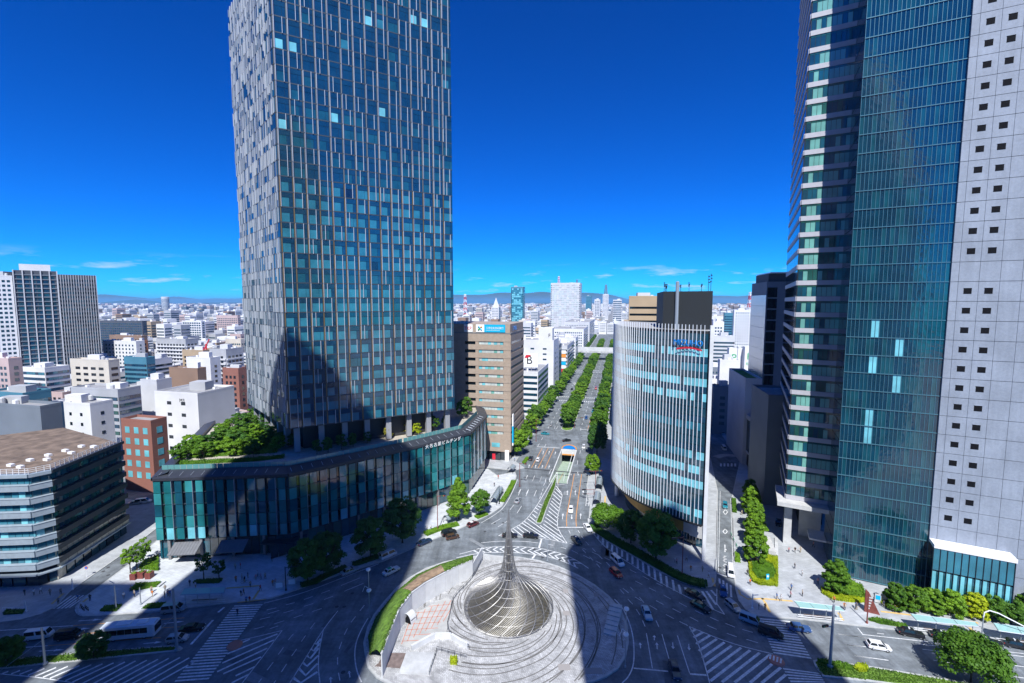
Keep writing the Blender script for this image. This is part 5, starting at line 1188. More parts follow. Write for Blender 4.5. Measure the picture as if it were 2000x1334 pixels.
island = paved('round_island', ISL, 'plaza_brick', .3, .45)
def inside(p, poly):
    c = False; n = len(poly)
    for i in range(n):
        a, b = poly[i], poly[i-1]
        if (a[1] > p[1]) != (b[1] > p[1]) and p[0] < (b[0]-a[0])*(p[1]-a[1])/(b[1]-a[1]) + a[0]: c = not c
    return c
SCX, SCY = I_([(1081, 648)])[0]
court = I_([(345, 905), (430, 700), (655, 580), (830, 440), (845, 300), (1000, 300), (1050, 345), (905, 335), (835, 470), (700, 600), (690, 720), (655, 830), (820, 940), (700, 1050), (560, 1120), (300, 1180), (100, 1000), (100, 800), (500, 350)])
jr = random.Random(6)
for i in range(22):
    th0 = i*2*math.pi/22 + jr.uniform(-.1, .1); pk = jr.uniform(.19, .29); cur_ = []; runs = []
    for k in range(70):
        th = -k*.062; r = 10.9*math.exp(pk*k*.062) + .12*math.sin(k*.5+i); p = (SCX + r*math.cos(th0+th), SCY + r*math.sin(th0+th))
        if inside(p, [lerp(q, (SCX, SCY), .03) for q in ISL]) and not inside(p, court): cur_.append(p)
        else:
            if len(cur_) > 3: runs.append(cur_)
            cur_ = []
    if len(cur_) > 3: runs.append(cur_)
    for rn in runs:
        o = stripw('paving_groove', rn, .24, 'groove', .305); o.parent = island
    if i == 0: pass
# sculpture
mat('stainless', (.4, .39, .38), .55, .85, var=.08, vscale=3); mat('mast_steel', (.1, .085, .075), .4, .7); mat('pool', (.075, .062, .03), .6, var=.3, vscale=.6)
sc_t = thing('steel_sculpture', 'spired steel rod sculpture rising from the round island plaza', 'sculpture', (SCX, SCY, .3))
prof = [(9.9, .1), (10.2, .45), (10.2, .9), (9.7, 1.7), (8.2, 3.0), (6.6, 4.2), (5.1, 5.15), (3.9, 6.0), (3.1, 6.75), (2.5, 7.5), (2.0, 8.4), (1.6, 9.6), (1.25, 11.3), (.95, 13.5), (.7, 15.7), (.45, 18.5), (.24, 21), (.05, 23)]
def prof_at(u):
    x = u*(len(prof)-1); i = min(int(x), len(prof)-2); return lerp(prof[i], prof[i+1], x-i)
# even arc length along the profile
al = [0]
for a, b in zip(prof[:-1], prof[1:]): al.append(al[-1] + math.hypot(*sub(a, b)))
def prof_s(s):
    for i in range(len(al)-1):
        if s <= al[i+1]: return lerp(prof[i], prof[i+1], (s-al[i])/(al[i+1]-al[i]))
    return prof[-1]
def strand(a0, tw, u0, u1, n=60):
    pts = []
    for k in range(n):
        u = u0 + (u1-u0)*k/(n-1); r, z = prof_s(al[-1]*u*.9995); th = a0 + tw*((1-u)**2.2); pts.append((r*math.cos(th), r*math.sin(th), z))
    return pts
for j in range(100): MB().tube(strand(2*math.pi*j/100, 2.7, 0, .93 if j % 3 == 0 else .42, 64), [.04]*40+[.03]*24, 4, cap=False).build('rod', 'stainless', sc_t)
for j in range(20): MB().tube(strand(2*math.pi*j/20, -1.5, 0, .999), [.075]*30+[.05]*30, 4, cap=False).build('rib', 'stainless', sc_t)
for k in range(14):
    r, z = prof_s(al[-1]*(.02+.068*k)); n = 56 if r > 3 else 24
    MB().tube([(r*.985*math.cos(2*math.pi*j/n), r*.985*math.sin(2*math.pi*j/n), z) for j in range(n)], .04, 4, closed=True).build('hoop', 'stainless', sc_t)
MB().lathe([(9.4, -.2), (9.4, .12)], 40).build('pool', 'pool', sc_t)
MB().lathe([(.9, .1), (.75, 6), (.62, 9), (.4, 13), (.22, 18), (.06, 22.8)], 10).build('mast', 'mast_steel', sc_t)
MB().lathe([(.05, 23), (.04, 23.8)], 6).build('tip', 'stainless', sc_t)
# vent building: white curved wall, planted bank, court
WH = 5.0
top_c = [(228, 955), (285, 800), (345, 655), (430, 545), (520, 480), (655, 408), (745, 362), (838, 325)]
top = [G(680+x/3.448, 1000+y/3.448, WH) for x, y in top_c]
vw = thing('court_wall', 'curved white concrete wall beside the steel sculpture, grass bank behind it', 'wall', (*top[3], 0))
for a, b in zip(top[:-1], top[1:]):
    f = Face(a, b, 1); L_ = f.len; n = 2
    panels('wall_panel', vw, [(f, i*L_/n+.015, (i+1)*L_/n-.015, .3, WH, -.2, 0, 'white_wall') for i in range(n)])
    panels('coping', vw, [(f, -.05, L_+.05, WH, WH+.12, -.3, .06, 'concrete_light')])
endw = top[-1]; f = Face(endw, I_([(905, 335)])[0], 1); panels('wall_panel', vw, [(f, .02, f.len, .3, WH*.8, -.25, 0, 'white_wall')])
f = Face(I_([(905, 318)])[0], I_([(1070, 345)])[0], 1); panels('low_wall', vw, [(f, 0, f.len, .3, 1.5, -.3, 0, 'concrete_light')])
outer = I_([(112, 985), (104, 850), (160, 715), (290, 552), (440, 428), (590, 362), (720, 326), (835, 306)])
mb = MB()
for i in range(len(top)-1):
    n = norm2(sub(top[i+1], top[i])); n = (-n[1]*.4, n[0]*.4); n2 = n
    A, B = (top[i][0]+n[0], top[i][1]+n[1]), (top[i+1][0]+n2[0], top[i+1][1]+n2[1]); oa, ob_ = lerp(outer[i], (SCX, SCY), .03), lerp(outer[i+1], (SCX, SCY), .03)
    seg = 6; zf = lambda u: .31 + (WH-.1)*(1-(1-u)**1.6) 
    for k in range(seg):
        u0, u1 = k/seg, (k+1)/seg
        mb.poly([(*lerp(oa, A, u0), zf(u0)), (*lerp(ob_, B, u0), zf(u0)), (*lerp(ob_, B, u1), zf(u1)), (*lerp(oa, A, u1), zf(u1))], 1 if (i in (3, 4) and k > 2) else 0)
mb.build('grass_bank', ['grass', 'bank_paving'], vw, world=True)
BANK = (top, outer)
# court floor with red joints, deck, slabs, stairs wall
ct = I_([(345, 905), (420, 705), (655, 585), (700, 600), (690, 720), (655, 830), (440, 930)])
cf = structure('court_floor', MB().prism(ct, .3, .33), 'court_paving')
for i in range(9):
    for (p, q) in (((360+i*40, 900-i*22), (430+i*45, 700-i*18)), ((350+i*18, 880-i*38), (560+i*22, 870-i*40))):
        a, b = I_([p, q]); mid_ = lerp(a, b, .5)
        if inside(a, ct) or inside(b, ct) or inside(mid_, ct):
            pts_ = [lerp(a, b, k/14) for k in range(15)]; pts_ = [p_ for p_ in pts_ if inside(p_, ct)]
            if len(pts_) > 2: stripw('red_joint', pts_, .16, 'joint_red', .335).parent = cf
wood = structure('timber_deck', MB().prism(I_([(205, 1030), (245, 960), (390, 962), (350, 1062), (180, 1050)]), .3, .4), 'deck_dark')
slab = structure('concrete_slabs', MB().prism(I_([(345, 1100), (392, 965), (590, 968), (548, 1110)]), .3, .75), 'concrete_light')
lw = thing('planter_wall', 'low white angled wall in front of the court on the island', 'wall', (*I_([(640, 880)])[0], .3))
pw_ = I_([(430, 950), (585, 865), (690, 868), (760, 915), (800, 935)])
for a, b in zip(pw_[:-1], pw_[1:]):
    f = Face(a, b, 1); panels('wall_panel', lw, [(f, 0, f.len, .3, 1.5, -.5, 0, 'white_wall')])
rl = thing('steel_railing', 'dark steel railing curving between court and sculpture plaza', 'railing', (*I_([(690, 700)])[0], .3))
rp_ = smooth2(I_([(905, 335), (835, 470), (705, 590), (690, 690), (655, 830), (820, 940)]), 2)
for z_ in (.8, 1.3): MB().tube([(*p, z_) for p in rp_], .04, 5).build('rail', 'dark_metal', rl, world=True)
for p in resample(rp_, 1.6): MB().tube([(*p, .3), (*p, 1.32)], .04, 5).build('post', 'dark_metal', rl, world=True)
rl2 = thing('steel_railing', 'dark steel railing beside the concrete slabs at the island front', 'railing', (*I_([(600, 960)])[0], .3))
rp2 = I_([(545, 1110), (600, 945), (800, 1000)])
for z_ in (.8, 1.3): MB().tube([(*p, z_) for p in rp2], .04, 5).build('rail', 'dark_metal', rl2, world=True)
for p in resample(rp2, 1.4): MB().tube([(*p, .3), (*p, 1.32)], .04, 5).build('post', 'dark_metal', rl2, world=True)
stt = thing('stair_block', 'grey concrete stair block at the right rim of the island', 'stairs', (*I_([(1810, 780)])[0], .3))
fst2 = Face(*I_([(1800, 850), (1840, 690)]), -1)
for k in range(7): panels('step', stt, [(fst2, k*1.25, k*1.25+1.2, .3, .5+k*.2, 0, 2.6, 'concrete')])
for cx, cy, sx in ((1455, 1055, 2.3), (1650, 1080, 3.4), (1470, 690, 1.4), (1465, 540, 1.2), (1670, 565, 1.2)):
    p = I_([(cx, cy)])[0]; hb = structure('ground_hatch', MB().cbox(p[0], p[1], .3, sx, 1.5, .03), 'hatch'); 
bench = thing('arched_canopy', 'small white arched vent cover against the court wall', 'vent', (*I_([(415, 745)])[0], .33), rad(60))
m = MB(); n = 10
for i in range(n):
    t0, t1 = math.pi*i/n, math.pi*(i+1)/n
    m.poly([(-.9, 1.2*math.cos(t0), 2.2*math.sin(t0)), (.9, 1.2*math.cos(t0), 2.2*math.sin(t0)), (.9, 1.2*math.cos(t1), 2.2*math.sin(t1)), (-.9, 1.2*math.cos(t1), 2.2*math.sin(t1))])
m.build('shell', 'white_wall', bench); MB().box(-.7, .7, -1.1, 1.1, 0, 1.0).build('opening', 'black', bench)
# ------------------------------------------------------------ trees and hedges
ORD = ['first', 'second', 'third', 'fourth', 'fifth', 'sixth', 'seventh', 'eighth', 'ninth', 'tenth', 'eleventh', 'twelfth', 'thirteenth', 'fourteenth', 'fifteenth', 'sixteenth', 'seventeenth', 'eighteenth', 'nineteenth']
TENS = {20: 'twent', 30: 'thirt', 40: 'fort', 50: 'fift', 60: 'sixt'}
def nth(i):
    if i < 19: return ORD[i]
    n = i + 1; t = TENS[n // 10 * 10]; return t + ('ieth' if n % 10 == 0 else 'y ' + ORD[n % 10 - 1])
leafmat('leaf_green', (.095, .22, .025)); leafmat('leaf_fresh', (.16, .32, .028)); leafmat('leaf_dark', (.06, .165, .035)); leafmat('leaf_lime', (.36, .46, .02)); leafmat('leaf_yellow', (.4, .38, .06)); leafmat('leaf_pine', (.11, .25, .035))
mat('bark', (.07, .055, .042), .9, var=.3, vscale=6)
def leaves(mb, rng, c, r, n, size):
    for _ in range(n):
        while True:
            d = Vector((rng.uniform(-1, 1), rng.uniform(-1, 1), rng.uniform(-1, 1)))
            if .05 < d.length < 1: break
        d.normalize(); k = rng.uniform(.55, 1)
        p = Vector((c[0]+d.x*r[0]*k, c[1]+d.y*r[1]*k, c[2]+d.z*r[2]*k))
        nrm = (d + Vector((rng.uniform(-.7, .7), rng.uniform(-.7, .7), rng.uniform(-.3, .9)))).normalized()
        u = nrm.orthogonal().normalized(); v = nrm.cross(u); a = rng.uniform(0, 6.3); u, v = u*math.cos(a)+v*math.sin(a), v*math.cos(a)-u*math.sin(a)
        s = size*rng.uniform(.6, 1.25); b = len(mb.v)
        mb.v += [tuple(p-u*s*.5), tuple(p+v*s*.38+u*s*.05), tuple(p+u*s*.55), tuple(p-v*s*.38+u*s*.05)]; mb.f.append((b, b+1, b+2, b+3)); mb.m.append(0)
TREE = {}
def tree_mesh(kind, var):
    key = (kind, var)
    if key in TREE: return TREE[key]
    rng = random.Random(hash(key) & 0xfff if False else sum(map(ord, kind))*7 + var*31)
    mb = MB(); tr = MB()
    if kind == 'street':   H, R, base, nc, nl, sz = 8.4, 3.7, 2.2, 56, 84, .56
    elif kind == 'big':    H, R, base, nc, nl, sz = 11.8, 5.0, 2.4, 74, 110, .6
    elif kind == 'cone':   H, R, base, nc, nl, sz = 13.4, 4.7, 1.8, 84, 100, .58
    elif kind == 'clipped': H, R, base, nc, nl, sz = 5.8, 2.3, .3, 64, 90, .4
    elif kind == 'tallclip': H, R, base, nc, nl, sz = 8.8, 2.9, .8, 76, 100, .5
    elif kind == 'umbrella': H, R, base, nc, nl, sz = 8.0, 5.4, 2.4, 90, 110, .5
    elif kind == 'small':  H, R, base, nc, nl, sz = 3.7, 1.35, .7, 30, 60, .34
    elif kind == 'pine':   H, R, base, nc, nl, sz = 4.6, 2.3, .8, 32, 80, .42
    elif kind == 'thin':   H, R, base, nc, nl, sz = 6.4, 1.9, 2.4, 26, 50, .38
    elif kind == 'ball':   H, R, base, nc, nl, sz = 4.8, 2.5, .6, 60, 80, .42
    ch = H - base; cz = base + ch*.5
    for i in range(nc):
        a = rng.uniform(0, 2*math.pi); t = rng.random()
        z = base + ch*(.06 + .9*t); u = (z-base)/ch
        if kind == 'cone': prof_r = R*(1-u)**.75*(1 if u > .12 else .75)
        elif kind == 'umbrella': prof_r = R*math.sqrt(max(0, 1-((u-.3)/.72)**2))
        elif kind in ('clipped', 'tallclip'): prof_r = R*min(1, 1.15*math.sqrt(max(0.02, 1-u**2.2)))*(.85+.3*min(u*4, .5))
        else: prof_r = R*math.sqrt(max(0.03, 1-((u-.46)/.56)**2))
        dense = kind in ('clipped', 'tallclip', 'ball')
        k = rng.uniform(.55, .92) if not dense else rng.uniform(.68, .93)
        rr_ = prof_r*k; cr_ = R*(.27 if not dense else .25)*rng.uniform(.75, 1.25)*(.6 if kind == 'cone' and u > .7 else 1)
        if kind == 'pine': cr_ *= 1.2
        leaves(mb, rng, (rr_*math.cos(a), rr_*math.sin(a), z), (cr_, cr_, cr_*(.62 if kind != 'pine' else .4)), nl, sz)
        if i % 6 == 0 and kind not in ('clipped', 'ball'):
            tr.tube([(0, 0, base*.75 + u*ch*.25), (rr_*.5*math.cos(a), rr_*.5*math.sin(a), base + (z-base)*.6), (rr_*math.cos(a), rr_*math.sin(a), z)], [.02*H*.8, .01*H, .03], 5)
    if kind in ('clipped', 'tallclip', 'ball'): leaves(mb, rng, (0, 0, cz), (R*.6, R*.6, ch*.42), 200, sz*1.6)
    tr.tube([(0, 0, -.1), (.03, 0, base*.5), (0, .02, base), (0, 0, base+ch*.55)], [.022*H+.05, .018*H+.03, .014*H, .03], 7)
    TREE[key] = (mb.mesh('crown_'+kind, 'leaf_green'), tr.mesh('trunk_'+kind, 'bark')); return TREE[key]
LEAFM = {}
def tree(kind, p, label, leaf='leaf_green', z=.14, scale=1.0, group=None, name='tree', rng=random.Random(17), cat='tree'):
    var = rng.randint(0, 2); cm_, tm = tree_mesh(kind, var)
    key = (kind, var, leaf)
    if key not in LEAFM:
        m2 = cm_.copy(); m2.materials.clear(); m2.materials.append(MATS[leaf]); LEAFM[key] = m2
    t = thing(name, label, cat, (p[0], p[1], z), rng.uniform(0, 6.28), group); s = scale*rng.uniform(.93, 1.07); t.scale = (s, s, s*rng.uniform(.94, 1.06))
    link('crown', LEAFM[key], t); link('trunk', tm, t); return t
Q_ = GC(3.177, 280, 760)
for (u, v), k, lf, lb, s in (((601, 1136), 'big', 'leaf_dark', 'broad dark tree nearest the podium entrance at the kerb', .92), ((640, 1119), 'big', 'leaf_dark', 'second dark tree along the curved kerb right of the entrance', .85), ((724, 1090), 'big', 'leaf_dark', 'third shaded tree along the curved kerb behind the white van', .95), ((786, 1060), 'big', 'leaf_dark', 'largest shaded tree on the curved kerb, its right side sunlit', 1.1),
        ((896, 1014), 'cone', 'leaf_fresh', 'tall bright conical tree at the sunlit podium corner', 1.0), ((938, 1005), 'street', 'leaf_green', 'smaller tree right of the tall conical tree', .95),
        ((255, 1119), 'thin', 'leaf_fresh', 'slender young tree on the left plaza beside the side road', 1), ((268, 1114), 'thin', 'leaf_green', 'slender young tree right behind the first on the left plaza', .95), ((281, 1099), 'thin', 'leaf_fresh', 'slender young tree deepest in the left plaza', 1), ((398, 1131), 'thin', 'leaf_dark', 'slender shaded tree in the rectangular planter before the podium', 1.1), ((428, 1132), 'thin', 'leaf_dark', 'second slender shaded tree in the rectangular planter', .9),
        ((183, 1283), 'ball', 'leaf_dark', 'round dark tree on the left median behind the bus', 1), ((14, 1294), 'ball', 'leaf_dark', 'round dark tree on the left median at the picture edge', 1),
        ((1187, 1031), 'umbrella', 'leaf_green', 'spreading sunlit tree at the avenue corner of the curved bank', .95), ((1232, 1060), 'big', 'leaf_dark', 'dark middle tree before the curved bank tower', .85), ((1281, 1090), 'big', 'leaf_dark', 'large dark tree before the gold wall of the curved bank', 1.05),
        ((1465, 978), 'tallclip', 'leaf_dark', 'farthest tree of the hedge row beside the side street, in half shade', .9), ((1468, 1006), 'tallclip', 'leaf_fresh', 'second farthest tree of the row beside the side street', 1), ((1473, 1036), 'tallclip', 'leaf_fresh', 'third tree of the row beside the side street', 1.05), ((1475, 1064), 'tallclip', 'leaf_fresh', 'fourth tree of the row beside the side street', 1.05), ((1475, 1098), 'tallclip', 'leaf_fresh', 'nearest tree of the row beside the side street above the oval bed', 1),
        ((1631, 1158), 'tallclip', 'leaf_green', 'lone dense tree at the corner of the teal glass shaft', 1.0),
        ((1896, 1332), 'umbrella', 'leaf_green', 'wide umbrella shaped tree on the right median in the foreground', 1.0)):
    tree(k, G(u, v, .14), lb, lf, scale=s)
for i, (u, v) in enumerate(((1747, 1188), (1786, 1192), (1820, 1196), (1856, 1203), (1903, 1206), (1938, 1212), (1975, 1218), (2012, 1212))):
    tree('clipped', G(u, v, .14), ['first', 'second', 'third', 'fourth', 'fifth', 'sixth', 'seventh', 'last'][i] + ' clipped tree from the red sign along the stone slab', 'leaf_lime' if i == 4 else ('leaf_green' if i in (0, 5, 6, 7) else 'leaf_fresh'), scale=[1, .98, .95, 1, .95, .95, 1, 1.2][i], group='clipped trees along the stone slab')
rt = random.Random(41)
for i, s in enumerate(list(range(199, 216, 14)) + list(range(236, 545, 11))):
    if 318 < s < 334 or 455 < s < 470: continue
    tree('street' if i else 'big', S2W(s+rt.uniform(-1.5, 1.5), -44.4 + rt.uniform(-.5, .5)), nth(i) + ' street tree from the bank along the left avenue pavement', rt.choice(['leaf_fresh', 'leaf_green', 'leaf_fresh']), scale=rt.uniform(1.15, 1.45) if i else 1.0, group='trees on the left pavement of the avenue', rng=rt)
for i, s in enumerate([250+i*7.5 for i in range(9)] + [341+i*8.5 for i in range(13)] + [476+i*9 for i in range(16)] + [645+i*12 for i in range(12)]):
    tree('street', S2W(s+rt.uniform(-1, 1), -27.2+rt.uniform(-.9, .9)), nth(i) + ' tree from the near end of the planted avenue median', rt.choice(['leaf_fresh', 'leaf_green']), scale=rt.uniform(1.05, 1.3), group='trees on the avenue median', rng=rt)
for i, s in enumerate([184, 207, 218, 229, 241, 252, 263] + list(range(274, 545, 11)) + list(range(600, 780, 14))):
    if 318 < s < 334 or 455 < s < 470: continue
    tree('street', S2W(s+rt.uniform(-1.2, 1.2), -9.3+rt.uniform(-.5, .5)), nth(i) + ' street tree from the curved bank along the right avenue pavement', rt.choice(['leaf_green', 'leaf_fresh', 'leaf_dark']), scale=(rt.uniform(1.1, 1.35) if s > 200 else .95), group='trees on the right pavement of the avenue', rng=rt)
for i, s in enumerate(range(600, 900, 15)): tree('street', S2W(s, -46), nth(i) + ' tree beyond the elevated road on the left avenue pavement', 'leaf_green', scale=1.1, group='trees beyond the elevated road', rng=rt)
ZR = ZP + .6
gp = [(363, 892), (386, 888), (398, 895), (412, 872), (428, 862), (447, 860), (440, 884), (465, 880), (485, 882), (505, 877), (545, 878), (575, 874), (470, 848), (490, 838), (508, 826), (522, 838), (430, 848), (455, 838), (480, 828), (500, 815), (418, 886), (525, 868), (375, 880), (402, 878), (455, 870), (475, 862), (500, 855), (515, 850), (535, 862), (555, 868), (440, 846), (468, 832), (492, 822), (350, 900), (460, 890), (495, 893)]
gord = sorted(range(len(gp)), key=lambda k: gp[k])
for i, (u, v) in enumerate(gp):
    tree('pine', G(u, v, ZR), nth(gord.index(i)) + ' garden tree from the left on the podium roof', ['leaf_pine', 'leaf_green', 'leaf_fresh', 'leaf_dark'][i % 4], z=ZR, scale=rt.uniform(.8, 1.25), group='roof garden trees', rng=rt)
for i, (u, v, lf) in enumerate(((619, 888, 'leaf_dark'), (641, 884, 'leaf_dark'), (667, 878, 'leaf_dark'), (690, 873, 'leaf_dark'), (717, 866, 'leaf_dark'), (758, 857, 'leaf_yellow'), (794, 848, 'leaf_yellow'), (814, 850, 'leaf_lime'), (833, 841, 'leaf_yellow'), (848, 843, 'leaf_green'), (870, 832, 'leaf_green'), (902, 818, 'leaf_green'), (912, 812, 'leaf_green'))):
    tree('small', G(u, v, ZR), nth(i) + (' small tree from the left on the tower terrace, ' + ('green leaved' if lf not in ('leaf_yellow', 'leaf_lime') else 'yellow leaved')), lf, z=ZR, scale=rt.uniform(1.15, 1.5)*(1.5 if i > 10 else 1), group='terrace trees' if lf not in ('leaf_yellow', 'leaf_lime') else 'yellow terrace trees', rng=rt)

def area2(p): return abs(sum(p[i][0]*p[i-1][1]-p[i-1][0]*p[i][1] for i in range(len(p))))/2
mat('hedge_core', (.05, .09, .02), .95, var=.4, vscale=2)
def hedge(name, pts, h, label, leaf='leaf_green', z=.14, dens=22, size=.36, cat='hedge', group=None, parent=None):
    rng = random.Random(int(abs(pts[0][0]*97)) + len(pts))
    c = (sum(p[0] for p in pts)/len(pts), sum(p[1] for p in pts)/len(pts))
    t = thing(name, label, cat, (*c, z), group=group) if parent is None else parent
    x0, x1 = min(p[0] for p in pts), max(p[0] for p in pts); y0, y1 = min(p[1] for p in pts), max(p[1] for p in pts)
    n = int(min(7000, area2(pts)*dens)); mb = MB(); k = 0; tries = 0
    while k < n and tries < n*40:
        tries += 1; p = (rng.uniform(x0, x1), rng.uniform(y0, y1))
        if not inside(p, pts): continue
        k += 1; hh = h*(.82+.25*math.sin(p[0]*1.3+p[1]*.7)*math.sin(p[1]*1.1)) ; leaves(mb, rng, (p[0]-c[0], p[1]-c[1], hh*rng.uniform(.75, 1)), (.25, .25, .12), 1, size)
    per = list(zip(pts, pts[1:]+pts[:1]))
    for a, b in per:
        L_ = math.hypot(*sub(b, a))
        for _ in range(int(L_*h*dens*.9)):
            p = lerp(a, b, rng.random()); leaves(mb, rng, (p[0]-c[0], p[1]-c[1], rng.uniform(.05, h*.9)), (.12, .12, .1), 1, size)
    o = link('foliage', mb.mesh('foliage', leaf), t); o['kind'] = 'stuff'
    b = MB().prism([((p[0]-c[0])*.97, (p[1]-c[1])*.97) for p in pts], 0, h*.66).build('branch_mass', leaf, t)
    return t

def ribbon(pts, w):
    n = len(pts); a, b = [], []
    for i, p in enumerate(pts):
        d = norm2(sub(pts[min(i+1, n-1)], pts[max(i-1, 0)])); a.append((p[0]-d[1]*w/2, p[1]+d[0]*w/2)); b.append((p[0]+d[1]*w/2, p[1]-d[0]*w/2))
    return a + b[::-1]
M_ = GC(7.41, 1440, 1020)
hedge('hedge', ribbon(E_([(640, 722), (900, 748), (1200, 782), (1500, 815), (1900, 860)]), 1.5), .8, 'bright lime hedge strip below the clipped trees', 'leaf_lime')
hedge('hedge', ribbon(E_([(620, 700), (900, 722), (1200, 752), (1500, 783), (1900, 825)]), 1.6), 1.1, 'dark green hedge behind the lime strip', 'leaf_green')
hedge('hedge', E_([(176, 600), (182, 640), (260, 690), (420, 712), (520, 712), (530, 690), (430, 680), (300, 655), (230, 620)]), .75, 'curved lime hedge at the corner by the teal shaft', 'leaf_lime')
hedge('shrub_bed', E_([(230, 615), (300, 650), (430, 678), (520, 685), (490, 600), (400, 560), (320, 590)]), 1.5, 'mixed green shrubs behind the curved lime hedge', 'leaf_fresh')
hedge('hedge', M_([(165, 560), (175, 780), (230, 880), (330, 925), (585, 938), (580, 520), (370, 480), (330, 545), (510, 640), (560, 760), (520, 850), (420, 870), (300, 850), (220, 760), (210, 620)]), .8, 'lime hedge ring round the plaza bed at the side street', 'leaf_lime')
hedge('shrub_bed', M_([(215, 625), (225, 755), (305, 845), (420, 865), (515, 845), (555, 760), (505, 645), (330, 560)]), 1.0, 'dark green shrubs inside the lime hedge ring', 'leaf_green')
hedge('hedge', ribbon(smooth2(K_([(140, 615), (200, 660), (330, 745), (500, 835), (700, 950), (880, 1050), (1000, 1090), (1085, 1105)]), 1), 2.6), 1.1, 'long dark hedge along the kerb before the curved bank', 'leaf_dark')
hedge('hedge', ribbon(K_([(1305, 400), (1312, 510)]), 1.1), .8, 'short hedge on the side street pavement', 'leaf_green')
hedge('hedge', ribbon(K_([(1330, 850), (1338, 915)]), 1.1), .9, 'second short hedge on the side street pavement by the white van', 'leaf_fresh')
Z6 = GC(3.923, 680, 760)
hedge('hedge', ribbon(Z6([(590, 1120), (720, 1070), (840, 1040)]), 2.2), .8, 'sunlit hedge at the kerb below the red pole', 'leaf_fresh')
hedge('hedge', ribbon(Z6([(980, 990), (1060, 960)]), 2), .7, 'small hedge at the kerb under the conical tree', 'leaf_fresh')
hedge('hedge', ribbon(Z6([(1180, 870), (1230, 790), (1270, 710)]), 1.6), .8, 'hedge beside the arched bus shelter', 'leaf_fresh')
hedge('hedge', ribbon(Z6([(1345, 570), (1375, 530)]), 1.4), .7, 'small hedge by the bank corner', 'leaf_fresh')
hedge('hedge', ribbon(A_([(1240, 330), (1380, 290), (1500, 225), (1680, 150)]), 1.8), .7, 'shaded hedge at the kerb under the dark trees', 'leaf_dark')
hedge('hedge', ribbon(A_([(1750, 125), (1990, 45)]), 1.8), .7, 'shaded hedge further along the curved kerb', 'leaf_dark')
hedge('hedge', A_([(190, 305), (220, 280), (475, 265), (440, 300)]), .6, 'dark planting in the rectangular planter before the podium', 'leaf_dark')
hedge('hedge', B_([(1330, 390), (1400, 330), (1650, 310), (1610, 355), (1400, 390)]), .6, 'green planting under the young trees on the left plaza', 'leaf_fresh')
hedge('hedge', B_([(1020, 605), (1090, 555), (1250, 545), (1190, 605)]), .5, 'low planting at the kerb of the left plaza', 'leaf_green')
hedge('hedge', B_([(1460, 580), (1520, 535), (1700, 520), (1640, 570)]), .5, 'low planting at the kerb beside the bus shelter', 'leaf_green')
hedge('shrub_bed', B_([(1430, 170), (1480, 100), (1620, 40), (1625, 190)]), .9, 'bright shrub bed against the left end of the podium', 'leaf_fresh')
hedge('hedge', ribbon(G and [G(350, 906, ZR), G(420, 903, ZR), G(500, 899, ZR), G(555, 893, ZR)], 2.0), .9, 'roof garden hedge along the terrace rail', 'leaf_green', z=ZR)
hedge('shrub_bed', [G(365, 896, ZR), G(540, 885, ZR), G(548, 862, ZR), G(500, 822, ZR), G(455, 838, ZR), G(400, 870, ZR)], .55, 'grassy planting between the roof garden trees', 'leaf_fresh', z=ZR)
hedge('hedge', E_([(430, 1225), (480, 1205), (530, 1215), (535, 1250), (470, 1255)]), .9, 'round clipped shrub on the right median', 'leaf_lime')
hedge('hedge', E_([(140, 1165), (200, 1170), (400, 1205), (420, 1240), (250, 1215)]), .7, 'dark shrubs at the nose of the right median', 'leaf_green')
hedge('hedge', E_([(545, 850), (600, 838), (830, 890), (845, 910), (640, 880)]), .7, 'low hedge between the bus shelters on the right', 'leaf_green')
hedge('hedge', B_([(40, 640), (60, 600), (260, 590), (230, 630)]), .5, 'low planting on the far left pavement', 'leaf_dark')
for q, lb in ((GC(3.448, 680, 1000)([(690, 1040), (690, 1000), (730, 1000), (732, 1040)]), 'single bright shrub on the island plaza'),): hedge('shrub', q, 1.2, lb, 'leaf_lime')
# loose grass on islands and bank
def tufts(name, polys, label, n, leaf='grass_blade'):
    rng = random.Random(n); mb = MB()
    for pts, zf in polys:
        x0, x1 = min(p[0] for p in pts), max(p[0] for p in pts); y0, y1 = min(p[1] for p in pts), max(p[1] for p in pts); k = 0
        for _ in range(n*12):
            if k >= n: break
            p = (rng.uniform(x0, x1), rng.uniform(y0, y1))
            if inside(p, pts): k += 1; leaves(mb, rng, (p[0], p[1], zf + .08), (.1, .1, .08), 2, .24)
    o = mb.build(name, leaf); tag(o, label, 'grass', kind='stuff')
leafmat('grass_blade', (.08, .17, .02))
tufts('grass', [(PXL([(0, 1290), (168, 1274), (345, 1263), (352, 1268), (200, 1286), (0, 1306)]), .14), (PXL([(1592, 1292), (1710, 1306), (1895, 1336), (1895, 1345), (1695, 1330), (1600, 1318)]), .14), (g3([(760, 700), (815, 705), (905, 480), (1010, 230), (1035, 70), (860, 420)]), .14)], 'uneven grass on the road medians and islands', 1500)
rng = random.Random(5); mb = MB(); top_, out_ = BANK
for i in range(len(top_)-1):
    if i in (3, 4): rg = 350
    else: rg = 900
    for _ in range(rg):
        a, u = rng.random(), rng.random()*(.5 if i in (3, 4) else 1); A = lerp(lerp(out_[i], (SCX, SCY), .03), lerp(out_[i+1], (SCX, SCY), .03), a); B = lerp(top_[i], top_[i+1], a)
        p = lerp(A, B, u); leaves(mb, rng, (p[0], p[1], .33 + (WH-.1)*(1-(1-u)**1.6)), (.12, .12, .1), 2, .3)
o = mb.build('bank_grass', 'grass_blade'); tag(o, 'long grass on the bank behind the curved court wall', 'grass', kind='stuff')
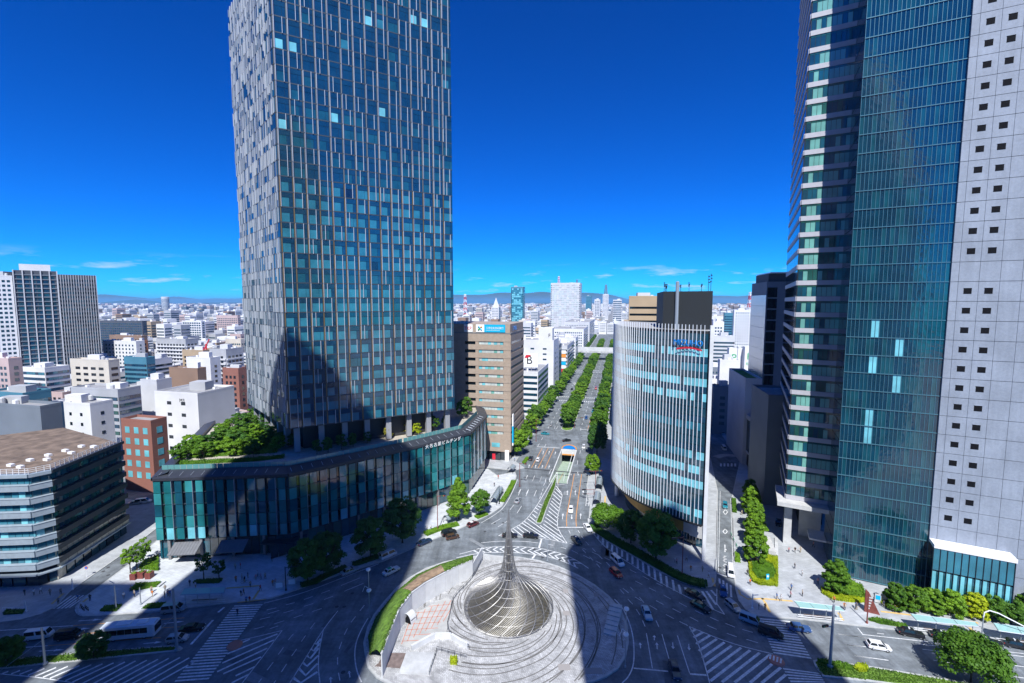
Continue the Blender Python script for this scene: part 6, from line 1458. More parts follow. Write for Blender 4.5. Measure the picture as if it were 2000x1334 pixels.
# ------------------------------------------------------------ vehicles
PAINT = {'black': (.012, .012, .014), 'white': (.72, .72, .73), 'silver': (.38, .4, .43), 'blue': (.03, .08, .22), 'red': (.42, .012, .02), 'teal': (.02, .2, .26), 'darkred': (.1, .015, .02), 'brown': (.07, .035, .02), 'paleblue': (.3, .42, .52), 'navy': (.015, .03, .07), 'orange': (.6, .2, .03), 'bus': (.6, .66, .74)}
for k, c in PAINT.items():
    m = mat('car_' + k, c, .28, .25 if k == 'silver' else 0, .5); m.node_tree.nodes['Principled BSDF'].inputs['Coat Weight'].default_value = .6; m.node_tree.nodes['Principled BSDF'].inputs['Coat Roughness'].default_value = .08
mat('car_glass', (.012, .018, .022), .05, 0, .7); mat('headlight', (.75, .77, .8), .15); mat('taillight', (.4, .01, .012), .25); mat('rim', (.45, .46, .48), .35, .8); mat('taxi_green', (.02, .36, .2), .4); mat('plate', (.7, .72, .7), .5); mat('number_green', (.05, .3, .15), .5)
# side outline of each kind: body stations (x, half width, z low, z high), cabin (x rear base, x rear roof, x front roof, x front base, roof z, belt z)
KINDS = {
 'sedan':  dict(L=4.7, W=1.72, body=[(-2.35, .70, .42, .86), (-2.2, .80, .3, .95), (-1.3, .86, .22, .97), (0, .86, .22, .95), (1.1, .86, .22, .92), (2.0, .82, .25, .82), (2.35, .66, .38, .66)], cab=(-1.75, -1.05, .35, 1.1, 1.43, .93)),
 'hatch':  dict(L=4.1, W=1.7, body=[(-2.05, .72, .4, .95), (-1.95, .81, .28, 1.0), (-1.0, .85, .22, .99), (.2, .85, .22, .97), (1.2, .84, .22, .92), (1.8, .8, .25, .8), (2.05, .66, .38, .66)], cab=(-1.98, -1.6, .45, 1.3, 1.52, .96)),
 'minivan': dict(L=4.8, W=1.76, body=[(-2.4, .76, .42, 1.05), (-2.3, .85, .28, 1.1), (-1, .88, .24, 1.08), (.5, .88, .24, 1.05), (1.6, .87, .24, 1.0), (2.15, .82, .28, .88), (2.4, .68, .4, .72)], cab=(-2.35, -2.2, .9, 1.75, 1.88, 1.04)),
 'van':    dict(L=4.7, W=1.7, body=[(-2.35, .8, .42, 1.1), (-2.3, .84, .3, 1.12), (-1, .85, .25, 1.12), (1, .85, .25, 1.1), (1.9, .84, .26, 1.05), (2.25, .8, .3, .95), (2.35, .7, .4, .8)], cab=(-2.33, -2.28, 1.55, 2.1, 1.98, 1.08)),
 'taxi':   dict(L=4.6, W=1.7, body=[(-2.3, .74, .42, .9), (-2.15, .81, .3, .97), (-1.3, .85, .22, .98), (0, .85, .22, .96), (1.1, .85, .22, .95), (2.05, .82, .26, .88), (2.3, .7, .4, .74)], cab=(-1.7, -1.25, .4, .95, 1.5, .95)),
}
CARM = {}
def loft(stations, n4):
    mb = MB()
    for x, hw, zl, zh in stations:
        zm = zl + (zh-zl)*.55
        ring = [(-hw*.82, zl), (-hw, zl+.1), (-hw*1.0, zm), (-hw*.93, zh-.06), (-hw*.82, zh), (hw*.82, zh), (hw*.93, zh-.06), (hw, zm), (hw, zl+.1), (hw*.82, zl)]
        mb.v += [(x, y, z) for y, z in ring]
    n = 10
    for i in range(len(stations)-1):
        for j in range(n): mb.f.append((i*n+j, (i+1)*n+j, (i+1)*n+(j+1) % n, i*n+(j+1) % n)); mb.m.append(0)
    mb.f.append(tuple(range(n))); mb.m.append(0); k = (len(stations)-1)*n; mb.f.append(tuple(k+j for j in reversed(range(n)))); mb.m.append(0)
    return mb
def car_meshes(kind, paint):
    key = (kind, paint)
    if key in CARM: return CARM[key]
    K = KINDS[kind]; M = {}
    mb = loft(K['body'], 10); M['body'] = mb.mesh('body', 'car_'+paint, smooth=False)
    xr, xrr, xfr, xf, zr, zb = K['cab']; wb = K['W']/2*.93; wr = K['W']/2*.72; zb2 = zb - .1
    c = MB(); P = {}
    base = [(xr, -wb), (xf, -wb), (xf, wb), (xr, wb)]; roof = [(xrr, -wr), (xfr, -wr), (xfr, wr), (xrr, wr)]
    c.v = [(x, y, zb2) for x, y in base] + [(x, y, zr-.05) for x, y in roof] + [(xrr+.15, -wr*.86, zr), (xfr-.2, -wr*.86, zr), (xfr-.2, wr*.86, zr), (xrr+.15, wr*.86, zr)]
    c.f = [(0, 1, 5, 4), (1, 2, 6, 5), (2, 3, 7, 6), (3, 0, 4, 7), (4, 5, 9, 8), (5, 6, 10, 9), (6, 7, 11, 10), (7, 4, 8, 11), (8, 9, 10, 11), (3, 2, 1, 0)]; c.m = [0]*10
    M['cabin'] = c.mesh('cabin', 'car_'+paint)
    def inset(q, k, off):
        q = [Vector(p) for p in q]; ce = sum(q, Vector())/4; nn = (q[1]-q[0]).cross(q[3]-q[0]).normalized()
        b = MB(); top = [ce+(p-ce)*k+nn*off for p in q]; b.poly(top); bot = [p - nn*.02 for p in top]
        for i in range(4): b.poly([bot[i], bot[(i+1) % 4], top[(i+1) % 4], top[i]])
        return b
    vb = [Vector((x, y, zb)) for x, y in base]; vr = [Vector((x, y, zr-.05)) for x, y in roof]
    def lift(i): t_ = (zb-zb2)/(zr-.05-zb2); a = Vector((*base[i], zb2)); return a + (vr[i]-a)*t_
    b4 = [lift(i) for i in range(4)]
    M['windscreen'] = inset([b4[1], b4[2], vr[2], vr[1]], .88, .012).mesh('windscreen', 'car_glass')
    M['rear_window'] = inset([b4[3], b4[0], vr[0], vr[3]], .84, .012).mesh('rear_window', 'car_glass')
    for nm, (i, j) in (('r', (0, 1)), ('l', (2, 3))):
        q = [b4[i], b4[j], vr[j], vr[i]]; mid0 = q[0].lerp(q[1], .5); mid1 = q[3].lerp(q[2], .5)
        M['side_'+nm+'1'] = inset([q[0], mid0, mid1, q[3]], .86, .012).mesh('side_window', 'car_glass'); M['side_'+nm+'2'] = inset([mid0, q[1], q[2], mid1], .86, .012).mesh('side_window', 'car_glass')
    if 'tyre' not in CARM:
        w_ = MB(); n = 14
        prf = [(.2, -.09), (.3, -.1), (.315, -.06), (.315, .06), (.3, .1), (.2, .09)]
        for r, y in prf: w_.v += [(r*math.cos(2*math.pi*j/n), y, r*math.sin(2*math.pi*j/n)) for j in range(n)]
        for i in range(len(prf)-1):
            for j in range(n): w_.f.append((i*n+j, i*n+(j+1) % n, (i+1)*n+(j+1) % n, (i+1)*n+j)); w_.m.append(0)
        CARM['tyre'] = w_.mesh('tyre', 'tyre')
        r_ = MB()
        for y in (-.085, .085): r_.v += [(.2*math.cos(2*math.pi*j/n), y, .2*math.sin(2*math.pi*j/n)) for j in range(n)]
        r_.f = [tuple(range(n)), tuple(range(2*n-1, n-1, -1))]; r_.m = [0, 0]; CARM['rim'] = r_.mesh('rim', 'rim')
        CARM['headlight'] = MB().box(-.06, .08, -.17, .17, -.06, .07).mesh('headlight', 'headlight'); CARM['taillight'] = MB().box(-.08, .05, -.15, .15, -.1, .1).mesh('taillight', 'taillight')
        CARM['lamp'] = MB().prism([(-.12, -.22), (.12, -.22), (.1, .22), (-.1, .22)], 0, .16).mesh('roof_lamp', 'headlight'); CARM['lampg'] = MB().prism([(-.12, -.22), (.12, -.22), (.1, .22), (-.1, .22)], 0, .16).mesh('roof_lamp', 'taxi_green')
        CARM['plate'] = MB().box(-.02, .02, -.17, .17, -.07, .07).mesh('number_plate', 'plate'); CARM['mirror'] = MB().box(-.06, .08, -.07, .07, -.06, .07).mesh('mirror', 'rubber')
    CARM[key] = M; return M
def car(kind, paint, p, ang, label, taxi=None, detail=True, z=.0, group=None, cat='car', name=None, roof=None):
    K = KINDS[kind]; M = car_meshes(kind, paint)
    t = thing(name or {'sedan': 'sedan_car', 'hatch': 'hatchback_car', 'minivan': 'minivan', 'van': 'van', 'taxi': 'taxi'}[kind], label, cat, (p[0], p[1], z+.008), ang, group)
    def put(nm, me, loc=(0, 0, 0), par=t, rz=0): o = link(nm, me, par); o.location = loc; o.rotation_euler = (0, 0, rz); return o
    put('body', M['body']); cb_ = put('cabin', M['cabin']); put('windscreen', M['windscreen']); put('rear_window', M['rear_window'])
    for s in ('side_r1', 'side_r2', 'side_l1', 'side_l2'): put('side_window', M[s])
    Lh, Wh = K['L']/2, K['W']/2
    for sx in (-1, 1):
        for sy in (-1, 1): wl = put('wheel', CARM['tyre'], (sx*Lh*.6, sy*(Wh-.1), .315)); put('rim', CARM['rim'], (0, 0, 0), wl)
    if detail:
        fz = K['body'][-1]; bz = K['body'][0]
        for sy in (-1, 1):
            put('headlight', CARM['headlight'], (Lh-.14, sy*(Wh-.28), fz[3]-.03)); put('taillight', CARM['taillight'], (-Lh+.08, sy*(Wh-.24), bz[3]-.12)); put('mirror', CARM['mirror'], (K['cab'][3]-.35, sy*(Wh+.06), K['cab'][5]+.05))
        put('number_plate', CARM['plate'], (Lh+.0, 0, .45)); put('number_plate', CARM['plate'], (-Lh-.0, 0, .62))
    if taxi: put('roof_lamp', CARM['lampg' if taxi == 'green' else 'lamp'], ((K['cab'][1]+K['cab'][2])/2, 0, K['cab'][4]))
    if roof:
        a = (K['cab'][1]+K['cab'][2])/2; MB().box(a-.55, a+.45, -.5, .5, K['cab'][4]+.005, K['cab'][4]+.02).build('roof_panel', roof, t)
    return t
def ang_px(u0, v0, u1, v1): a, b = G(u0, v0), G(u1, v1); return math.atan2(b[1]-a[1], b[0]-a[0])
AW = math.atan2(ES[1], ES[0]); TW = AW + math.pi
CARS = [  # kind, paint, pixel, heading pixel or angle, label, taxi lamp
 ('sedan', 'silver', 1011, 980, (1022, 958), 'silver sedan driving away up the avenue left of the hatched area', None),
 ('taxi', 'black', 996, 1049, (1030, 1049.5), 'black taxi right behind the sculpture tip', 'white'), ('taxi', 'black', 1037, 1050, (1062, 1052), 'black taxi at the stop line right of the sculpture tip', 'white'),
 ('taxi', 'black', 1126, 1059, (1140, 1074), 'black taxi entering the tower shadow at the avenue mouth', 'white'), ('sedan', 'white', 1148, 1034, (1158, 1047), 'white sedan at the kerb by the spreading tree', None),
 ('taxi', 'white', 1115, 998, (1114, 1010), 'white and blue taxi coming down the avenue between orange lines', 'white'),
 ('minivan', 'white', 1206, 1100, (1220, 1113), 'white minivan beside the striped kerb lane', None), ('hatch', 'red', 1203, 1123, (1218, 1136), 'red hatchback beside the white minivan', None),
 ('taxi', 'paleblue', 1263, 1202, (1270, 1220), 'pale blue taxi in the shade right of the island', 'white'), ('taxi', 'navy', 1318, 1314, (1324, 1334), 'dark blue taxi cut by the lower edge right of the island', None),
 ('sedan', 'black', 1358, 1166, (1376, 1176), 'black sedan at the hatched nose by the side street, the farther of two', None), ('sedan', 'black', 1369, 1189, (1388, 1199), 'black sedan next to the hatched nose, the nearer of two', None),
 ('taxi', 'blue', 1412, 1158, (1414, 1172), 'blue taxi leaving the side street over its crossing', 'white'), ('van', 'white', 1427, 1121, (1428, 1135), 'white delivery van waiting in the side street mouth', None),
 ('hatch', 'silver', 1431, 1188, (1444, 1199), 'silver hatchback turning right out of the side street', None), ('minivan', 'paleblue', 1467, 1216, (1488, 1224), 'pale minivan before the right crosswalk', None),
 ('minivan', 'black', 1505, 1241, (1530, 1249), 'black minivan on the left end of the right crosswalk', None), ('taxi', 'blue', 1560, 1231, (1584, 1234), 'slate blue sedan on the right crosswalk', None),
 ('hatch', 'white', 1716, 1267, (1745, 1272), 'white hatchback in the sun on the right road', None),
 ('taxi', 'black', 1779, 1241, (1805, 1246), 'first black taxi in the queue at the right hand shelters', 'white'), ('taxi', 'black', 1842, 1247, (1868, 1252), 'second black taxi in the queue at the right hand shelters', 'white'), ('taxi', 'black', 1928, 1258, (1950, 1262), 'third black taxi in the queue, behind the umbrella tree', 'white'), ('taxi', 'black', 1985, 1264, (2010, 1269), 'last black taxi in the queue at the right edge', 'white'),
 ('hatch', 'teal', 1416, 990, (1417, 1004), 'teal car coming down the side street', None), ('sedan', 'black', 1520, 1024, (1519, 1034), 'dark car under the canopy of the skyscraper', None),
 ('taxi', 'white', 764, 1119, (786, 1108), 'white taxi with green roof left of the island', 'green'), ('van', 'white', 758, 1088, (778, 1079), 'small white van with printed sides under the dark trees', None), ('sedan', 'silver', 683, 1119, (700, 1112), 'silver sedan at the kerb below the dark trees', None),
 ('sedan', 'navy', 829, 1062, (845, 1055), 'dark blue car parked at the shaded kerb', None), ('minivan', 'black', 877, 1044, (895, 1038), 'black minivan parked at the sunlit kerb', None), ('hatch', 'brown', 884, 1052, (903, 1048), 'brown hatchback beside the black minivan', None), ('hatch', 'darkred', 924, 1027, (938, 1021), 'dark red hatchback with white roof at the kerb', None),
 ('van', 'white', 77, 1246, (100, 1243), 'white van on the left road behind the grey pole', None), ('minivan', 'black', 136, 1246, (158, 1243.5), 'black minivan between white van and bus', None), ('minivan', 'silver', 340, 1194, (365, 1191), 'silver minivan beside the left bus shelter', None), ('hatch', 'silver', 347, 1252, (372, 1249), 'silver estate car with roof bars at the left median nose', None), ('sedan', 'black', 376, 1231, (398, 1228), 'black sedan at the left stop line', None),
 ('sedan', 'black', 1107, 862, (1120, 860.5), 'black car crossing the avenue behind the underpass arch', None), ('taxi', 'teal', 1065, 849, (1080, 850), 'teal taxi turning out of the avenue by the left trees', None), ('hatch', 'white', 1140, 875, TW, 'white car right of the underpass arch', None), ('hatch', 'white', 1051, 900, AW, 'white car waiting between orange lines', None), ('sedan', 'black', 1037, 897, AW, 'black car at the kerb by the bank', None),
 ('sedan', 'black', 1095, 822, AW, 'dark car driving away left of the median', None), ('sedan', 'silver', 1076, 831, AW, 'silver car parked under the left avenue trees', None), ('taxi', 'teal', 1158, 805, TW, 'teal taxi on the right half of the avenue', None), ('sedan', 'black', 1165, 792, TW, 'black car on the right half of the avenue behind the teal taxi', None), ('minivan', 'black', 1164, 783, TW, 'black minivan farther up the right half of the avenue', None), ('hatch', 'blue', 1145, 818, TW, 'blue car at the stop line beside the median', None), ('sedan', 'black', 1163, 837, TW, 'black car at the right stop line of the avenue', None),
 ('van', 'red', 1164, 760, TW, 'red and white truck far up the right half of the avenue', None), ('hatch', 'red', 1111, 786, AW, 'red car far up the left half of the avenue', None), ('sedan', 'black', 1117, 761, AW, 'black car on the left half of the avenue beyond the crossing', None), ('hatch', 'white', 1123, 751, AW, 'white car beyond the crossing on the left half', None), ('sedan', 'black', 1146, 735, AW, 'small black car far off beside the median', None), ('taxi', 'blue', 1166, 842, TW, 'blue taxi at the right kerb under the trees', None),
 ('sedan', 'navy', 1150, 926, TW, 'dark car in the tree shade at the right avenue kerb', None)]
for i, (u, v, k, c) in enumerate(((1422, 806, 'van', 'white'), (1422, 816, 'hatch', 'silver'), (1423, 826, 'sedan', 'white'), (1423, 836, 'van', 'white'), (1412, 848, 'sedan', 'silver'), (1425, 845, 'hatch', 'paleblue'), (1426, 856, 'van', 'white'), (1426, 867, 'van', 'paleblue'), (1414, 878, 'van', 'white'))):
    CARS.append((k, c, u, v, TW if u < 1416 else AW, ['first', 'second', 'third', 'fourth', 'fifth', 'sixth', 'seventh', 'eighth', 'nearest'][i] + ' car from the far end of the side street queue', None))
for k, c, u, v, hd, lb, tx in CARS:
    p = G(u, v); a = hd if isinstance(hd, float) else ang_px(u, v, *hd)
    car(k, c, p, a, lb, tx, detail=p[1] < 260, cat='taxi' if 'taxi' in lb else ('van' if k == 'van' else 'car'), roof='taxi_green' if 'green roof' in lb else ('car_white' if 'white roof' in lb else None))
for i, (u, v, k, c, lb) in enumerate(((266, 985, 'sedan', 'silver', 'silver car parked behind the ledged office'), (280, 983, 'minivan', 'white', 'white minivan parked behind the ledged office'))): car(k, c, G(u, v), rad(20), lb, detail=False)
# bus
bus = thing('city_bus', 'pale blue white city bus on the left road beside the median', 'bus', (*G(256, 1243), .008), ang_px(206, 1245, 302, 1236))
bm = loft([(-5.2, 1.12, .5, 2.85), (-5.1, 1.22, .32, 2.98), (-3, 1.25, .3, 3.02), (3, 1.25, .3, 3.02), (4.9, 1.24, .32, 2.98), (5.2, 1.12, .45, 2.8)], 10); bm.build('body', 'car_bus', bus)
for sy in (-1, 1):
    for i in range(6): MB().box(-4.6+i*1.42, -4.6+i*1.42+1.36, sy*1.245-.02, sy*1.245+.02, 1.35, 2.45).build('side_window', 'car_glass', bus)
MB().box(5.12, 5.24, -1.05, 1.05, 1.2, 2.6).build('windscreen', 'car_glass', bus); MB().box(-5.24, -5.12, -.95, .95, 1.5, 2.5).build('rear_window', 'car_glass', bus)
MB().box(3.95, 4.85, 1.23, 1.275, .45, 2.5).build('door', 'car_glass', bus); MB().box(-.6, .5, 1.23, 1.275, .45, 2.5).build('door', 'car_glass', bus)
for x in (-2.6, 3.2):
    for sy in (-1, 1):
        wl = link('wheel', CARM['tyre'], bus); wl.location = (x, sy*1.08, .48); wl.scale = (1.5, 1.7, 1.5); rm = link('rim', CARM['rim'], wl)
for x, l_ in ((-2.4, 2.6), (1.6, 1.8)): MB().box(x, x+l_, -.7, .7, 3.0, 3.22).build('roof_unit', 'white_metal', bus)
for sy in (-.8, .8): hl = link('headlight', CARM['headlight'], bus); hl.location = (5.16, sy, .75); tl = link('taillight', CARM['taillight'], bus); tl.location = (-5.16, sy, .9)
MB().box(4.4, 5.0, -.6, .6, 2.72, 2.95).build('route_board', 'black', bus)

# ------------------------------------------------------------ people
CLOTH = {'white': (.7, .7, .7), 'black': (.015, .015, .018), 'navy': (.02, .03, .07), 'red': (.45, .03, .03), 'grey': (.2, .2, .21), 'orange': (.6, .17, .03), 'cream': (.5, .43, .33), 'blue': (.08, .17, .4), 'beige': (.36, .29, .2), 'pink': (.55, .28, .3)}
for k, c in CLOTH.items(): mat('cloth_'+k, c, .85)
mat('skin', (.5, .3, .2), .6); mat('hair', (.012, .01, .009), .6); mat('shoe', (.02, .02, .02), .5)
def body_mesh(pose):
    st = {'walk': .28, 'stand': .03, 'stride': .4}[pose]
    J = [((0, 0, .93), .15), ((0, 0, 1.12), .14), ((0, 0, 1.36), .17), ((0, 0, 1.47), .075), ((0, 0, 1.53), .062), ((.02, 0, 1.62), .1), ((.015, 0, 1.71), .085),
         ((0, .1, .9), .1), ((st*.45, .1, .5), .068), ((st*.5-.04, .1, .1), .048), ((st*.5+.1, .1, .045), .042),
         ((0, -.1, .9), .1), ((-st*.25, -.1, .5), .068), ((-st*.75, -.1, .12), .048), ((-st*.75+.13, -.1, .045), .042),
         ((0, .2, 1.4), .07), ((-st*.4, .25, 1.13), .048), ((-st*.3+.08, .24, .9), .038), ((-st*.25+.11, .23, .8), .042),
         ((0, -.2, 1.4), .07), ((st*.4, -.25, 1.13), .048), ((st*.7+.05, -.24, .92), .038), ((st*.8+.08, -.23, .83), .042)]
    E_ = [(0, 1), (1, 2), (2, 3), (3, 4), (4, 5), (5, 6), (0, 7), (7, 8), (8, 9), (9, 10), (0, 11), (11, 12), (12, 13), (13, 14), (2, 15), (15, 16), (16, 17), (17, 18), (2, 19), (19, 20), (20, 21), (21, 22)]
    me = bpy.data.meshes.new('tmp'); me.from_pydata([j[0] for j in J], E_, []); o = bpy.data.objects.new('tmp', me); col.objects.link(o)
    sk = o.modifiers.new('s', 'SKIN'); sk.use_smooth_shade = True
    for i, j in enumerate(J): me.skin_vertices[0].data[i].radius = (j[1], j[1]*(.72 if i in (1, 2) else 1)); me.skin_vertices[0].data[i].use_root = i == 0
    o.modifiers.new('d', 'SUBSURF').levels = 1
    r = bpy.data.meshes.new_from_object(o.evaluated_get(bpy.context.evaluated_depsgraph_get())); bpy.data.objects.remove(o); bpy.data.meshes.remove(me)
    idx = []
    for p in r.polygons:
        c = p.center
        if c.z > 1.6 and (c.x < .04 or c.z > 1.7): k = 3
        elif c.z > 1.5: k = 2
        elif c.z < .1: k = 4
        elif abs(c.y) > .19 and c.z < 1.16: k = 2
        elif c.z < .93 and abs(c.y) < .19: k = 1
        else: k = 0
        idx.append(k)
    return r, idx
BOD = {k: body_mesh(k) for k in ('walk', 'stand', 'stride')}; PM = {}
for b in BOD.values(): b[0].materials.clear()
usedl = set(); rp3 = random.Random(23)
def person(p, place, top, bottom, pose='walk', ang=None, z=.14, extra=''):
    key = (pose, top, bottom)
    if key not in PM:
        me, idx = BOD[pose]; m2 = me.copy()
        for nm in ('cloth_'+top, 'cloth_'+bottom, 'skin', 'hair', 'shoe'): m2.materials.append(MATS[nm])
        m2.polygons.foreach_set('material_index', idx); PM[key] = m2
    lb = f'person in {top} top and {bottom} trousers {"standing" if pose == "stand" else "walking"} {place}{extra}'
    o = link('person', PM[key]); o.location = (p[0], p[1], z); o.rotation_euler = (0, 0, rp3.uniform(0, 6.28) if ang is None else ang); s = rp3.uniform(.95, 1.06); o.scale = (s, s, s)
    tag(o, lb, 'person', 'pedestrians ' + place)
def crowd(cv, pts, place):
    tops = ['white', 'black', 'navy', 'white', 'grey', 'red', 'cream', 'blue', 'orange', 'pink', 'beige']; bots = ['black', 'navy', 'beige', 'grey']; combos = [(a, b, c) for a in dict.fromkeys(tops) for b in bots for c in ('walk', 'stand') if a != b]; rp3.shuffle(combos)
    for q, (a, b, c) in zip(pts, combos):
        person(cv([q])[0], place, a, b, 'stride' if c == 'walk' and rp3.random() < .4 else c)
pl = [(745, 445), (835, 450), (915, 445), (830, 680), (935, 785), (780, 995), (770, 1100), (940, 1080), (570, 1130), (630, 1150), (145, 775), (1165, 905), (310, 1275), (400, 1280), (1400, 1175)]
crowd(M_, pl, 'on the plaza before the skyscraper'); person(M_([(185, 915)])[0], 'by the lime hedge ring', 'orange', 'black', 'walk')
crowd(M_, [(1550, 1270), (1715, 1260), (1100, 370), (145, 560)], 'near the right hand shelters'); crowd(E_, [(360, 770), (450, 770), (660, 750), (720, 765), (747, 785), (935, 785)], 'on the pavement by the red sign')
crowd(B_, [(1270, 475), (1380, 455), (1340, 400), (1565, 455), (1555, 415), (1695, 400), (1745, 455), (1725, 450), (925, 500), (800, 500), (830, 570), (1690, 470)], 'on the sunlit left plaza')
crowd(B_, [(600, 530), (515, 440), (625, 430), (350, 440), (420, 425), (255, 440)], 'by the shops of the ledged office')
crowd(A_, [(605, 290), (665, 270), (690, 295), (722, 250), (800, 270), (815, 235), (850, 265), (890, 260), (745, 340), (843, 375), (655, 430), (680, 415), (965, 330), (990, 315), (1220, 230), (600, 165), (650, 160), (955, 95)], 'on the shaded plaza before the podium')
crowd(A_, [(705, 490), (740, 490), (155, 330), (210, 345)], 'at the left crosswalk kerb'); person(A_([(620, 610)])[0], 'on the left crosswalk', 'navy', 'black', 'stride', z=.01)
crowd(K_, [(920, 905), (955, 985), (1050, 990), (840, 930), (825, 915), (1100, 1040)], 'on the paving before the curved bank'); crowd(K_, [(1370, 530), (1410, 905), (1395, 880)], 'on the side street pavement')
crowd(Z6, [(605, 1090), (635, 1085), (1150, 690), (1120, 750), (1275, 555), (830, 1010)], 'on the sunlit pavement by the podium corner')
# bicycles
def bicycle(p, ang, label):
    t = thing('bicycle', label, 'bicycle', (p[0], p[1], .14), ang)
    for x in (-.5, .5): MB().tube([(x+.32*math.cos(a*math.pi/7), 0, .33+.32*math.sin(a*math.pi/7)) for a in range(14)], .025, 4, closed=True).build('wheel', 'rubber', t)
    MB().tube([(-.5, 0, .33), (-.1, 0, .33), (-.2, 0, .8), (-.5, 0, .33)], .025, 4).build('frame', 'dark_metal', t); MB().tube([(-.1, 0, .33), (.38, 0, .75), (.5, 0, .33)], .025, 4).build('fork', 'dark_metal', t); MB().tube([(.36, -.25, .98), (.38, 0, .98), (.36, .25, .98)], .02, 4).build('handlebar', 'steel', t); MB().box(-.35, -.1, -.07, .07, .82, .9).build('saddle', 'rubber', t)
for q, lb in (((1225, 235), 'bicycle on the shaded plaza by the tree row'), ((1210, 225), 'second bicycle leaning near the shaded tree row'), ((690, 300), 'bicycle in the middle of the shaded plaza'), ((810, 250), 'ridden bicycle before the podium entrance')): bicycle(A_([q])[0], rp3.uniform(0, 3), lb)

# ------------------------------------------------------------ street furniture
def pole(name, label, p, h, r=.13, m='pole_grey', cat='lamp post', z=.14):
    t = thing(name, label, cat, (p[0], p[1], z)); MB().lathe([(r*1.9, 0), (r*1.8, .35), (r, .4), (r*.75, h)], 10).build('pole', m, t); return t
def arm(t, pts, m='pole_grey', r=.06): MB().tube(pts, r, 6).build('arm', m, t)
def signal(t, x, y, z, rz=0):
    b = MB().cbox(x, y, z, 1.3, .25, .45, rz).build('signal_head', 'dark_metal', t)
    for i, m in enumerate(('sign_green', 'paint_orange', 'taillight')):
        d = (i-1)*.42; c, s = math.cos(rz), math.sin(rz)
        MB().tube([(x+c*d+s*.13, y+s*d-c*.13, z+.22), (x+c*d+s*.19, y+s*d-c*.19, z+.22)], .14, 8).build('lens', m, b)
def hgt(u, v0, v1): Y = G(u, v0)[1]; return ZV(v1, Y)
t = pole('signal_pole', 'tall blue grey signal pole on the nose of the right median', G(1621, 1301, .14), hgt(1621, 1301, 1181), .28, cat='signal'); arm(t, [(0, 0, 8), (-1.4, -.3, 8.4)], r=.1); signal(t, -1.6, -.3, 8.2, .2); arm(t, [(-.1, 0, 10.8), (-.1, 0, 12)], r=.2)
t = pole('signal_pole', 'tall grey pole on the left median nose with stay', G(346, 1270, .14), hgt(346, 1270, 1150), .26, cat='signal'); arm(t, [(0, 0, 7.5), (-4.2, -1, 3.2)], r=.05)
t = pole('signal_pole', 'grey pole on the left median beside the white van', G(88, 1297, .14), hgt(88, 1297, 1226), .22, cat='signal'); arm(t, [(0, 0, 5), (-6, -3, .6)], r=.04)
def disc_lamp(label, p, h, z):
    t = pole('street_lamp', label, p, h, .1, z=z)
    for zz, k in ((h-.2, 1), (h*.56, 1.1)): MB().lathe([(.1, zz-.45), (.42*k, zz-.2), (.5*k, zz), (.42*k, zz+.2), (.1, zz+.35)], 12).build('globe', 'white_metal', t)
    arm(t, [(0, 0, h*.6), (-.8, -.2, h*.66), (-1.3, -.3, h*.55)], 'white_metal', .05)
disc_lamp('white globe lamp post at the left rim of the island', G(722, 1209), hgt(722, 1209, 1113), .3); disc_lamp('white globe lamp post at the right rim of the island', G(1221, 1306), hgt(1221, 1306, 1190), .3)
t = pole('street_lamp', 'double armed lamp post behind the island chevrons', G(1069, 1096, .3), hgt(1069, 1096, 1056), .1, z=.3)
h = hgt(1069, 1096, 1056)
for sx in (-1, 1): arm(t, [(0, 0, h*.7), (sx*.3, 0, h*1.0), (sx*1.3, 0, h*1.18), (sx*2.2, .2, h*1.2)], 'pole_grey', .06)
t = pole('street_lamp', 'curved gooseneck lamp among the right hand shelters', G(1917, 1246, .14), 4.8, .12); arm(t, [(0, 0, 4.6), (.1, 0, 5.6), (.9, -.2, 6.2), (2.2, -.8, 6.0), (7.5, -3.4, 3.6)], 'white_metal', .12)
def red_pole(label, u, v0, v1, arms, m='rust_red', z=.14, sig=True):
    h = hgt(u, v0, v1); t = pole('signal_pole', label, G(u, v0, z), h, .13, m, 'signal', z)
    for dx, dy, dz in arms:
        arm(t, [(0, 0, h-.3+dz), (dx, dy, h-.1+dz)], m, .08)
        if sig: signal(t, dx*.8, dy*.8, h-.45+dz, math.atan2(dy, dx))
    return t
red_pole('rust red signal pole on the sunlit kerb below the conical tree', 855, 1037, 968, [(2.2, .6, 0)]); red_pole('dark signal pole on the shaded plaza by the crossing', 558.6, 1153, 1107, [(5.5, 1.2, 0)], 'dark_metal'); red_pole('dark red signal pole before the curved bank', 1332, 1126, 1048, [(-3.2, -.6, 0)])
red_pole('rust red signal pole on the avenue corner by the podium', 1015, 950, 904, [(2.4, -.5, 0)]); red_pole('rust red T shaped pole at the nose of the avenue median', 1122, 835, 816, [(-5, -.6, 0), (5, 1.2, 0)]); red_pole('rust red T shaped pole at the right avenue kerb', 1163, 952, 919, [(-4, 0, 0), (2.4, .6, 0)])
red_pole('rust red sign pole under the first left avenue tree', 1047, 862, 818, [(2.6, -.5, 0)]); red_pole('thin dark pole by the arched shelter', 975, 984, 948, [], 'dark_metal'); red_pole('rust red pole at the right avenue kerb by the lane ladder', 1160, 975, 955, [(-4.5, 0, 0), (-4, 0, -1.6)])
red_pole('thin grey pole on the side street corner', 1396, 1115, 1092, [], 'pole_grey'); red_pole('white pole on the corner by the tactile paving', 1469, 1189, 1160, [(1.2, -.2, 0)], 'white_metal', sig=False); red_pole('slim grey lamp on the left plaza with a bent arm', 227, 1190, 1145, [(-1.6, .6, 1.0)], 'pole_grey', sig=False); red_pole('slim grey post on the left plaza behind the planting', 275, 1181, 1148, [], 'pole_grey')
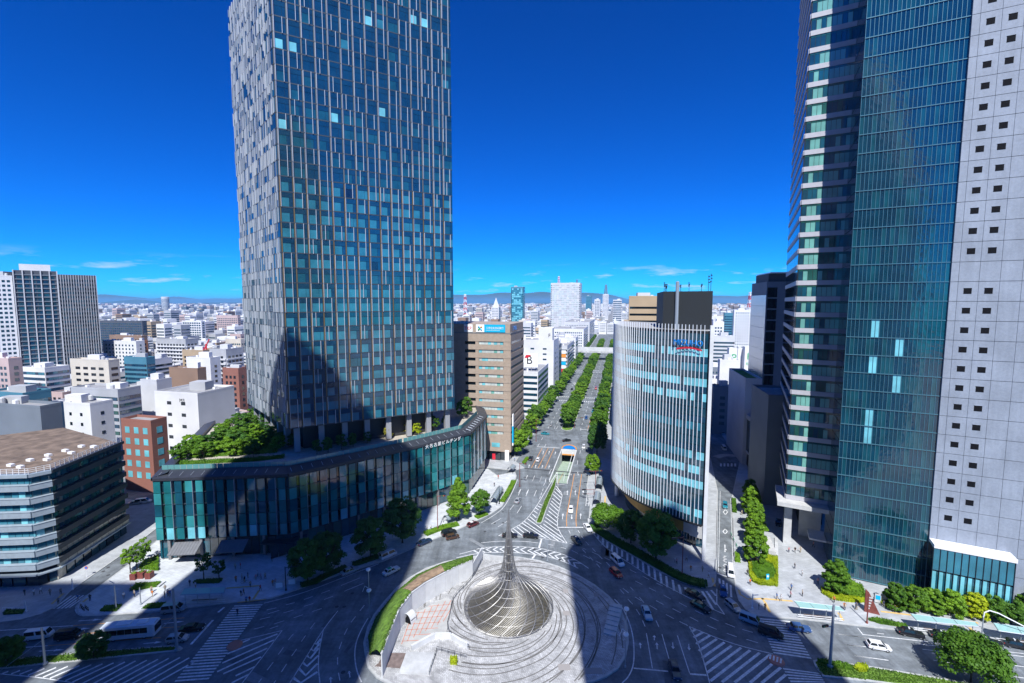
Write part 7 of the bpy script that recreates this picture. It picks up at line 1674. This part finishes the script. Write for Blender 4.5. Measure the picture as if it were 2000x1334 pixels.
red_pole('slim pole on the far left pavement', 51, 1195, 1175, [], 'white_metal'); red_pole('slim tall post by the ledged office', 142, 1152, 1130, [], 'white_metal')
# round no-parking sign
t = pole('road_sign', 'round red and blue road sign by the ledged office', G(170, 1127, .14), 2.6, .04, 'white_metal', 'sign'); MB().tube([(0, -.06, 2.5), (0, 0, 2.5)], .42, 16).build('disc_rim', 'sign_red', t); MB().tube([(0, -.075, 2.5), (0, -.06, 2.5)], .3, 16).build('disc_face', 'sign_blue', t)
# glass roofed bus shelters
mat('shelter_glass', (.3, .5, .48), .12)
def shelter(label, corners, n, h=3.0):
    """corners: roof rear left, rear right, front right, front left in pixels at height h"""
    q = [G(u, v, h) for u, v in corners]; c = (sum(p[0] for p in q)/4, sum(p[1] for p in q)/4); t = thing('bus_shelter', label, 'shelter', (*c, .14))
    for i in range(n):
        a, b = lerp(q[0], q[1], (i+.02)/n), lerp(q[0], q[1], (i+.98)/n); d, e_ = lerp(q[3], q[2], (i+.02)/n), lerp(q[3], q[2], (i+.98)/n)
        MB().prism([a, b, e_, d], h+.02, h+.07).build('roof_pane', 'shelter_glass', t, world=True)
    fr_ = MB()
    for i in range(n+1): a, d = lerp(q[0], q[1], i/n), lerp(q[3], q[2], i/n); fr_.tube([(*a, h), (*d, h)], .09, 4)
    for a, b in ((q[0], q[1]), (q[3], q[2])): fr_.tube([(*a, h), (*b, h)], .1, 4)
    fr_.build('roof_frame', 'pole_grey', t, world=True)
    for i in range(n+1):
        a, d = lerp(q[0], q[1], (i+.25)/(n+.5)), lerp(q[3], q[2], (i+.25)/(n+.5)); p = lerp(a, d, .62); MB().tube([(*p, .14), (*p, h)], .07, 6).build('post', 'pole_grey', t, world=True)
    a, b = lerp(q[0], q[3], .75), lerp(q[1], q[2], .75)
    for zz in (.6, 1.0): MB().tube([(*a, zz), (*b, zz)], .05, 5).build('rail', 'white_metal', t, world=True)
    f = Face(lerp(q[0], q[3], .2), lerp(q[1], q[2], .2), 1); panels('bench', t, [(f, f.len*.2, f.len*.8, .5, .58, 0, .45, 'deck_dark')])
    return t
shelter('glass roofed shelter at the corner before the skyscraper plaza', [(1551, 1174), (1640, 1185), (1650, 1194), (1562, 1187)], 3); shelter('glass roofed shelter beside the taxi queue', [(1778, 1199), (1905, 1216), (1912, 1224), (1790, 1212)], 3); shelter('green roofed shelter at the right edge', [(1940, 1217), (2080, 1238), (2090, 1252), (1950, 1232)], 3); shelter('green glass shelter in the shade at the left road', [(360, 1150), (440, 1147), (438, 1158), (352, 1162)], 3)
def arch_shelter(label, p, q, w=2.4):
    c = lerp(p, q, .5); t = thing('arched_shelter', label, 'shelter', (*c, .14)); d = norm2(sub(q, p)); n = (-d[1], d[0])
    Ln = math.hypot(*sub(q, p)); k = max(2, int(Ln/1.4))
    for i in range(k+1):
        o = (p[0]+d[0]*Ln*i/k, p[1]+d[1]*Ln*i/k); pts = [(o[0]+n[0]*w/2*math.cos(a), o[1]+n[1]*w/2*math.cos(a), .14+1.6*(a not in (0,))*0+1.5+1.1*math.sin(a)) for a in [math.pi*j/8 for j in range(9)]]
        MB().tube([(pts[0][0], pts[0][1], .14)] + pts + [(pts[-1][0], pts[-1][1], .14)], .06, 5).build('rib', 'dark_metal', t, world=True)
    for j in range(8):
        a0, a1 = math.pi*j/8, math.pi*(j+1)/8; m = MB(); P = lambda o, a: (o[0]+n[0]*w/2*math.cos(a), o[1]+n[1]*w/2*math.cos(a), 1.66+1.1*math.sin(a)); m.poly([P(p, a0), P(q, a0), P(q, a1), P(p, a1)]); m.build('roof_pane', 'arch_glass', t, world=True)
    return t
mat('arch_glass', (.25, .3, .33), .1)
arch_shelter('arched glass shelter on the left avenue pavement', *Z6([(1110, 890), (1165, 800)])); arch_shelter('arched glass shelter at the podium corner with trees', *Z6([(745, 1035), (815, 1010)])); arch_shelter('arched glass shelter near the bank corner', *Z6([(1240, 650), (1265, 625)])); arch_shelter('arched glass shelter on the right avenue pavement', *K_([(205, 330), (215, 260)])); arch_shelter('second arched shelter on the right avenue pavement', *K_([(185, 460), (195, 390)]))
# red wedge sign, map boards, planters, bollards, cones
t = thing('wedge_sign', 'rust red wedge shaped station sign by the clipped trees', 'sign', (*G(1703, 1197, .14), .14), rad(-25)); t.scale = (.6, .8, .85)
mb = MB(); mb.v = [(-2.4, -.25, 0), (2.4, -.25, 0), (-2.4, -.25, 6.2), (-1.2, -.25, 5.4), (-2.4, .25, 0), (2.4, .25, 0), (-2.4, .25, 6.2), (-1.2, .25, 5.4)]; mb.f = [(0, 1, 3, 2), (5, 4, 6, 7), (4, 0, 2, 6), (1, 5, 7, 3), (2, 3, 7, 6), (0, 4, 5, 1)]; mb.m = [0]*6; mb.build('wedge', 'rust_red', t)
for i in range(5): MB().box(-1.6, -.9+i*.2, -.28, -.26, 1.0+i*.75, 1.4+i*.75).build('lettering_bar', 'concrete_light', t)
red_pole('rust red post beside the wedge sign', 1693, 1217, 1160, [], 'rust_red')
for u, lb in ((1714, 'pale map board left of the pair by the teal shaft'), (1726, 'pale map board right of the pair by the teal shaft')):
    t = thing('map_board', lb, 'sign', (*G(u, 1178, .14), .14), rad(-25)); MB().box(-.6, .6, -.06, .06, .2, 2.2).build('board', 'concrete_light', t); MB().box(-.45, .45, -.09, -.065, .9, 1.9).build('map', 'sign_cyan' if u < 1720 else 'pole_grey', t)
t = thing('blue_sign', 'small cyan sign in the lime hedge ring', 'sign', (*M_([(435, 868)])[0], .14)); MB().box(-.35, .35, -.06, .06, 0, 2.0).build('board', 'sign_cyan', t); MB().box(-.2, .2, -.08, -.062, 1.2, 1.7).build('symbol', 'sign_white', t)
for q, lb in (((1030, 360), 'white notice board on the shaded plaza'), ((1150, 325), 'pale notice board beside the dark signal pole')):
    t = thing('notice_board', lb, 'sign', (*A_([q])[0], .14), rad(10)); MB().box(-.9, .9, -.08, .08, .2, 1.9).build('board', 'concrete_light', t); MB().box(-.75, .75, -.1, -.082, .5, 1.7).build('sheet', 'sign_white', t)
def barrier(label, cv, a, b):
    p, q = cv([a, b]); t = thing('guard_rail', label, 'guard rail', (*p, .14))
    n = max(2, int(math.hypot(*sub(q, p))/2))
    for i in range(n+1): r = lerp(p, q, i/n); MB().tube([(*r, .14), (*r, 1.0)], .05, 5).build('post', 'white_metal', t, world=True)
    for z_ in (.55, .95): MB().tube([(*p, z_), (*q, z_)], .035, 4).build('rail', 'white_metal', t, world=True)
barrier('white guard rail along the side street pavement', K_, (1303, 560), (1312, 880)); barrier('white guard rail along the left kerb of the side street', K_, (1172, 500), (1168, 900)); barrier('white guard rail at the far left pavement', B_, (30, 600), (270, 595))
mat('banner_green', (.03, .4, .22), .6)
t = thing('fabric_banner', 'green and white banner on the side street guard rail', 'banner', (*K_([(1304, 740)])[0], .14), AW)
for i in range(5): MB().box(-4+i*1.6, -2.6+i*1.6, -.03, .03, .3, .9).build('strip', 'banner_green' if i % 2 == 0 else 'sign_white', t)
for q, lb in (((1265, 1085), 'red brown drain mound at the right crosswalk'),):
    t = thing('brick_island', lb, 'traffic island', (*D_([q])[0], .0), rad(-35)); MB().lathe([(1.5, 0), (1.35, .25), (.9, .4)], 14).build('mound', 'joint_red', t); [MB().box(-1.2+i*.6, -.9+i*.6, -.7, .7, .41, .43).build('stripe', 'paint', t) for i in range(4)]
t = thing('brick_island', 'red brown drain mound at the left crosswalk', 'traffic island', (*A_([(590, 905)])[0], 0), rad(30)); MB().lathe([(1.5, 0), (1.35, .25), (.9, .4)], 14).build('mound', 'joint_red', t)
for i in range(6):
    p = B_([(835+i*14, 575+(i % 3)*12)])[0]; t = thing('bollard', nth(i) + ' dark bollard from the left at the corner of the left plaza', 'bollard', (*p, .14), group='bollards at the left plaza corner'); MB().lathe([(.1, 0), (.1, .8), (.06, .9)], 8).build('post', 'dark_metal', t); MB().lathe([(.11, .6), (.11, .7)], 8, cap=False).build('band', 'paint', t)
for q, lb in (((1380, 270), 'left'), ((1460, 255), 'middle'), ((1535, 260), 'right')):
    t = thing('planter_box', lb + ' dark red planter box of the three on the left plaza', 'planter', (*B_([q])[0], .14)); MB().prism([(-.7, -.7), (.7, -.7), (.7, .7), (-.7, .7)], 0, 1.5).build('box', 'rust_red', t); m = MB(); leaves(m, random.Random(3), (0, 0, 1.7), (.6, .6, .4), 60, .3); m.build('plant', 'leaf_fresh', t)
def seat(label, cv, a, b, w=.6, h=.5):
    p, q = cv([a, b]); f = Face(p, q, 1); t = thing('stone_bench', label, 'bench', (*p, .14)); panels('seat_slab', t, [(f, 0, f.len, h-.12, h, -w/2, w/2, 'concrete_light')]); panels('support', t, [(f, f.len*k, f.len*k+.3, .14, h-.12, -w/2+.08, w/2-.08, 'concrete') for k in (.05, .45, .85)])
seat('long stone bench on the sunlit left plaza', B_, (1620, 360), (1690, 305)); seat('stone bench edge by the skyscraper plaza steps', M_, (570, 500), (560, 240), .8)
# steps down to the subway on the right plaza
t = thing('subway_stairs', 'stepped subway entrance between the tree row and the plaza', 'stairs', (*M_([(480, 350)])[0], .14))
f = Face(*M_([(450, 480), (560, 500)]), 1)
for k in range(10): panels('step', t, [(f, 0, f.len, .14, .2+.12*(10-k), -k*1.1-1.05, -k*1.1, 'concrete')])
MB().obox((*M_([(415, 470)])[0], .14), (.5, 0, 0), (-1.5, 6, 0), (0, 0, 2.2)).build('glass_screen', 'shelter_glass', t, world=True)
# tactile strips
def tactile(cv, pts, par): o = stripw('tactile_strip', cv(pts), .55, 'tactile', .152); o.parent = par
tactile(M_, [(20, 985), (40, 1050), (150, 1120), (380, 1115), (800, 1150)], plaza_right); tactile(M_, [(360, 1105), (420, 1200), (470, 1310)], plaza_right); tactile(A_, [(510, 350), (830, 325)], plaza_left); tactile(A_, [(830, 370), (760, 480)], plaza_left); tactile(A_, [(620, 485), (900, 455)], plaza_left); tactile(B_, [(850, 510), (900, 470)], plaza_left); tactile(B_, [(530, 530), (650, 420)], plaza_far_left); tactile(K_, [(1130, 1040), (1150, 1110)], plaza_mizu); tactile(C_, [(1700, 350), (1690, 520)], plaza_mizu); tactile(E_, [(310, 790), (345, 850)], plaza_right); tactile(E_, [(1330, 905), (1400, 960)], plaza_right); tactile(E_, [(640, 780), (1400, 870)], plaza_right)
# manhole covers
for cv, q in ((C_, (185, 715)), (C_, (300, 712)), (C_, (295, 560)), (C_, (50, 830)), (C_, (1305, 210)), (C_, (725, 1075)), (C_, (840, 1185)), (C_, (1075, 1215)), (H_, (705, 575)), (H_, (785, 618)), (H_, (1155, 538)), (H_, (290, 1158)), (A_, (1590, 525)), (A_, (1660, 525)), (A_, (1740, 395)), (A_, (1650, 1165)), (B_, (1110, 150)), (B_, (1110, 228)), (B_, (1265, 130)), (D_, (825, 355)), (B_, (1060, 190))):
    p = cv([q])[0]; m = MB(); n = 14; m.poly([(p[0]+.42*math.cos(2*math.pi*i/n), p[1]+.42*math.sin(2*math.pi*i/n), .007) for i in range(n)]); m.build('manhole_cover', 'asphalt_dark', road)
# red crane behind the left blocks
t = thing('tower_crane', 'small red crane among the left hand roofs', 'crane', ((400-1000)/FPX*390, 390, 0)); MB().tube([(0, 0, 0), (0, 0, 34)], .7, 5).build('mast', 'sign_red', t); MB().tube([(-4, 0, 26), (3, 0, 38)], .5, 5).build('jib', 'sign_red', t)

# repair patches in the asphalt
mat('asphalt_patch', (.105, .115, .13), .9, var=.2, vscale=.8); mat('asphalt_pale', (.21, .225, .24), .9, var=.2, vscale=.8); rq = random.Random(77)
for i in range(46):
    if i < 26: u, v = rq.uniform(350, 1620), rq.uniform(1040, 1330); p = G(u, v)
    else: p = S2W(rq.uniform(150, 420), rq.choice((-39, -36, -33, -18, -14)))
    if inside(p, ISL): continue
    a = rq.choice((AW, AW+math.pi/2, rq.uniform(0, 3))); lx, ly = rq.uniform(2, 9), rq.uniform(.7, 2.4); c, s_ = math.cos(a), math.sin(a)
    m = MB(); m.poly([(p[0]+c*dx*lx/2-s_*dy*ly/2, p[1]+s_*dx*lx/2+c*dy*ly/2, .0035) for dx, dy in ((-1, -1), (1, -1), (1, 1), (-1, 1))]); m.build('asphalt_patch', rq.choice(['asphalt_patch', 'asphalt_patch', 'asphalt_pale']), road)
# ------------------------------------------------------------ haze
hz = MB().box(-60000, 52000, -12000, 62000, -9, 262).build('haze', 'white_wall'); hz['kind'] = 'stuff'; tag(hz, 'thin blue summer haze over the city', 'haze')
hm_ = bpy.data.materials.new('haze'); hm_.use_nodes = True; t = hm_.node_tree; t.nodes.clear()
o = t.nodes.new('ShaderNodeOutputMaterial'); v = t.nodes.new('ShaderNodeVolumePrincipled'); v.inputs['Color'].default_value = (.26, .62, 1, 1); v.inputs['Density'].default_value = 5.5e-5; v.inputs['Anisotropy'].default_value = 0.0
t.links.new(v.outputs[0], o.inputs['Volume']); hz.data.materials.clear(); hz.data.materials.append(hm_)
